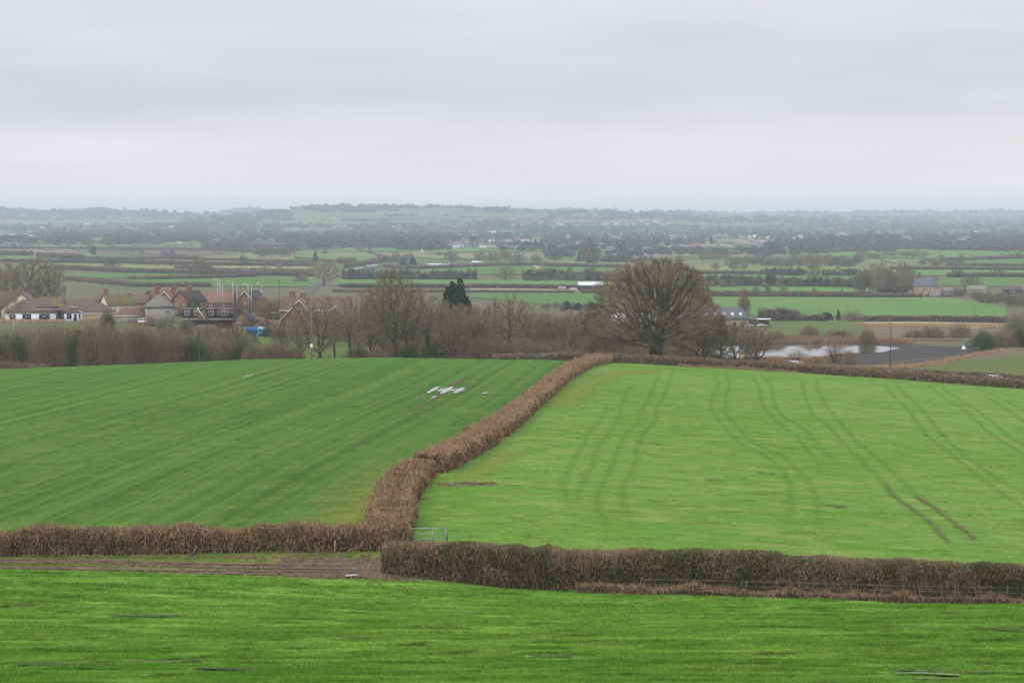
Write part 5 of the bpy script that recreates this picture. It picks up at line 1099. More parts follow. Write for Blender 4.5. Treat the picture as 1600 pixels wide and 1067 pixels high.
reeds('reeds', 'tawny sedge clump in front of the pond', [ray2(1262, 541), ray2(1280, 541)], 4, 1500, 2.0, .12, [w_strawy, w_orange]); reeds('reeds', 'tawny sedge clump left of the willow stump', [ray2(1200, 540), ray2(1218, 541)], 4, 1400, 1.9, .12, [w_strawy, w_orange])
# ---- hazy woods, hedges and copses too far to tell apart
proto_f = []
def blobtree(seed, n, mats, h=10, w=9):
    r = np.random.default_rng(seed); d = unit(r.normal(size=(n, 3))); q = r.uniform(.55, 1, n)
    P = np.stack([d[:, 0] * w / 2, d[:, 1] * w / 2, h * .5 + d[:, 2] * h * .46], -1) * np.stack([q, q, np.ones(n)], -1)
    v, f = leaves(P, r.uniform(.9, 1.9, n), r, 0.0); return mesh('far_crown', v, f, mats)
wood_m = woody('far wood', (.105, .098, .075), (.075, .070, .054), .5); wood_g = woody('far green wood', (.055, .07, .04), (.075, .085, .05), .5); wood_r = woody('far reddish wood', (.13, .108, .082), (.095, .08, .062), .4)
crowns = [blobtree(1, 90, [wood_m]), blobtree(2, 90, [wood_r]), blobtree(3, 90, [wood_g]), blobtree(4, 70, [wood_m], 12, 7)]
def instancer(name, P, S, K, meshes, Rz=None, kind='stuff', label=None, tilt=None):
    """one object: copies of a few small meshes stand on the points (geometry nodes)"""
    me = bpy.data.meshes.new(name); me.vertices.add(len(P)); me.vertices.foreach_set('co', np.asarray(P, np.float32).ravel())
    for nm, ty, arr in (('sz', 'FLOAT_VECTOR', S), ('k', 'INT', K), ('rz', 'FLOAT', Rz if Rz is not None else rng.uniform(0, 6.28, len(P)))):
        a = me.attributes.new(nm, ty, 'POINT'); a.data.foreach_set('vector' if ty == 'FLOAT_VECTOR' else 'value', np.asarray(arr, np.int32 if ty == 'INT' else np.float32).ravel())
    o = link(name, me, kind=kind, label=label)
    g = bpy.data.node_groups.new(name, 'GeometryNodeTree'); g.interface.new_socket('Geometry', in_out='INPUT', socket_type='NodeSocketGeometry'); g.interface.new_socket('Geometry', in_out='OUTPUT', socket_type='NodeSocketGeometry')
    i_ = g.nodes.new('NodeGroupInput'); o_ = g.nodes.new('NodeGroupOutput'); ins = g.nodes.new('GeometryNodeInstanceOnPoints'); gi = g.nodes.new('GeometryNodeGeometryToInstance')
    for mm in meshes[::-1]:
        ob = bpy.data.objects.new(mm.name, mm); oi = g.nodes.new('GeometryNodeObjectInfo'); oi.inputs['Object'].default_value = ob; g.links.new(oi.outputs['Geometry'], gi.inputs[0])
    def att(nm, ty):
        a = g.nodes.new('GeometryNodeInputNamedAttribute'); a.data_type = ty; a.inputs['Name'].default_value = nm; return a.outputs['Attribute']
    g.links.new(i_.outputs[0], ins.inputs['Points']); g.links.new(gi.outputs[0], ins.inputs['Instance']); ins.inputs['Pick Instance'].default_value = True
    g.links.new(att('k', 'INT'), ins.inputs['Instance Index']); g.links.new(att('sz', 'FLOAT_VECTOR'), ins.inputs['Scale'])
    cb = g.nodes.new('ShaderNodeCombineXYZ'); g.links.new(att('rz', 'FLOAT'), cb.inputs[2])
    er = g.nodes.new('FunctionNodeEulerToRotation'); g.links.new(cb.outputs[0], er.inputs[0]); g.links.new(er.outputs[0], ins.inputs['Rotation'])
    g.links.new(ins.outputs[0], o_.inputs[0])
    o.modifiers.new('scatter', 'NODES').node_group = g
    return o
# woods: photo quads (x0, x1, ytop, ybottom of their feet, trees, height px, kinds)
WQ = [(-40, 250, 374, 382, 420, 10, (0, 1)), (60, 330, 366, 377, 420, 9, (0, 1)), (240, 320, 372, 379, 120, 9, (0, 2)), (-40, 200, 352, 364, 260, 6, (0, 2)), (200, 440, 352, 366, 300, 6, (0, 2)), (380, 500, 366, 380, 200, 9, (0,)), (480, 640, 378, 388, 260, 11, (0, 1)),
      (470, 690, 366, 378, 360, 9, (0, 1)), (620, 700, 380, 391, 120, 12, (1, 0)), (640, 800, 368, 384, 220, 8, (0, 1, 2)), (780, 1000, 356, 372, 330, 7, (0, 2)), (780, 1000, 372, 392, 300, 8, (0, 1, 2)), (850, 1000, 392, 402, 120, 8, (0, 2)), (900, 1010, 403, 412, 90, 8, (0, 2)), (1000, 1200, 358, 372, 300, 6, (0, 2)), (1000, 1100, 374, 384, 100, 7, (0, 1)),
      (1010, 1200, 390, 398, 220, 7, (0, 2)), (1200, 1290, 382, 398, 180, 9, (0, 2)), (1180, 1300, 366, 376, 130, 7, (0, 2)), (1250, 1400, 374, 386, 330, 10, (0, 2, 2)), (1290, 1400, 386, 394, 140, 8, (0, 1)), (1340, 1640, 366, 384, 420, 7, (0, 1, 2)), (1400, 1640, 382, 388, 200, 8, (1, 2, 0)), (1200, 1640, 350, 366, 500, 5, (0, 2)), (40, 460, 368, 372, 150, 7, (0,)), (540, 760, 356, 366, 200, 6, (0, 2)),
      (0, 110, 384, 386, 30, 4, (0,)), (1440, 1640, 372, 380, 120, 9, (1, 0)), (330, 460, 330, 346, 520, 5, (2, 0)), (400, 620, 321, 333, 620, 5, (2,)), (600, 760, 322, 327, 200, 4, (2, 0)), (600, 700, 337, 340, 60, 4, (2,)), (690, 860, 345, 358, 300, 5, (0, 2)), (860, 1080, 331, 345, 600, 5, (2, 0)), (1080, 1640, 339, 350, 900, 5, (2, 0)),
      (-40, 330, 327, 345, 700, 5, (2, 0)), (560, 700, 350, 352, 60, 4, (0,)), (500, 600, 345, 347, 50, 4, (2,)), (410, 520, 352, 358, 90, 5, (2, 0)), (280, 400, 345, 356, 150, 6, (0, 2)), (720, 1000, 324, 334, 350, 3.5, (2, 0)), (1000, 1640, 328, 334, 700, 3, (2, 0)), (365, 400, 325, 332, 90, 3, (2,)), (760, 790, 328, 332, 40, 6, (2,)), (1560, 1640, 345, 350, 50, 5, (2,))]
WP, WS, WK = [], [], []
r_ = np.random.default_rng(99)
_dd = np.geomspace(900, 13500, 1400)
def groundmany(px, py):
    a = (px - 800) / F; b = (533.5 - py) / F; dx, dy, dz = a, ct + b * st, -st + b * ct
    t = _dd[None, :] / dy[:, None]; X = dx[:, None] * t; Y = dy[:, None] * t; g = dz[:, None] * t - H(X, Y); neg = g < 0
    j = np.where(neg.any(1), neg.argmax(1), -1); k = np.arange(len(px)); ok = j > 0; return X[k, j], Y[k, j], ok
for x0, x1, y0, y1, n, hpx, ks in WQ:
    n = int(n * 1.0); px = r_.uniform(x0, x1, n); v = r_.uniform(0, 1, n); py = y0 + (y1 - y0) * v
    # ragged outlines, and rows rather than an even spread
    q = vnoise(px / 22, py / 2.2, 77); keep = q > .36; px, py = px[keep], py[keep]
    X, Y, ok = groundmany(px, py); X, Y = X[ok], Y[ok]; h = hpx * Y / F * r_.uniform(.5, 1.15, len(X)); w = h * r_.uniform(1.0, 1.9, len(X))
    WP.append(np.stack([X, Y, H(X, Y) - h * .08], -1)); WS.append(np.stack([w / 9, w / 9, h / 10], -1)); WK.append(np.array(ks)[r_.integers(0, len(ks), len(X))])
# hedge lines across the far farmland: rows of small crowns along straight field edges
for _ in range(330):
    px0 = r_.uniform(-60, 1640); py0 = r_.choice([r_.uniform(350, 376), r_.uniform(338, 360), r_.uniform(376, 392)]); L_ = r_.uniform(30, 170); sl = r_.normal(0, .03) + (.25 if r_.uniform() < .12 else 0); n = int(L_ / 2.2)
    px = px0 + np.linspace(0, L_, n); py = py0 + sl * (px - px0) + r_.normal(0, .08, n); X, Y, ok = groundmany(px, py); X, Y = X[ok], Y[ok]
    if len(X) == 0: continue
    h = 1.6 * np.minimum(Y, 7000) / F * r_.uniform(.5, 1.4, len(X)); w = h * r_.uniform(1.3, 2.6, len(X))
    WP.append(np.stack([X, Y, H(X, Y) - h * .1], -1)); WS.append(np.stack([w / 9, w / 9, h / 10], -1)); WK.append(r_.choice([0, 2, 1], len(X)))
WP, WS, WK = np.concatenate(WP), np.concatenate(WS), np.concatenate(WK)
instancer('far_woods', WP, WS, WK, crowns)['label'] = 'hazy woods and hedges of the far plain and hills'
# ---------------------------------------------------------------- buildings
def tilemat(name, a, b_, course=.3, moss=None):
    m, nt, b = newmat(name)
    v = mapped(nt); n = noise(nt, v, .6, 5, .65); n2 = noise(nt, v, 5, 3, .7)
    c = mixc(nt, sharp(nt, n, .35, .65), a, b_); c = mixc(nt, M_(nt, 'MULTIPLY', n2, .5), c, tuple(x * .55 for x in a))
    if moss: c = mixc(nt, sharp(nt, noise(nt, v, .35, 4, .6), .42, .58), c, moss)
    nt.links.new(c, b.inputs[0]); b.inputs['Roughness'].default_value = .85
    w = N(nt, 'ShaderNodeTexWave'); w.bands_direction = 'Z'; w.inputs['Scale'].default_value = 1 / course; nt.links.new(v, w.inputs[0]); bump(nt, b, w.outputs[1], .6, .05)
    return m
M = dict(
 white=plain('white render', (.80, .80, .84), .7, .05), cream=plain('cream render', (.62, .56, .44), .8, .12), pebble=plain('pebbledash', (.36, .33, .29), .95, .2, 4), brick=tilemat('red brick', (.20, .105, .07), (.15, .085, .06), .075), brick2=tilemat('brown brick', (.20, .145, .095), (.155, .11, .075), .075),
 pinkbrick=tilemat('pink brick', (.30, .15, .115), (.24, .13, .10), .075), stone=plain('honey stone', (.42, .33, .22), .9, .18, 1.2), gstone=plain('grey stone', (.36, .32, .27), .9, .2, 1.2), black=plain('black cladding', (.022, .032, .036), .6, .1), dgreen=plain('dark green cladding', (.05, .09, .08), .6, .1), timber=plain('weathered timber', (.34, .25, .15), .85, .2, 2), tanfence=plain('tan larch boards', (.46, .31, .17), .85, .15, 2),
 r_brown=tilemat('brown tiles', (.13, .098, .082), (.17, .12, .10)), r_red=tilemat('red clay tiles', (.21, .125, .095), (.155, .10, .08)), r_orange=tilemat('orange clay tiles', (.30, .16, .11), (.23, .13, .09)), r_moss=tilemat('mossy tiles', (.12, .105, .075), (.15, .13, .08), .3, (.17, .155, .045)), r_slate=tilemat('blue slates', (.13, .135, .155), (.17, .175, .20)), r_grey=tilemat('lichened grey tiles', (.19, .18, .165), (.24, .225, .20)), r_dark=tilemat('dark tiles', (.055, .05, .055), (.08, .07, .075)), r_tgreen=tilemat('green asbestos sheets', (.22, .23, .17), (.28, .27, .22)),
 tin=plain('pale sheet roof', (.72, .74, .76), .5, .08), rust=plain('rusty tin', (.50, .24, .13), .8, .3, 1.5, col2=(.62, .50, .42)), trim=plain('white painted trim', (.82, .82, .82), .5, .03), dark=plain('dark fascia', (.035, .035, .04), .5, .1), glass=plain('window glass', (.035, .045, .07), .08, .3, 1, .8), green=plain('painted green', (.08, .22, .12), .5, .1),
 metal=plain('galvanised steel', (.40, .42, .43), .45, .12, 6, .5, .6), polewood=plain('pole wood', (.15, .12, .09), .9, .2, 3), concrete=plain('concrete pole', (.30, .30, .29), .8, .1), bluep=plain('blue paint', (.02, .13, .36), .4, .08), cyanp=plain('light blue paint', (.12, .42, .62), .4, .08), redp=plain('red paint', (.50, .035, .035), .35, .05), carwhite=plain('white car paint', (.82, .83, .84), .3, .02, 1, .5), silver=plain('silver car paint', (.55, .57, .58), .3, .04, 1, .6, .5), tyre=plain('tyre rubber', (.02, .02, .02), .9, .1), yellow=plain('yellow paint', (.68, .42, .06), .5, .06), wool=plain('sheep wool', (.66, .60, .48), .95, .1), cow=plain('black hide', (.015, .014, .013), .8, .1), tarp=plain('dark green tarpaulin', (.03, .075, .07), .5, .2), chimney=tilemat('chimney brick', (.23, .11, .08), (.17, .09, .07), .075), pot=plain('clay pot', (.48, .22, .12), .8, .1))
def roof_mesh(L, W, hr, kind_, ov=.35, th=.16, ridge='x', hipl=None):
    """solid roof whose eaves sit at z=0"""
    m = MB()
    if ridge == 'y': L, W = W, L
    a, b = L / 2 + ov, W / 2 + ov
    if kind_ == 'gable':
        dz = hr / (W / 2) * ov
        m.prism([(-b, -dz), (0, hr), (b, -dz), (b, -dz + th), (0, hr + th * 1.2), (-b, -dz + th)], -a, a, axis='x')
    else:
        q = hipl if hipl is not None else min(W / 2, L / 2 - .01); dz = 0
        v = [(-a, -b, 0), (a, -b, 0), (a, b, 0), (-a, b, 0), (-a, -b, th), (a, -b, th), (a, b, th), (-a, b, th), (-L / 2 + q, 0, hr + th), (L / 2 - q, 0, hr + th)]
        m.add(v, [(3, 2, 1, 0), (0, 1, 5, 4), (1, 2, 6, 5), (2, 3, 7, 6), (3, 0, 4, 7), (4, 5, 9, 8), (6, 7, 8, 9), (5, 6, 9), (7, 4, 8)])
    if ridge == 'y':
        for i, vv in enumerate(m.v): m.v[i] = np.stack([-vv[:, 1], vv[:, 0], vv[:, 2]], -1)
    return m
def window(root, L, W, face, u, z, w, h, frame, bars=1, name='window', pane_m=None):
    """u along the face, z sill height; frame ring with a recessed pane child"""
    m = MB(); t = .09; d = .07
    m.box(-w / 2, w / 2, -d, 0, 0, t); m.box(-w / 2, w / 2, -d, 0, h - t, h); m.box(-w / 2, -w / 2 + t, -d, 0, t, h - t); m.box(w / 2 - t, w / 2, -d, 0, t, h - t)
    for k in range(bars): x = -w / 2 + w * (k + 1) / (bars + 1); m.box(x - .035, x + .035, -d, -.005, t, h - t)
    pos = {'f': ((u, -W / 2, z), 0), 'b': ((u, W / 2, z), math.pi), 'l': ((-L / 2, u, z), -math.pi / 2), 'r': ((L / 2, u, z), math.pi / 2)}[face]
    o = m.build(name, frame, root); o.location = pos[0]; o.rotation_euler = (0, 0, pos[1])
    p = MB(); p.box(-w / 2 + t, w / 2 - t, -.03, .02, t, h - t); pn = p.build('pane', pane_m or M['glass'], o)
    return o
def block(root, L, W, h, hr, kind_, wm, rm, x=0, y=0, ridge='x', ov=.35, wins=(), trim=None, barge=False, chim=(), frame=None, hipl=None, wname='wall', roofth=.16, rot=0):
    """one wing of a building: walls, roof, windows, chimneys"""
    def shift(o): o.location = (o.location.x + x, o.location.y + y, o.location.z); return o
    m = MB()
    if kind_ == 'gable':
        if ridge == 'x': m.prism([(-W / 2, -.8), (W / 2, -.8), (W / 2, h), (0, h + hr), (-W / 2, h)], -L / 2, L / 2, axis='x')
        else: m.prism([(-L / 2, -.8), (L / 2, -.8), (L / 2, h), (0, h + hr), (-L / 2, h)], -W / 2, W / 2, axis='y')
    else: m.box(-L / 2, L / 2, -W / 2, W / 2, -.8, h)
    shift(m.build(wname, wm, root))
    if kind_ == 'flat': r = MB(); r.box(-L / 2 - ov, L / 2 + ov, -W / 2 - ov, W / 2 + ov, .01, .25)
    else: r = roof_mesh(L, W, hr, kind_, ov, roofth, ridge, hipl)
    ro = r.build('roof', rm, root); ro.location = (x, y, h + .01)
    if barge and kind_ == 'gable':
        b = MB(); wd = (W if ridge == 'x' else L) / 2 + ov; dz = hr / (wd - ov) * ov
        for s in (-1, 1):
            e = s * ((L if ridge == 'x' else W) / 2 + ov + .03); prof = [(-wd, -dz - .1), (0, hr - .02), (wd, -dz - .1), (wd, -dz + .14), (0, hr + .28), (-wd, -dz + .14)]
            b.prism(prof, e - .05, e + .05, axis='x' if ridge == 'x' else 'y')
        bo = b.build('bargeboard', M['r_grey'] if barge == 'dull' else M['trim'], root); bo.location = (x, y, h)
    if trim:
        t = MB()
        for s in (-1, 1): t.box(-L / 2 - ov, L / 2 + ov, s * (W / 2 + ov) - .04, s * (W / 2 + ov) + .04, -.14, .08)
        if kind_ != 'gable':
            for s in (-1, 1): t.box(s * (L / 2 + ov) - .04, s * (L / 2 + ov) + .04, -W / 2 - ov + .05, W / 2 + ov - .05, -.14, .08)
        if not (kind_ == 'gable' and ridge == 'y'): to = t.build('gutter', trim, root); to.location = (x, y, h - .02)
    for w_ in wins:
        o = window(root, L, W, *w_[:5], frame or M['trim'], *(w_[5:])); shift(o)
    for cx_, cy_, top, cw in [(a_, b_, t_ - .4, w_ * .85) for a_, b_, t_, w_ in chim]:
        c = MB(); c.box(-cw / 2, cw / 2, -.35, .35, 0, top - h); c.box(-cw / 2 - .08, cw / 2 + .08, -.43, .43, top - h - .25, top - h - .1)
        co = c.build('chimney', M['chimney'], root); co.location = (x + cx_, y + cy_, h)
        n = max(1, int(cw / .5))
        for k in range(n):
            p = MB(); p.tube((0, 0, 0), (0, 0, .45), .14, .11, 8); po = p.build('chimney_pot', M['pot'], co); po.location = (-cw / 2 + cw * (k + .5) / n, 0, top - h)
def thing(name, label, cat, px, d, rot=0, group=None, dz=0):
    p = A(px, d); return link(name, None, loc=(p.x, p.y, p.z + dz), rot=rot, label=label, cat=cat, group=group)
# the white bungalow, 680 m out (0.2186 m per photo pixel)
def ux(px, c, d): return (px - c) * d / F
D = 680; s = D / F
bg_ = thing('bungalow', 'white rendered bungalow with brown-grey hipped roof and wide dark glass doors, above the left thicket', 'house', 55, D, 0)
block(bg_, ux(92, 15, D), 11, 3.1, 4.0, 'hip', M['white'], M['r_brown'], x=ux(53.5, 55, D), trim=M['dark'], hipl=4.6, frame=M['dark'],
      wins=[('f', ux(26, 53.5, D), .35, 2.0, 2.1), ('f', ux(48, 53.5, D), .2, 3.0, 2.35), ('f', ux(75.5, 53.5, D), .2, 3.6, 2.35, 2), ('r', -3.6, .2, 1.6, 2.3)])
block(bg_, ux(147, 92, D), 7.5, 2.9, 2.6, 'hip', M['white'], M['r_brown'], x=ux(119.5, 55, D) - .3, y=1.4, trim=M['dark'], hipl=3.2, frame=M['dark'],
      wins=[('f', ux(99, 119.5, D), .2, 2.1, 2.3), ('f', ux(112, 119.5, D), .7, 1.6, 1.8), ('f', ux(121.5, 119.5, D), 0.0, 1.0, 2.3, 0), ('f', ux(128.3, 119.5, D), .8, .5, 1.6, 0)])
m = MB(); m.box(-4, 4, -.9, .9, 0, .55); o = m.build('rooflight', M['dark'], bg_); o.location = (ux(79, 55, D), -3.4, 4.35)
m = MB(); m.box(-4.2, 4.2, -1.1, 1.1, 0, .12); o = m.build('rooflight_flashing', M['trim'], bg_); o.location = (ux(79, 55, D), -3.4, 4.2)
m = MB(); m.box(-1.5, 1.5, -.6, .6, 0, .4); o = m.build('rooflight', M['metal'], bg_); o.location = (ux(116, 55, D), -.6, 4.3)
m = MB(); m.box(-3.2, 3.2, -.5, .5, 0, .15); o = m.build('flat_porch_roof', M['trim'], bg_); o.location = (ux(142, 55, D), -2.9, 3.0)
# tan board fence below it: each panel a part
fe = thing('board_fence', 'tan horizontal board fence along the front of the white bungalow', 'fence', 40, 668)
pm = MB()
for k in range(3): pm.box(-1.35, 1.35, -.03, .03, .02 + k * .32, .02 + k * .32 + .29)
pme = pm.mesh('panel', [M['tanfence']]); pz = MB(); pz.box(-.07, .07, -.06, .06, -.3, 1.05); pze = pz.mesh('post', [M['timber']])
for k in range(8):
    x = ux(2 + k * 13.2, 40, 668); gz_ = h1(fe.location.x + x, 668) - fe.location.z
    link('panel', pme, fe, (x, 0, gz_)); link('post', pze, fe, (x - 1.43, 0, gz_))
bx = thing('rear_bungalow', 'brown-roofed bungalow with cream gable peak and chimney behind the white bungalow', 'house', 38, 712)
block(bx, 14, 9, 3.4, 5.2, 'gable', M['cream'], M['r_brown'], ridge='y', wins=[('f', 0, 4.2, 1.1, 1.0)], chim=[(-.6, -2.5, 10.6, 1.1)])
bx = thing('rear_bungalow', 'mossy hipped roof just behind the flat rooflight of the white bungalow', 'house', 77, 705)
block(bx, 11.5, 9, 3.2, 4.2, 'hip', M['cream'], M['r_moss'], hipl=3.6, chim=[(-4.3, 0, 8.1, .6)])
bx = thing('long_roofed_house', 'long low grey-brown roof at the far left behind the bungalows', 'house', -2, 730)
block(bx, 24, 9, 4.0, 5.2, 'gable', M['brick2'], M['r_brown'])
bx = thing('rear_bungalow', 'wide low brown hipped roof between the white bungalow and the cream cottage', 'house', 128, 712)
block(bx, 14, 9, 3.0, 3.4, 'hip', M['cream'], M['r_brown'], hipl=4, trim=M['trim'])
bx = thing('brown_bungalow', 'brown hipped bungalow right of the white bungalow, half hidden by a dark shrub', 'house', 155, 676)
block(bx, 9.5, 8, 2.8, 3.2, 'hip', M['stone'], M['r_brown'], hipl=3.6, trim=M['trim'], wins=[('f', 2, 1, 1.4, 1.1)])
bx = thing('garage', 'low red-brown tiled garage roof in front of the cream cottage', 'garage', 202, 668, .15)
block(bx, 9, 6, 2.3, 2.4, 'hip', M['gstone'], M['r_red'], hipl=2.8, trim=M['trim'])
bx = thing('cream_cottage', 'cream rendered cottage with yellow-mossed roof and red brick chimney on its left gable', 'house', 184, 705, math.radians(33))
block(bx, 10.2, 8.2, 4.9, 3.6, 'gable', M['cream'], M['r_moss'], chim=[(-4.4, 0, 10.6, 1.5)], wins=[('f', -2.6, 2.9, .9, 1.0), ('f', -.6, 2.9, .9, 1.0), ('f', 3.4, 2.4, .9, 1.3), ('f', -2.6, .7, 1, 1.2), ('f', 1.4, .7, 1, 1.2)])
bx = thing('hipped_house', 'pebbledashed house with grey hipped roof, left of the brick terraces', 'house', 250, 662, math.radians(14))
block(bx, 9.2, 9.0, 5.4, 4.0, 'hip', M['pebble'], M['r_grey'], hipl=4.5, trim=M['dark'], chim=[(1.4, .5, 9.9, .8)], wins=[('l', -2, 3.2, 1.3, 1.2), ('f', 2.2, 3.3, 1.2, 1.2)])
bx = thing('link_house', 'red brick cottage half hidden between the cream cottage and the hipped house', 'house', 219, 720)
block(bx, 6.5, 7, 5.2, 2.8, 'gable', M['pinkbrick'], M['r_red'], wins=[('f', 0, 3, 1, 1)])
for px, d, lab in ((247, 742, 'leftmost red brick terrace house with two tall chimneys, behind the hipped house'), (272, 736, 'middle red brick terrace house with white bargeboard and two chimneys'), (296, 730, 'rightmost red brick terrace house with two chimneys, beside the ivy mass')):
    bx = thing('terrace_house', lab, 'house', px, d, math.radians(-28), 'red brick terraces in the village')
    block(bx, 7.6, 11, 5.6, 3.6, 'gable', M['pinkbrick'], M['r_red'] if px != 296 else M['r_dark'], ridge='y', barge=(px == 272), chim=[(-1.3, 2.4, 10.9, 1.3), (1.2, -2.2, 10.9, 1.4)], wins=[('f', -1.8, 3.4, 1.1, 1.2), ('f', 1.8, 3.4, 1.1, 1.2), ('f', -1.8, .8, 1.3, 1.3), ('r', -2, 3.4, 1.1, 1.2), ('r', 2, 3.4, 1.1, 1.2)])
# dormer bungalow with wide brown gable
D = 632
bx = thing('dormer_bungalow', 'long bungalow with dark dormers, white windows and a wide brown gable at its right', 'house', 335, D)
block(bx, ux(372, 289, D), 8.5, 2.9, 3.3, 'gable', M['brick2'], M['r_dark'], x=ux(330, 335, D), trim=M['trim'], wins=[('f', -5, .6, 2, 1.4), ('f', 1, .6, 2, 1.4)])
for x, w, wm_ in ((ux(296, 335, D), 3.2, 'r_dark'), (ux(311, 335, D), 2.6, 'brick2'), (ux(333, 335, D), 3.4, 'r_dark'), (ux(354, 335, D), 5.0, 'brick2')):
    m = MB(); m.box(-w / 2, w / 2, -1.6, 1.6, 0, 2.2); o = m.build('dormer', M[wm_], bx); o.location = (x, -2.3, 3.8)
    m = MB(); m.box(-w / 2 - .2, w / 2 + .2, -1.85, 1.7, 0, .2); r = m.build('dormer_roof', M['r_grey'], o); r.location = (0, 0, 2.21)
    k = window(o, w, 3.2, 'f', 0, .35, min(1.7, w - 1), 1.5, M['trim'])
m = MB(); m.prism([(-2.1, -.2), (2.1, -.2), (2.1, .1), (0, 3.2), (-2.1, .1)], -.2, .2); o = m.build('porch_gable', M['brick2'], bx); o.location = (ux(321, 335, D), -4.6, 2.7)
m = MB(); m.tube((-.8, -4.9, 6.6), (1.6, -4.9, 2.9), .13, .13, 4); o = m.build('porch_bargeboard', M['trim'], bx); o.location = (ux(316, 335, D), 0, 0)
m = MB(); m.box(-7.5, 7.5, -1.4, 1.4, 0, .18); o = m.build('canopy', M['r_grey'], bx); o.location = (ux(334, 335, D), -5.4, 2.75)
block(bx, ux(398, 367, D), 9, 2.6, 3.1, 'gable', M['brick2'], M['r_dark'], x=ux(382, 335, D), y=-1.5, ridge='y', barge='dull', wins=[('f', -1.1, .9, 1.2, 1.2)])
bx = thing('garage', 'small brown brick garage with dark roof and white window beside the blue truck', 'garage', 405, 612)
block(bx, 4.4, 6, 1.9, 1.9, 'gable', M['brick2'], M['r_dark'], ridge='y', barge='dull', wins=[('f', .4, .5, .8, 1.1)])
bx = thing('lean_to', 'low grey sheet-roofed lean-to left of the blue truck', 'shed', 381, 606); block(bx, 5.4, 3, 1.4, 0, 'flat', M['timber'], M['r_tgreen'], ov=.2)
bx = thing('rear_house', 'orange-tiled house roof behind the lamp posts', 'house', 343, 800, .05); block(bx, 11.5, 8, 4.6, 3.8, 'gable', M['brick'], M['r_orange'], wins=[('f', -3, 2.6, 1.1, 1.2), ('f', 2, 2.6, 1.1, 1.2)])
bx = thing('rear_house', 'dark-roofed house with white bargeboard right of the reddish thicket', 'house', 394, 880, math.radians(-30)); block(bx, 8, 10, 5.6, 3.6, 'gable', M['brick'], M['r_dark'], ridge='y', barge=True, wins=[('f', 0, 3.2, 1.2, 1.2), ('r', 0, 3.2, 1.2, 1.2)])
bx = thing('white_house', 'small white house glimpsed right of the brick terraces', 'house', 318, 800); block(bx, 2.8, 5, 5.4, 1.6, 'gable', M['white'], M['r_grey'], wins=[('f', 0, 3.2, .9, 1)])
# the big brick house
D = 645
bx = thing('brick_house', 'large red-tiled brick house with two white-edged gables and orange chimneys, in the village centre', 'house', 493, D)
block(bx, ux(547, 440, D), 10, 5.2, 3.9, 'gable', M['brick'], M['r_red'], x=0, y=2.5, trim=M['trim'], chim=[(ux(455, 493, D), .8, 11.4, 2.3), (ux(472, 493, D), 1.0, 10.9, 1.9)], wins=[('f', -8, 2.9, 1.4, 1.3), ('f', 1.5, 2.9, 1.6, 1.3)])
block(bx, 11.4, 9, 2.7, 5.9, 'gable', M['brick'], M['r_red'], x=ux(472, 493, D), y=-4.4, ridge='y', barge=True, wins=[('f', 0, 4.6, 1.5, 1.3), ('f', -3, .7, 1.4, 1.3), ('f', 3, .7, 1.4, 1.3)])
block(bx, 6.2, 6, 3.7, 3.0, 'gable', M['brick'], M['r_red'], x=ux(527, 493, D), y=-4.2, ridge='y', barge=True, wins=[('f', 0, 2.6, 1.3, 1.2), ('f', 0, .6, 1.8, 1.2)])
o = MB(); [o.tube((x, -1.4, -.5), (x, -1.4, 4.2), .13, .13, 6) for x in (-1.2, 1.0)]; o = o.build('veranda_post', M['timber'], bx); o.location = (ux(434, 493, D), 0, 0)
o = MB(); o.box(-2.2, 1.6, -1.8, 2.2, 0, .2); o = o.build('veranda_roof', M['r_grey'], bx); o.location = (ux(434, 493, D), 0, 4.2)
for px, d, lab in ((598, 640, 'orange-tiled roof glimpsed through the tallest bare tree'), (697, 640, 'orange-tiled roof glimpsed through the branches left of the dark evergreen')):
    bx = thing('orange_roofed_house', lab, 'house', px, d); block(bx, 6.5, 8, 4.6, 2.6, 'gable', M['brick2'], M['r_orange'], wins=[('f', 0, 2.5, 1, 1)])
# stone barn conversion by the pond
D = 762
bx = thing('stone_barn', 'long honey-stone barn with blue slate roof and four white skylights, right of the great oak', 'barn', 1118, D)
block(bx, ux(1168, 1068, D), 9, 3.4, 4.3, 'hip', M['stone'], M['r_slate'], hipl=2.4, trim=M['dark'], frame=M['dark'], wins=[('f', ux(1160, 1118, D), .5, 1.7, 1.9), ('f', ux(1146, 1118, D), .5, 1.0, 1.9), ('f', ux(1128, 1118, D), .6, 2.0, 1.6)])
for px in (1103, 1117, 1130, 1143, 1156):
    m = MB(); m.box(-.55, .55, -.85, .85, 0, .12); o = m.build('skylight', M['trim'], bx); o.location = (ux(px, 1118, D), -3.0, 3.4 + 4.3 * (4.5 - 3.0) / 4.5 + .25); o.rotation_euler = (math.atan2(4.3, 4.5), 0, 0)
    m = MB(); m.box(-.4, .4, -.7, .7, .121, .14); m.build('pane', plain('skylight glass', (.55, .58, .62), .1, .05) if px == 1103 else bpy.data.materials['skylight glass'], o)
bx = thing('car_port', 'flat white-roofed car port right of the stone barn', 'car port', 1193, 764)
m = MB(); m.box(-2.6, 2.6, -2, 2, 0, .28); o = m.build('roof', M['trim'], bx); o.location = (0, 0, 3.0)
for x in (-2.3, 2.3):
    m = MB(); m.tube((0, 0, -.6), (0, 0, 3), .1, .1, 6); o = m.build('post', M['timber'], bx); o.location = (x, -1.7, 0)
m = MB(); m.box(-2.4, 2.4, 1.7, 1.9, -.6, 2.99); m.build('back_wall', M['brick2'], bx)
bx = thing('boarded_fence', 'dark boarded fence between the stone barn and the car port', 'fence', 1177, 768)
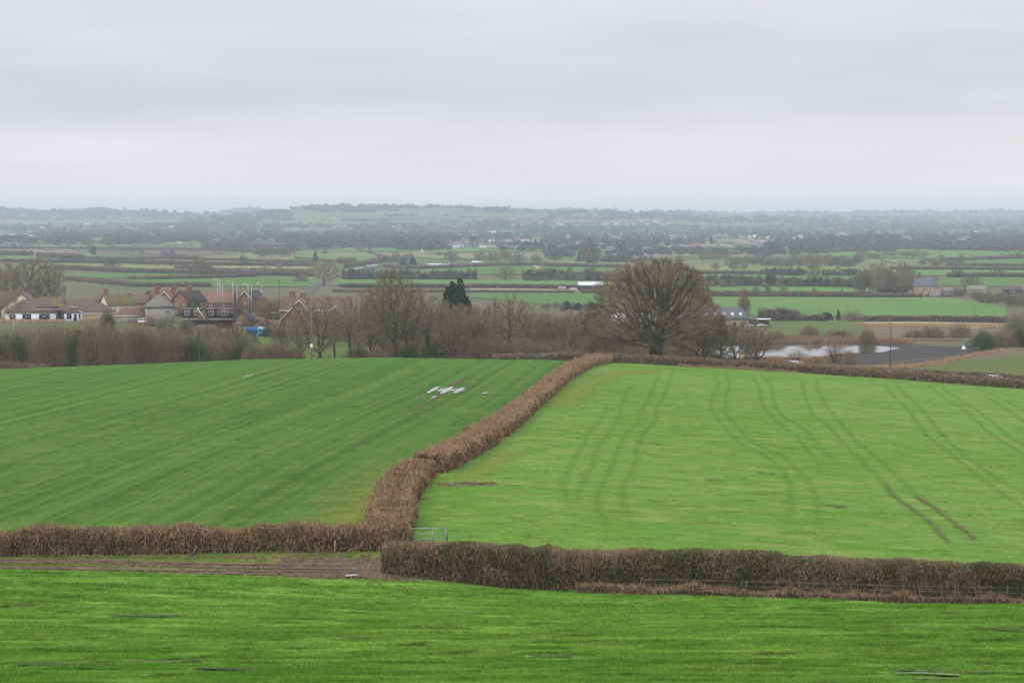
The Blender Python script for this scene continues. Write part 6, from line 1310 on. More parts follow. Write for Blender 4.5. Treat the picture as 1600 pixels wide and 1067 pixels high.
for k in range(7):
    m = MB(); m.box(-.38, .38, -.04, .04, -.5, 2.9); o = m.build('board', M['dark'] if k == 0 else M['dark'], bx); o.location = (-2.6 + k * .82, 0, 0)
bx = thing('long_shed', 'long pale sheet-roofed shed seen through the left branches of the great oak', 'shed', 985, 745); block(bx, 14, 8, 3.2, 2.4, 'gable', M['gstone'], M['tin'], wins=[('f', -3, 1, 1.4, 1.2)])
bx = thing('tiled_outhouse', 'orange-brown tiled outhouse seen through the lower branches of the great oak', 'outbuilding', 1062, 735); block(bx, 12, 6, 2.4, 2.4, 'gable', M['stone'], M['r_red'], wins=[('f', 0, .8, 1.2, 1.2)])
# farmhouse on the plain
fp = G(1446, 463, 900); D = fp.y
bx = thing('farmhouse', 'stone farmhouse with blue slate roof, porch gable and two chimneys on the right plain', 'house', 1446, D, math.radians(-12))
block(bx, 14, 9, 6.2, 4.6, 'gable', M['stone'], M['r_slate'], chim=[(-6.4, 0, 12.6, 1.5), (6.4, 0, 12.6, 1.5)], wins=[('f', -5, 3.9, 1.2, 1.4), ('f', -1.2, 3.9, 1.2, 1.4), ('f', 3, 3.9, 1.2, 1.4), ('f', -5, .9, 1.2, 1.5), ('f', 4, .9, 1.2, 1.5), ('r', 0, 6.4, 1.1, 1.2)])
block(bx, 3.6, 3, 2.6, 2.2, 'gable', M['stone'], M['r_slate'], x=.2, y=-6, ridge='y', barge=False, wins=[('f', 0, .0, 1.2, 2.1, 0, 'door')])
bx = thing('lean_to', 'rusty tin-roofed lean-to against the right end of the farmhouse', 'outbuilding', 1461, D - 9, math.radians(-12))
m = MB(); m.prism([(-3.6, -.5), (3.6, -.5), (3.6, 4.8), (-3.6, 2.6)], -3, 3, axis='y'); m.build('wall', M['gstone'], bx)
m = MB(); m.prism([(-4, 2.55), (4, 4.98), (4, 5.14), (-4, 2.71)], -3.4, 3.4, axis='y'); m.build('roof', M['rust'], bx)
bx = thing('outbuilding', 'grey stone outbuilding right of the rusty lean-to', 'outbuilding', 1478, D - 4); block(bx, 8, 6, 3.4, 2.2, 'gable', M['gstone'], M['r_grey'], wins=[('f', 1.5, .8, 1.2, 1.3), ('f', -2, .8, 1.2, 1.3)])
bx = thing('outbuilding', 'small pale outbuilding at the left end of the farmhouse', 'outbuilding', 1424, D); block(bx, 3.6, 4, 2.4, 1.2, 'gable', M['gstone'], M['r_slate'], wins=[('f', 0, .8, .8, .9)])
for px, w, lab, rm in ((1527, 12, 'grey-green roofed farm shed right of the spreading tree', 'r_tgreen'), (1583, 12, 'dark open farm shed near the right edge', 'r_brown'), (1604, 8, 'farm shed with pale roof cut by the right edge', 'tin')):
    p = G(px, 461, 900); bx = thing('farm_shed', lab, 'shed', px, p.y, math.radians(-20)); block(bx, w, 9, 3.6, 2.2, 'gable', M['gstone'] if px < 1550 else M['black'], M[rm], wins=[('f', 0, .2, 3, 2.6, 0, 'doorway')])
# black barn with white roof, and what stands by it
bp = G(922, 454.3, 900); D = bp.y; s = D / F
bx = thing('black_barn', 'black barn with white sheet roof standing alone between hedges left of the great oak', 'barn', 922, D + 5, math.radians(2))
block(bx, 37 * s, 9, 3.6, 1.9, 'gable', M['black'], M['tin'], frame=M['dark'], wins=[('f', 1.4, 0, 3.0, 3.0, 1, 'door'), ('l', 0, 1.4, 1.4, 1.2)])
for x in (-4.6, -.3, 4.8): m = MB(); m.box(-.6, .6, -.5, .5, 0, .05); o = m.build('roof_light', M['r_grey'], bx); o.location = (x, -2.3, 5.02 - .45); o.rotation_euler = (math.atan2(1.9, 4.5), 0, 0)
# far buildings: photo x, foot y, width, wall and roof height in photo pixels
FB = [
 (9.5, 372, 9, 4.2, 1.4, 'redp2', 'redp2', 'red shed at the far left end of the distant shed row', 'shed'), (29, 372, 29, 4.2, 1.8, 'dgreen', 'tin', 'long dark green shed with pale roof in the distant row', 'shed'), (48, 373, 9, 3.6, 1.6, 'gstone', 'tin', 'small pale gabled shed in the distant row', 'shed'), (62, 373.5, 22, 3.2, 1.8, 'cream', 'r_orange', 'long white and red shed at the right of the distant row', 'shed'),
 (197, 343, 11, 1.2, .9, 'white', 'tin', 'tiny long white building on the hazy left hills', 'building'), (281, 380.5, 6, 1.8, .3, 'white', 'tin', 'tiny white shed at the edge of the left plain wood', 'shed'), (425, 390.5, 19, 1.6, 2.0, 'black', 'tin', 'pale roofed barn on the brown wood at centre left', 'barn'), (416, 392, 4, 3, 1.4, 'gstone', 'tin', 'small gable left of the pale roofed barn', 'barn'),
 (373, 383.5, 5, 3.4, 2, 'cream', 'r_grey', 'cream house beside the domed brown wood', 'house'), (372, 393, 4, 2, 1, 'cream', 'r_grey', 'tiny cottage at the foot of the domed brown wood', 'house'), (551, 358.5, 5, 1.6, 1.2, 'white', 'tin', 'tiny white barn on the hill foot', 'barn'), (612, 356, 3, 3, 1.4, 'white', 'r_grey', 'left one of two tiny white towers of a house on the hill', 'house'), (615, 356.5, 4, 3.6, 1.2, 'white', 'r_grey', 'right-hand white house on the hill', 'house'),
 (659.5, 394.5, 3.4, 4.2, 2.4, 'white', 'r_slate', 'tiny white gabled house at the left edge of the village', 'house'), (680, 388, 4, 1.8, 1, 'white', 'tin', 'tiny white cottage left of the village', 'house'), (696, 385, 5, 1.8, 1, 'white', 'tin', 'white roofed cottage, first left of the village green', 'house'), (704, 384.5, 6, 1.7, 1, 'white', 'tin', 'white roofed cottage, second left of the village green', 'house'),
 (732, 369.5, 32, 1.8, 1.4, 'gstone', 'tin', 'long pale curved-roof hangar behind the village', 'hangar'), (742, 364.5, 9, 1, .9, 'gstone', 'tin', 'small pale roof just behind the hangar', 'building'), (769, 364.6, 11, 1.2, 1.0, 'gstone', 'tin', 'pale roofed barn right of the hangar', 'barn'),
 (724, 386, 4, 3, 1.4, 'white', 'r_grey', 'white gabled house in the middle of the village', 'house'), (758, 386.5, 14, 2.6, 1.6, 'cream', 'r_red', 'cream terrace with red roof in the village', 'house'), (768, 384, 5, 2.8, 1.6, 'cream', 'r_red', 'taller cream house above the terrace', 'house'), (778, 386, 6, 2.6, 1.8, 'cream', 'r_orange', 'orange roofed cottage right of the cream terrace', 'house'), (790, 388, 9, 3.4, 2.4, 'cream', 'r_orange', 'broad pinkish-cream house at the village edge', 'house'), (799, 388, 5, 2.6, 1.6, 'cream', 'r_grey', 'grey roofed cream cottage at the right village edge', 'house'), (747, 387.5, 3, 1.6, 1, 'white', 'r_grey', 'tiny white cottage left of the terrace', 'house'), (784, 380, 9, 2, 1.4, 'pinkbrick', 'r_red', 'pink brick house behind the village edge', 'house'),
 (817, 377.5, 20, 3.4, 1.2, 'white', 'r_red', 'long white terrace in the trees left of the church', 'house'), (846, 368, 4, 1.6, 1.2, 'white', 'tin', 'white gable above the long white terrace', 'house'), (830, 370, 16, 2.2, 1.6, 'pinkbrick', 'r_red', 'pink brick row above the long white terrace', 'house'), (829, 381.5, 3, 1.8, .8, 'white', 'tin', 'tiny white hut between dark conifers', 'hut'), (875, 388, 9, 2.6, 1.8, 'white', 'r_red', 'white cottage with red roof right of the dark conifers', 'house'), (868, 388, 4, 1.8, 1.2, 'cream', 'r_grey', 'small cream wing left of the white cottage', 'house'), (800, 385, 2, 3.5, .8, 'white', 'tin', 'tiny white gable at the edge of the meadow', 'house'),
 (984, 393, 2.6, 1, .6, 'white', 'tin', 'tiny white shed beyond the oak crown, left one', 'shed'), (988.5, 393, 4, .9, .6, 'white', 'tin', 'tiny white shed beyond the oak crown, right one', 'shed'), (860, 350, 12, 2.2, 1.4, 'pinkbrick', 'r_red', 'hazy pink brick estate on the hill foot', 'house'), (808, 350, 6, 2, 1, 'white', 'r_grey', 'hazy white house on the hill foot', 'house'), (816, 353, 5, 2, 1, 'white', 'r_grey', 'hazy white house just right of another on the hill foot', 'house'),
 (1078, 374, 11, 3.2, 1.4, 'gstone', 'r_slate', 'grey farm building at the left of the white farm group', 'barn'), (1094, 376.5, 20, 3.0, 2.2, 'white', 'r_slate', 'white barn with slate roof in the white farm group', 'barn'), (1103, 380, 14, 3, 2.2, 'cream', 'r_slate', 'pale gabled barn in the middle of the white farm group', 'barn'), (1090, 383.5, 24, 2.2, .8, 'redp2', 'r_orange', 'long pinkish-red low building in front of the white farm group', 'barn'), (1106, 382, 6, 4, 2.4, 'cream', 'r_red', 'cream gable in front of the white farm group', 'house'), (1062, 374, 5, 2.4, 1.4, 'white', 'r_red', 'white house left of the farm group', 'house'), (1066, 378, 7, 1.8, 1.2, 'pinkbrick', 'r_red', 'pink house left of the farm group', 'house'), (1052, 383, 4, 2, 1, 'pinkbrick', 'r_red', 'tiny pink house further left of the farm group', 'house'),
 (1131, 379, 14, 2.8, 1.6, 'cream', 'r_grey', 'cream house right of the blue-green conifer', 'house'), (1127, 371, 14, 1.6, 1, 'pinkbrick', 'r_red', 'red roofed row above the blue-green conifer', 'house'), (1090, 359, 14, 1.2, .5, 'white', 'tin', 'long white roof on the hazy slope, left one', 'barn'), (1106, 359, 10, 1.1, .5, 'white', 'tin', 'long white roof on the hazy slope, right one', 'barn'), (1118, 359.5, 4, 2, 1, 'white', 'tin', 'white gable right of the long white roofs', 'barn'), (1171, 372, 4, 2.4, 1.2, 'white', 'tin', 'small white house left of two behind the pink field', 'house'), (1179, 371, 4, 2.6, 1.2, 'white', 'tin', 'small white house right of two behind the pink field', 'house'), (1199, 373, 3, 1.8, 1, 'white', 'tin', 'tiny white house at the right of the pink field', 'house'),
 (1007, 380, 7, 3, 1.6, 'pinkbrick', 'r_red', 'pinkish brick house left of the oak crown top', 'house'), (1370, 345.5, 4, 1.6, 1, 'white', 'tin', 'tiny white farm on the hazy right slope', 'house'), (1341, 391, 3, 2.4, 1.6, 'white', 'r_red', 'tiny white gable at the left of the hill field', 'house'), (1335, 390.5, 10, 2, 1.8, 'brick2', 'r_brown', 'brown farm roofs at the left of the hill field', 'house'), (1490, 364, 4, 2.4, 1.4, 'white', 'r_grey', 'small white house at the end of the thin white track', 'house'), (1516, 367.5, 5, 1.8, 1.2, 'white', 'r_grey', 'white cottage in the hazy village on the right, left one', 'house'), (1522, 367.5, 5, 1.4, 1, 'white', 'r_grey', 'white cottage in the hazy village on the right, right one', 'house'), (1500, 376, 5, 1.2, .8, 'white', 'tin', 'white shed before the hazy village on the right', 'shed'), (1510, 375.5, 4, 1.2, .8, 'white', 'tin', 'second white shed before the hazy village on the right', 'shed'),
 (1202, 371, 3, 1.8, 1, 'white', 'r_red', 'white house, first in the row above the pinkish stubble', 'house'), (1218, 372.5, 4, 1.8, 1, 'white', 'r_red', 'white house, second in the row above the pinkish stubble', 'house'), (1229, 372, 4, 2.4, 1, 'white', 'r_red', 'white house, third in the row above the pinkish stubble', 'house'), (1240, 372.5, 3, 2, 1, 'white', 'r_red', 'white house, fourth in the row above the pinkish stubble', 'house'), (1210, 371, 8, 1.6, 1.2, 'pinkbrick', 'r_red', 'pink brick row behind the white houses', 'house'),
 (655, 415, 9, 2, 2.0, 'cream', 'r_moss', 'pale house right of the dark rounded evergreens', 'house'), (664, 415, 5, 1.8, 1.2, 'cream', 'r_grey', 'small pale barn beside the pale house', 'barn'), (680, 415.2, 20, 2.0, .9, 'white', 'tin', 'long low white shed, left half of the pair', 'shed'), (696, 416, 12, 2.4, .6, 'white', 'tin', 'long low white shed, right half of the pair', 'shed'), (745, 411.5, 15, 1.6, 1.6, 'black', 'tin', 'grey-white roofed barn above the hedgerow', 'barn'),
 (404, 376, 5, 1.8, 1, 'white', 'r_grey', 'hazy white house at the far centre-left', 'house'), (424, 376, 8, 1.8, 1.2, 'cream', 'r_red', 'hazy cream house at the far centre-left', 'house'), (641, 376, 6, 1.4, 1, 'white', 'tin', 'small white roof above the brown wood', 'house'), (650, 381, 14, 1.6, 1.4, 'pinkbrick', 'r_red', 'faint pink roofs above the brown wood', 'house'),
]
M['redp2'] = plain('faded red cladding', (.50, .16, .15), .7, .1)
for px, py, wp, hw, hr, wm_, rm, lab, cat in FB:
    p = G(px, py, 900); s = p.y / F; L, h_, r_h = wp * s, hw * s, hr * s; W_ = min(max(L * .7, 6), 14)
    nm = {'house': 'far_house', 'shed': 'far_shed', 'barn': 'far_barn'}.get(cat, cat)
    bx = link(nm, None, loc=(p.x, p.y, p.z), rot=random.uniform(-.15, .15), label=lab, cat=cat, group='far buildings on the plain')
    ws = []
    if wp >= 8 and cat == 'house': ws = [('f', (k - (int(wp / 3) - 1) / 2) * L / int(wp / 3), h_ * .35, L / int(wp / 3) * .35, h_ * .35, 0) for k in range(int(wp / 3))]
    block(bx, L, W_, h_, r_h, 'gable', M[wm_], M[rm], wins=ws, ov=.5)
# scattered cottages of the hazy village slope
r_ = np.random.default_rng(321); vh = MB(); vh.prism([(-3.5, -.5), (3.5, -.5), (3.5, 4.5), (0, 7), (-3.5, 4.5)], -5, 5, 0, axis='x'); vh.prism([(-4, 4.4), (0, 7.1), (4, 4.4), (4, 4.7), (0, 7.5), (-4, 4.7)], -5.4, 5.4, 1, axis='x')
vms = [vh.mesh('cottage', [M[a], M[b]]) for a, b in (('white', 'r_grey'), ('cream', 'r_red'), ('pinkbrick', 'r_red'), ('white', 'r_red'), ('gstone', 'r_slate'))]
for x0, x1, y0, y1, n, lab, grp in ((940, 1050, 345, 353, 46, 'tiny hazy house of the estate on the far slope above the oak', 'hazy estate above the oak'), (690, 745, 352, 358, 18, 'tiny hazy house below the wooded ridge', 'hazy houses below the wooded ridge'), (800, 880, 345, 356, 22, 'tiny hazy house on the hill foot left of the church', 'hazy houses on the hill foot'), (1040, 1075, 366, 378, 9, 'tiny house among the trees left of the white farm', 'houses left of the white farm'), (700, 810, 374, 388, 20, 'small village house half hidden in trees', 'village houses half hidden in trees'), (1200, 1345, 364, 373, 16, 'tiny house among the far pink fields', 'houses among the far pink fields'), (1480, 1600, 364, 378, 14, 'tiny pale house in the hazy village on the right', 'hazy village on the right'), (0, 420, 344, 372, 14, 'tiny pale house on the hazy left hills', 'houses on the hazy left hills')):
    for i in range(n):
        px, py = r_.uniform(x0, x1), r_.uniform(y0, y1); p = G(px, py, 900); sc_ = 1.0 if p.y < 5500 else 1.35
        link('cottage', vms[int(r_.integers(5))], None, (p.x, p.y, p.z), r_.uniform(-.6, .6), sc_, None, lab, 'house', grp)
# church tower and spire
p = G(887, 376.5, 900); s = p.y / F; ch = link('church_tower', None, loc=tuple(p), label='pale stone church tower among dark trees right of the white terrace', cat='church')
m = MB(); m.box(-3, 3, -3, 3, -1, 9 * s); m.box(-3.4, 3.4, -3.4, 3.4, 9 * s - 1, 9 * s - .4); m.build('tower', M['cream'], ch)
for x in (-2.6, 0, 2.6): m = MB(); m.box(-.5, .5, -3.3, -2.5, 0, 1.2); o = m.build('battlement', M['cream'], ch); o.location = (x, 0, 9 * s)
m = MB(); m.box(-.5, .5, -3.06, -2.9, 6 * s, 8 * s); m.build('belfry_opening', M['dark'], ch)
p = G(1437, 341.5, 5000); s = p.y / F; ch = link('church_spire', None, loc=tuple(p), label='thin faint church spire on the hazy right skyline', cat='church')
m = MB(); m.box(-5, 5, -5, 5, -3, 4 * s); m.build('tower', M['gstone'], ch); m = MB(); m.tube((0, 0, 4 * s), (0, 0, 9.5 * s), 5, .4, 8); m.build('spire', M['gstone'], ch)
# ---------------------------------------------------------------- gate, fences, poles
def bar(m, p, q, r, n=6): m.tube(p, q, r, r, n)
gp = A(664, 131); gt = link('field_gate', None, loc=(gp.x, gp.y, gp.z), rot=-.06, label='galvanised five-bar metal gate in the gap where the hedges meet', cat='gate')
rail = MB(); bar(rail, (-1.41, 0, 0), (1.41, 0, 0), .028); rm_ = rail.mesh('rail', [M['metal']])
for z, r0 in ((1.16, 1.35), (.83, 1), (.53, 1), (.28, 1), (.08, 1)):
    o = link('rail', rm_, gt, (0, 0, z)); o.scale = (1, r0, r0)
st_ = MB(); bar(st_, (0, 0, .05), (0, 0, 1.17), .03); sm = st_.mesh('stile', [M['metal']])
for x in (-1.41, .5, 1.41): link('stile', sm, gt, (x, 0, 0))
b2 = MB(); bar(b2, (-1.38, .03, .1), (.48, .03, 1.12), .018); b2.build('brace', M['metal'], gt)
def stake(name, label, px, d, h, r, mat, lean=(0, 0), cat='post'):
    p = A(px, d) if not isinstance(d, tuple) else G(px, d[1]); m = MB(); m.tube((0, 0, -.2), (lean[0], lean[1], h), r, r * .9, 8)
    return m.build(name, mat, None, loc=tuple(p), label=label, cat=cat)
stake('gate_post', 'stout dark wooden post at the hinge end of the metal gate', 627, 131, 1.3, .13, M['polewood'], cat='gate post'); stake('gate_post', 'square wooden post at the latch end of the metal gate', 698, 131, 1.05, .07, M['polewood'], cat='gate post')
m = MB(); m.box(-.35, .35, -.3, .3, -.1, 1.05); m.build('trough_block', M['polewood'], loc=tuple(A(621, 131.5)), label='dark weathered timber block left of the metal gate', cat='block')
stake('stake', 'pale yellow stake at the foot of the bramble hedge near the gate', 523, 127.6, .9, .055, M['timber'], (.03, 0))
stake('stake', 'dark leaning stake beside the muddy track', 297, 126.6, .75, .09, M['polewood'], (.42, 0)); stake('stake', 'pale broken stake leaning against the front of the thorn hedge', 1219, ('y', 930), 1.05, .045, M['timber'], (-.55, 0))
stake('stake', 'upright dark stake poking from the bramble hedge', 327, 129, 1.9, .06, M['polewood'], (.05, 0))
p = G(655, 737); m = MB(); m.tube((-.9, 0, .9), (.25, .1, 1.75), .05, .05, 6); m.tube((.25, .1, -.2), (.25, .1, 1.8), .06, .06, 6); m.build('hedge_rail', M['trim'], loc=tuple(p), label='white slanting rail in the step between the two hedge lengths', cat='rail')
# wire fence in front of the thorn hedge
wf_ = link('wire_fence', None, loc=(H1[4][0], H1[4][1] - 1.9, h1(H1[4][0], H1[4][1] - 1.9)), label='thin post-and-wire fence along the front of the thorn hedge', cat='fence'); o0 = Vector(wf_.location)
fl = res([(p[0], p[1] - 1.95) for p in H1[4:]], 14); tops = []
pm = MB(); pm.tube((0, 0, -.2), (0, 0, 1.15), .04, .035, 6); pmm = pm.mesh('post', [M['polewood']])
for q in fl: v = Vector((q[0], q[1], h1(*q))) - o0; link('post', pmm, wf_, tuple(v)); tops.append(v)
for z in (.45, .78, 1.08):
    m = MB()
    for a, b in zip(tops[:-1], tops[1:]): m.tube(a + Vector((0, -.05, z)), b + Vector((0, -.05, z)), .007, .007, 3)
    m.build('wire', M['metal'], wf_)
def pole(name, label, px, d, h, mat, kind_='lamp', cat='street lamp', r=.09, group=None, top=None):
    p = A(px, d) if not isinstance(d, tuple) else G(px, d[1], 400)
    if top is not None: h = (proj(p)[1] - top) * p.y / F
    o = link(name, None, loc=tuple(p), label=label, cat=cat, group=group); m = MB(); m.tube((0, 0, -.3), (0, 0, h), r * 1.15, r * .8, 8); m.build('pole', mat, o)
    if kind_ == 'lamp':
        m = MB(); m.tube((0, 0, h - .05), (-1.1, -.2, h + .12), .05, .04, 6); m.build('arm', mat, o); m = MB(); m.box(-1.8, -1.0, -.4, 0, h + .02, h + .22); m.build('lamp_head', M['trim'], o)
    elif kind_ == 'tele':
        m = MB(); m.box(-.9, .9, -.06, .06, h - .5, h - .38); m.build('crossarm', mat, o)
        for x in (-.8, -.4, .4, .8): m = MB(); m.tube((x, 0, h - .38), (x, 0, h - .2), .05, .03, 6); m.build('insulator', M['trim'], o)
    return o
for px, top, d, lab, mm in ((340, 436.5, 760, 'tallest street lamp, leftmost of the group behind the dormer bungalow', 'metal'), (344, 437.5, 765, 'street lamp second from the left, close beside the tallest one', 'metal'), (348, 444.5, 770, 'shorter street lamp, third from the left', 'metal'), (364, 440, 770, 'street lamp in the middle, before the reddish thicket', 'metal'), (370.5, 445.5, 760, 'shorter street lamp just right of the middle one', 'metal'),
                    (388, 444.5, 755, 'left lamp of the pair in front of the dark-roofed house', 'metal'), (393, 446, 752, 'right lamp of the pair in front of the dark-roofed house', 'metal'), (410, 443, 780, 'thin brownish street lamp right of the pair', 'concrete'), (730, 470.5, 620, 'pale street lamp standing among the bare trees below the dark evergreen', 'concrete'), (107, 444, 745, 'street lamp behind the bungalow roofs right of the dark pole', 'concrete')):
    pole('street_lamp', lab, px, d, 10, M[mm], r=.15, group='street lamps in the village', top=top)
pole('telegraph_pole', 'dark telegraph pole behind the white bungalow', 100.5, 775, 13, M['polewood'], 'tele', 'telegraph pole', .16, top=425)
pt = pole('telegraph_pole', 'pale grey telegraph pole with a white box, standing at the crest below the brick house', 487, 438, 11.5, plain('grey weathered pole', (.21, .20, .18), .85, .15, 3), 'none', 'telegraph pole', .12, top=470)
m = MB(); m.box(-.25, .3, -.3, .1, 3.4, 4.3); m.build('transformer_box', M['trim'], pt)
pole('telegraph_pole', 'thin telegraph pole at the left corner of the brick house', 437, 690, 11, M['polewood'], 'tele', 'telegraph pole', .13, top=437); pole('telegraph_pole', 'thin pale pole beside the large tree on the straight road', 502.5, 900, 12, M['concrete'], 'none', 'telegraph pole', .14, top=428)
pole('telegraph_pole', 'brown telegraph pole with pale insulators at the right end of the pond', 1391, 462, 9.5, M['polewood'], 'tele', 'telegraph pole', .15, top=503)
pole('telegraph_pole', 'slim pole with pale top in front of the thick hedgerow on the right', 1316, ('y', 463), 12, M['polewood'], 'tele', 'telegraph pole', .2, top=428); pole('telegraph_pole', 'thin short pole in the big right-hand field, left one', 1281, ('y', 494), 5, M['polewood'], 'none', 'telegraph pole', .13, top=477); pole('telegraph_pole', 'thin short pole in the big right-hand field, right one', 1522.5, ('y', 498), 5, M['polewood'], 'none', 'telegraph pole', .13, top=481)
pole('telegraph_pole', 'thin pole in the green strip right of the shrubs', 1245, ('y', 458), 5, M['polewood'], 'none', 'telegraph pole', .15, top=446)
sg = link('road_sign', None, loc=tuple(A(1158, 446)), label='small yellow board on a short orange post behind the lane hedge', cat='sign'); m = MB(); m.tube((0, 0, 0), (0, 0, 1.9), .09, .09, 6); m.build('post', M['rust'], sg); m = MB(); m.box(-.32, .32, -.05, .05, 1.6, 2.7); m.build('board', M['yellow'], sg)
# ---- vehicles
def car(name, label, px, d, rot, body_m, L=4.1, h=1.5, estate=False, group=None, loc=None, cat='car'):
    p = A(px, d) if loc is None else loc; o = link(name, None, loc=(p[0], p[1], p[2] + .08), rot=rot, label=label, cat=cat, group=group)
    prof = [(-.5, .30), (.5, .30), (.5, .52), (.47, .60), (.27, .66), (-.36 if not estate else -.46, .66), (-.49, .60)]
    m = MB(); W_ = .86; n = len(prof); v = []
    for y, k in ((-W_, .97), (-W_ * .6, 1), (W_ * .6, 1), (W_, .97)): v += [(x * L * k, y, (z if z < .5 else z - (1 - k) * .8) * h) for x, z in prof]
    f = [tuple(range(n)), tuple(range(3 * n, 4 * n))[::-1]]
    for a in range(3): f += [(a * n + i, (a + 1) * n + i, (a + 1) * n + (i + 1) % n, a * n + (i + 1) % n) for i in range(n)]
    m.add(v, f); m.build('body', body_m, o)
    def cab(sx, z0, z1, wy, mat, nm, y2):
        m = MB(); a0, a1, b0, b1 = (-.36, .27, -.24, .10) if not estate else (-.47, .27, -.42, .10)
        v = [(a0 * L, -wy, z0), (a1 * L, -wy, z0), (a1 * L, wy, z0), (a0 * L, wy, z0), (b0 * L, -y2, z1), (b1 * L, -y2, z1), (b1 * L, y2, z1), (b0 * L, y2, z1)]
        m.add(v, [(3, 2, 1, 0), (4, 5, 6, 7), (0, 1, 5, 4), (1, 2, 6, 5), (2, 3, 7, 6), (3, 0, 4, 7)]); return m.build(nm, mat, o)
    cab(1, .655 * h, .955 * h, .80, M['glass'], 'windows', .66)
    m = MB(); b0, b1 = (-.25, .11) if not estate else (-.43, .11); m.box(b0 * L, b1 * L, -.67, .67, .956 * h, h)
    for x0, x1 in ((-.36 if not estate else -.47, b0), (.27, b1), (.0 - .06, -.06)):
        for y in (-1, 1): m.tube((x0 * L, .81 * y, .66 * h), ((x1 if x0 != -.06 else -.07) * L, .67 * y, .97 * h), .05, .05, 4)
    m.build('roof', body_m, o)
    for x in (-.31, .31):
        for y in (-.8, .8): m = MB(); m.tube((0, -.1, 0), (0, .1, 0), .31, .31, 12); w = m.build('wheel', M['tyre'], o); w.location = (x * L, y, .31)
    for y in (-.6, .6): m = MB(); m.box(-.03, .03, -.16, .16, -.08, .08); w = m.build('headlight', M['trim'], o); w.location = (.495 * L, y, .50 * h)
    return o
def on_lane(px): q = res(LANE, 600); i = int(np.argmin(np.abs([proj((a[0], a[1], h1(*a)))[0] - px for a in q]))); a = q[i]; b = q[min(i + 3, 599)]; return (a[0], a[1] - .6, h1(a[0], a[1])), math.atan2(b[1] - a[1], b[0] - a[0])
lp, la = on_lane(1245); car('car', 'white hatchback on the lane between the two hedges, in front of the pond', 0, 0, la, M['carwhite'], 4.0, 1.65, True, loc=lp)
lp, la = on_lane(1555); car('car', 'silver estate car half hidden behind the lane hedge at the far right', 0, 0, la, M['silver'], 4.2, 1.6, True, loc=lp)
car('car', 'bright red car parked between the small garage and the brick house', 414, 650, .5, M['redp'], 3.8, 1.5)
car('car', 'dark red car half hidden by shrubs in front of the hipped house', 232, 640, .2, M['redp'], 4, 1.45); car('van', 'white van parked in the garden before the hipped house', 226, 652, .1, M['carwhite'], 4.6, 1.9, True, cat='van')
car('car', 'grey car parked beside the stone barn', 1170, 758, .1, M['silver']); car('car', 'silver car under the white-roofed car port', 1190, 760, .2, M['silver'])
proto = None; r_ = np.random.default_rng(8)
for i, (px, py, lab) in enumerate([(547, 424.5, 'nearest white car in the queue on the straight road'), (551, 423.4, 'second white car in the queue on the straight road'), (555.5, 422.6, 'third car in the queue on the straight road'), (560, 421.8, 'fourth car in the queue on the straight road'), (564, 421.4, 'fifth white car in the queue on the straight road'), (577, 418, 'white car at the bend of the straight road'), (581, 417.5, 'second white car at the bend of the straight road'), (587, 416.5, 'furthest white car on the straight road'),
                                  (519, 434.5, 'grey car on the near part of the straight road'), (511, 437, 'second grey car on the near part of the straight road'), (545, 425.8, 'dark-windowed grey car beside the queue on the straight road')]):
    p = G(px, py, 900)
    if proto is None: proto = car('queue_car', lab, 0, 0, .9, M['carwhite'], 5.2, 2.1, True, group='cars on the straight road', loc=tuple(p))
    else: copy_tree(proto, (p.x, p.y, p.z + .5), .9 + r_.normal(0, .1), 1.0, lab)
car('parked_van', 'white van parked left of the black barn', 0, 0, .05, M['carwhite'], 5, 2, True, loc=tuple(G(878.5, 451.8, 900)), cat='van')
car('parked_car', 'white pickup at the left corner of the black barn', 0, 0, .1, M['carwhite'], 4.4, 1.5, loc=tuple(G(896, 453, 900)))
# tractor before the black barn
p = G(927.5, 454.6, 900); t = link('tractor', None, loc=tuple(p), rot=.3, label='tractor parked in front of the black barn door', cat='tractor')
m = MB(); m.box(-.4, 2.0, -.4, .4, .8, 1.6); m.build('bonnet', M['redp'], t); m = MB(); m.box(-1.4, .0, -.7, .7, 1.2, 2.7); m.build('cab', M['glass'], t); m = MB(); m.box(-1.5, .1, -.8, .8, 2.71, 2.85); m.build('cab_roof', M['trim'], t)
for x, y, r in ((-1, -.9, .85), (-1, .9, .85), (1.6, -.8, .5), (1.6, .8, .5)): m = MB(); m.tube((0, -.2, 0), (0, .2, 0), r, r, 14); w = m.build('wheel', M['tyre'], t); w.location = (x, y, r)
# the blue truck
t = link('truck', None, loc=tuple(A(401, 592)), rot=-.35, label='blue tipper truck with light blue and white cab parked below the garage', cat='truck')
m = MB(); m.box(-2.9, 2.6, -.5, .5, .65, .9); m.build('chassis', M['dark'], t)
m = MB(); m.add([(-3, -1.1, .95), (.6, -1.1, .95), (.6, 1.1, .95), (-3, 1.1, .95), (-3.2, -1.2, 2.5), (.7, -1.2, 2.7), (.7, 1.2, 2.7), (-3.2, 1.2, 2.5)], [(3, 2, 1, 0), (4, 5, 6, 7), (0, 1, 5, 4), (1, 2, 6, 5), (2, 3, 7, 6), (3, 0, 4, 7)]); m.build('tipper_body', M['bluep'], t)
m = MB(); m.prism([(.85, .6), (2.75, .6), (2.75, 1.5), (2.45, 2.45), (.85, 2.45)], -1.1, 1.1, axis='y'); m.build('cab', M['cyanp'], t); m = MB(); m.box(.9, 2.4, -1.0, 1.0, 2.46, 2.62); m.build('cab_roof', M['trim'], t)
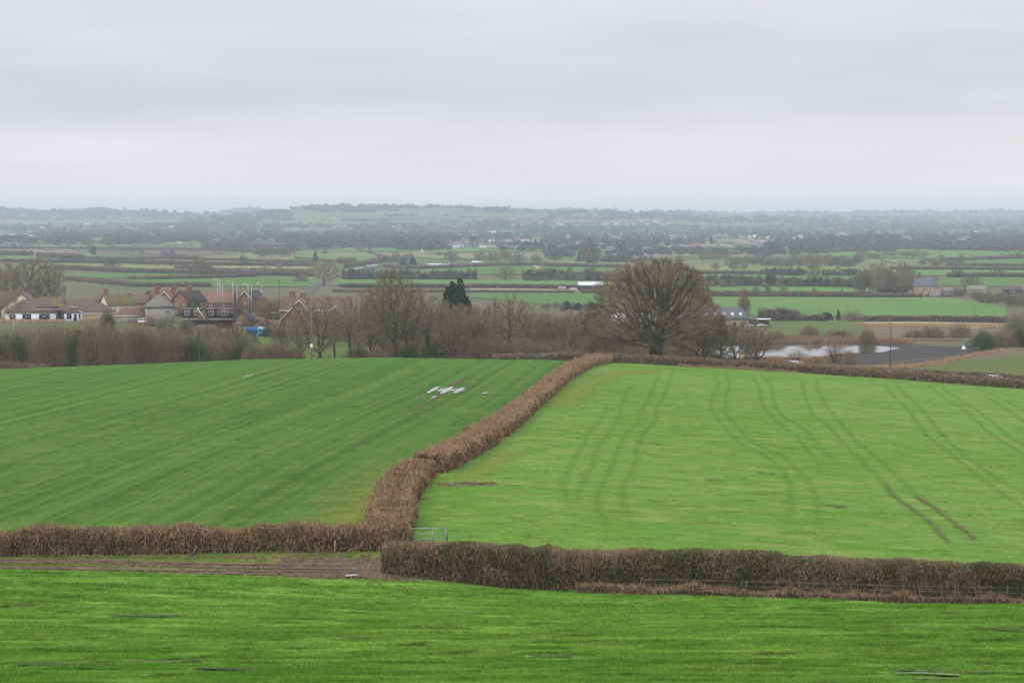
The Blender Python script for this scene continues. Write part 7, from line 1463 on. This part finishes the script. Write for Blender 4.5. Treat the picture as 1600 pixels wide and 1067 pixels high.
m = MB(); m.add([(2.77, -.95, 1.5), (2.77, .95, 1.5), (2.5, .9, 2.35), (2.5, -.9, 2.35)], [(0, 1, 2, 3)]); m.box(1.2, 2.3, -1.13, -1.11, 1.5, 2.25); m.build('windscreen', M['glass'], t); m = MB(); m.box(2.76, 2.84, -1.05, 1.05, .7, 1.1); m.build('bumper', M['trim'], t)
for x in (-2.2, -1.2, 1.9):
    for y in (-.95, .95): m = MB(); m.tube((0, -.14, 0), (0, .14, 0), .48, .48, 14); w = m.build('wheel', M['tyre'], t); w.location = (x, y, .48)
for x in (-1.8, -.7): m = MB(); m.box(-.05, .05, -1.24, -1.17, 1.0, 2.5); o = m.build('rib', M['bluep'], t); o.location = (x, 0, 0)
# heaps and small things in the gardens
def heap(name, label, px, d, w, h, dp, mat, cat, seed=0, loc=None):
    r = np.random.default_rng(seed); n = 15; g = np.linspace(-1, 1, n); X, Y = np.meshgrid(g, g); R2 = np.clip(1 - X**2 - Y**2, 0, 1) ** .6; Z = R2 * h * (.7 + .6 * vnoise(X * 2.5 + 9, Y * 2.5 + 9, seed))
    p = A(px, d) if loc is None else loc; return link(name, mesh(name, np.stack([X * w / 2, Y * dp / 2, Z - .15], -1).reshape(-1, 3), grid_faces(n, n), [mat]), loc=tuple(p), label=label, cat=cat)
heap('tarpaulin_heap', 'dark green tarpaulin heap beyond the black mud bank', 1515, 612, 4.6, 1.9, 4, M['tarp'], 'heap', 3); heap('white_sheet', 'crumpled white sheet at the right of the green tarpaulin heap', 1525, 606, 2.6, .8, 2, M['trim'], 'sheet', 4); heap('white_sheet', 'small white sheet at the left of the green tarpaulin heap', 1506, 608, 1.4, 1.2, 1.4, M['trim'], 'sheet', 5)
heap('soil_heap', 'dark heap of prunings below the dormer bungalow', 322, 606, 9, 2.6, 5, M['polewood'], 'heap', 6); heap('rubble_heap', 'pinkish rubble heap left of the dark prunings', 305, 600, 5, 1.0, 3, M['pinkbrick'], 'heap', 7)
tm = link('timber_stack', None, loc=tuple(A(319, 598)), label='small stack of orange sawn timber before the dark prunings', cat='timber stack')
for k in range(6): m = MB(); m.box(-1.0, 1.0, -.12, .12, 0, .1); o = m.build('plank', M['tanfence'], tm); o.location = (random.uniform(-.1, .1), (k % 3) * .28, .05 + (k // 3) * .13)
sh_ = thing('garden_shed', 'yellow-green timber shed among the scrub at the crest', 'shed', 336, 470); block(sh_, 3.8, 2.5, 1.9, .7, 'gable', plain('algae green boards', (.22, .21, .06), .9, .3, 2), M['r_tgreen'], wins=[('f', .6, .7, .6, .6)])
for px, d, lab in ((848, 640, 'small white caravan half hidden in scrub left of the great oak'), (863, 560, 'white caravan roof in the scrub below the hedge bushes'), (588, 600, 'white caravan glimpsed at the foot of the tallest bare tree')):
    cv = thing('caravan', lab, 'caravan', px, d, .2); m = MB(); m.prism([(-2.2, .5), (2.2, .5), (2.4, 1.5), (1.9, 2.5), (-1.9, 2.5), (-2.4, 1.5)], -1, 1, axis='y'); m.build('body', M['carwhite'], cv); window(cv, 4.2, 2, 'f', 0, 1.3, 1.4, .7, M['trim']); m = MB(); m.tube((0, -1.0, .32), (0, 1.0, .32), .32, .32, 10); m.build('wheel', M['tyre'], cv)
# ---- sheep and cattle on the plain
def beast(name, L, h, bw, mat, headm, parent=None):
    """one skinned body: trunk, neck, head, four jointed legs"""
    sk = [(-.42, 0, .72), (-.15, 0, .74), (.2, 0, .74), (.42, 0, .78), (.60, 0, .62), (.74, 0, .42)]; rd = [.20, .26, .27, .2, .12, .08]
    v = [(x * L, y * L, z * h) for x, y, z in sk]; r = [a * bw for a in rd]; e = [(0, 1), (1, 2), (2, 3), (3, 4), (4, 5)]
    for bx_, att in ((-.36, 0), (.34, 3)):
        for y in (-.13, .13): i = len(v); v += [(bx_ * L, y * L, .48 * h), ((bx_ + (.05 if att == 0 else -.01)) * L, y * L, .26 * h), (bx_ * L, y * L, 0)]; r += [.09 * bw, .055 * bw, .05 * bw]; e += [(att, i), (i, i + 1), (i + 1, i + 2)]
    vv, ff = [], []
    A_ = np.array([v[a] for a, b in e]); B_ = np.array([v[b] for a, b in e]); ra = np.array([r[a] for a, b in e]); rb = np.array([r[b] for a, b in e])
    me = bpy.data.meshes.new(name); me.from_pydata(v, e, []); o = bpy.data.objects.new(name, me); C.objects.link(o)
    mo = o.modifiers.new('skin', 'SKIN'); mo.use_smooth_shade = True
    for i, sv in enumerate(me.skin_vertices[0].data): sv.radius = (r[i], r[i]); sv.use_root = (i == 1)
    dg = bpy.context.evaluated_depsgraph_get(); me2 = bpy.data.meshes.new_from_object(o.evaluated_get(dg)); me2.materials.clear(); me2.materials.append(mat); bpy.data.objects.remove(o); me2.name = name
    return me2
sheep_me = beast('sheep', 1.3, .95, 1.1, M['wool'], None); cow_me = beast('cow', 2.3, 1.5, 2.0, M['cow'], None)
r_ = np.random.default_rng(14)
for i in range(64):
    px = r_.uniform(330, 480); py = 417.4 + (px - 330) / 150 * 1.2 + r_.uniform(0, 3.2); p = G(px, py, 900)
    link('sheep', sheep_me, None, tuple(p), r_.uniform(0, 6.28), 1.25, None, 'off-white sheep grazing with the flock in the narrow pale field left of the straight road', 'sheep', 'flock of sheep in the pale field')
for px, py, lab in ((1308.5, 421.5, 'black cow standing uphill of the other two'), (1314, 424, 'left one of the two black cows side by side'), (1318.3, 424.2, 'right one of the two black cows side by side'), (1190.5, 424.3, 'lone black cow near the three bare willows')):
    p = G(px, py, 900); link('cow', cow_me, None, tuple(p), random.choice([.2, 3.0]), 1.15, None, lab, 'cow', 'black cattle on the green strip')
# ---------------------------------------------------------------- blades of grass standing on the near fields
def tuftmesh(seed, mat, n=14, h=.10, w=.012, sp_=.09):
    r = np.random.default_rng(seed); P = np.stack([r.normal(0, sp_, n), r.normal(0, sp_, n), np.zeros(n)], -1)
    V = np.stack([r.normal(0, .45, n), r.normal(0, .45, n), np.ones(n)], -1) * (h * r.uniform(.6, 1.3, n))[:, None]; v, f = tris(P, V, np.full(n, w), r); return mesh('grass_tuft', v, f, [mat])
def poly_in(x, y, poly):
    ins = np.zeros(len(x), bool); n = len(poly)
    for i in range(n):
        x1, y1 = poly[i]; x2, y2 = poly[(i + 1) % n]; c = ((y1 > y) != (y2 > y)) & (x < (x2 - x1) * (y - y1) / (y2 - y1 + 1e-12) + x1); ins ^= c
    return ins
def tufts(name, label, poly, n, y0, y1, matc, h, zfun=None, size=1.0, dist0=100, keepf=None, seed=0, sp_=.09, w=.012, rid=(1.7, .7)):
    r = np.random.default_rng(seed); ms = [tuftmesh(seed + k, m_, 14, h, w, sp_) for k, m_ in enumerate(matc)]
    # roughly even cover as seen from the hilltop: density falls with distance
    t = r.uniform(0, 1, n); y = 1 / (1 / y0 + t * (1 / y1 - 1 / y0)); x = r.uniform(-.30, .30, n) * y
    k = poly_in(x, y, poly)
    if keepf is not None: k &= keepf(x, y, r)
    x, y = x[k], y[k]; z = H(x, y) + (zfun(x, y) if zfun else 0); s = size * (y / dist0) ** .55 * r.uniform(.6, 1.35, len(x)) * (.35 + 1.1 * vnoise(x / rid[0] + .6 * vnoise(x / 3, y / 2, 9), y / rid[1], seed + 3))
    instancer(name, np.stack([x, y, z], -1), np.stack([s, s, s], -1), r.integers(0, len(ms), len(x)), ms)['label'] = label
def off_bare(x, y, r):
    k = np.ones(len(x), bool)
    for P, w in BARE:
        for a, b in zip(P[:-1], P[1:]):
            d = b - a; t = np.clip(((x - a[0]) * d[0] + (y - a[1]) * d[1]) / (d @ d + 1e-9), 0, 1); k &= np.hypot(x - a[0] - t * d[0], y - a[1] - t * d[1]) > w * r.uniform(.2, 1.0, len(x))
    return k
def tm_(nm, base, **kw): d = dict(base); d.update(kw); d['tuft'] = True; return grass(nm, **d)
nf_poly = [(-34, 60)] + [(p.x, p.y) for p in nf_top] + [(40, 60)]
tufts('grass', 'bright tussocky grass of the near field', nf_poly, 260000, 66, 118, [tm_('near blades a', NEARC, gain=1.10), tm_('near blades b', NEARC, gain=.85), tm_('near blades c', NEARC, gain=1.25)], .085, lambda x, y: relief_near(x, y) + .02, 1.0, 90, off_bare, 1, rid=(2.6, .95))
lf_poly = [tuple(p) for p in lf_bot] + [tuple(p) for p in lf_right[1:]] + [tuple(p) for p in lf_top[::-1]]
rf_poly = [tuple(p) for p in rf_bot] + [tuple(rf_top[-1])] + [tuple(p) for p in rf_top[::-1][1:]] + [tuple(p) for p in rf_left[::-1]]
tufts('grass', 'short young corn of the left field', lf_poly, 90000, 131, 300, [tm_('corn blades a', LEFTC, gain=1.0), tm_('corn blades b', LEFTC, gain=.85)], .09, None, 1.0, 110, lambda x, y, r: vnoise((x - y * .09) / .5, y / 40, 6) + r.uniform(-.3, .3, len(x)) > .45, 11)
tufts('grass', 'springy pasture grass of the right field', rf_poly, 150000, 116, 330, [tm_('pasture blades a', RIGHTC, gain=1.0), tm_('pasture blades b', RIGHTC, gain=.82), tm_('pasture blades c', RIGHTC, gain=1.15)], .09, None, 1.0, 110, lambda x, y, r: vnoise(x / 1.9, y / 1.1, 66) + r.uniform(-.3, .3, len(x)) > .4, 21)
tr_poly = [ray2(-600, 132.5)] + [ray2(640, 132.5)] + [tuple(p[:2]) for p in [G(590, 909), G(480, 906), G(250, 898), G(0, 891), G(-200, 888)]]
tufts('grass', 'ragged grass along the verge of the muddy track', tr_poly, 60000, 112, 134, [tm_('verge blades', dict(a=(.07, .13, .02), b_=(.10, .19, .025), dry=(.2, .19, .06), fine=4, dry_amt=.8))], .13, None, 1.0, 110, lambda x, y, r: (vnoise(x / 2.2, y / .8, 5) > .5) & ((y > 128.8) | (y < 119.5) | (vnoise(x / 1.5, y / .4, 15) > .78)), 31)
# dead stalks and nettles at the yellow corner by the hedge end
cp = [G(*q) for q in ((540, 838), (560, 800), (590, 770), (600, 800), (590, 838))]
tufts('dead_stalks', 'dead stalks and tussocks in the yellowed corner by the short hedge length', [(p.x, p.y) for p in cp] , 30000, 131, 160, [w_strawy, w_bramble], .4, None, 1.2, 110, lambda x, y, r: vnoise(x / .9, y / 2, 8) > .62, 41, .12, .02)
# clods thrown up along the muddy track
def clodmesh(seed, mat):
    r = np.random.default_rng(seed); m = MB(); k = []
    for z, q in ((0, 1.0), (.6, .8)):
        for i in range(5): a = i * 1.257 + r.uniform(-.2, .2); k.append((math.cos(a) * q * r.uniform(.7, 1.2), math.sin(a) * q * r.uniform(.7, 1.2), z * r.uniform(.8, 1.2)))
    m.add(k, [(i, (i + 1) % 5, (i + 1) % 5 + 5, i + 5) for i in range(5)] + [(5, 6, 7, 8, 9)]); return m.mesh('mud_clod', [mat])
r_ = np.random.default_rng(4); CP = []
for pts, wd, n in (([(-250, 874), (0, 878), (160, 880), (300, 885), (450, 887), (640, 889)], 2.0, 3200), ([(-250, 886), (0, 888), (130, 890), (250, 895), (380, 897), (620, 899)], 1.7, 2200), ([(440, 886), (600, 894), (660, 897)], 7, 2600), ([(0, 868), (300, 872), (600, 876)], 1.5, 250), ([(690, 758), (770, 758)], 3, 260)):
    q = res([G(*a) for a in pts], 300); i = r_.integers(0, 300, n); CP.append(np.stack([q[i, 0] + r_.normal(0, .3, n), q[i, 1] + r_.normal(0, wd / 3.2, n)], -1))
CP = np.concatenate(CP); s_ = r_.uniform(.03, .13, len(CP)); 
instancer('mud_clods', np.column_stack([CP, H(CP[:, 0], CP[:, 1]) + .08]), np.stack([s_ * 1.6, s_ * 1.2, s_ * .8], -1), r_.integers(0, 2, len(CP)), [clodmesh(1, m_mud), clodmesh(2, m_mud)])['label'] = 'clods of mud along the churned track'
# ---------------------------------------------------------------- the hazy air: one even box round everything
hm = bpy.data.materials.new('haze air'); hm.use_nodes = True
hm.cycles.volume_sampling = 'DISTANCE'; hn = hm.node_tree; hn.nodes.clear()
ho = hn.nodes.new('ShaderNodeOutputMaterial'); hv = hn.nodes.new('ShaderNodeVolumePrincipled')
hv.inputs['Color'].default_value = (.71, .84, 1.0, 1); hv.inputs['Density'].default_value = 1.2e-4; hv.inputs['Anisotropy'].default_value = 0.0
hn.links.new(hv.outputs[0], ho.inputs['Volume'])
m = MB(); m.box(-7900, 7900, -420, 14300, -75, 60); m.build('haze', hm, kind='stuff')
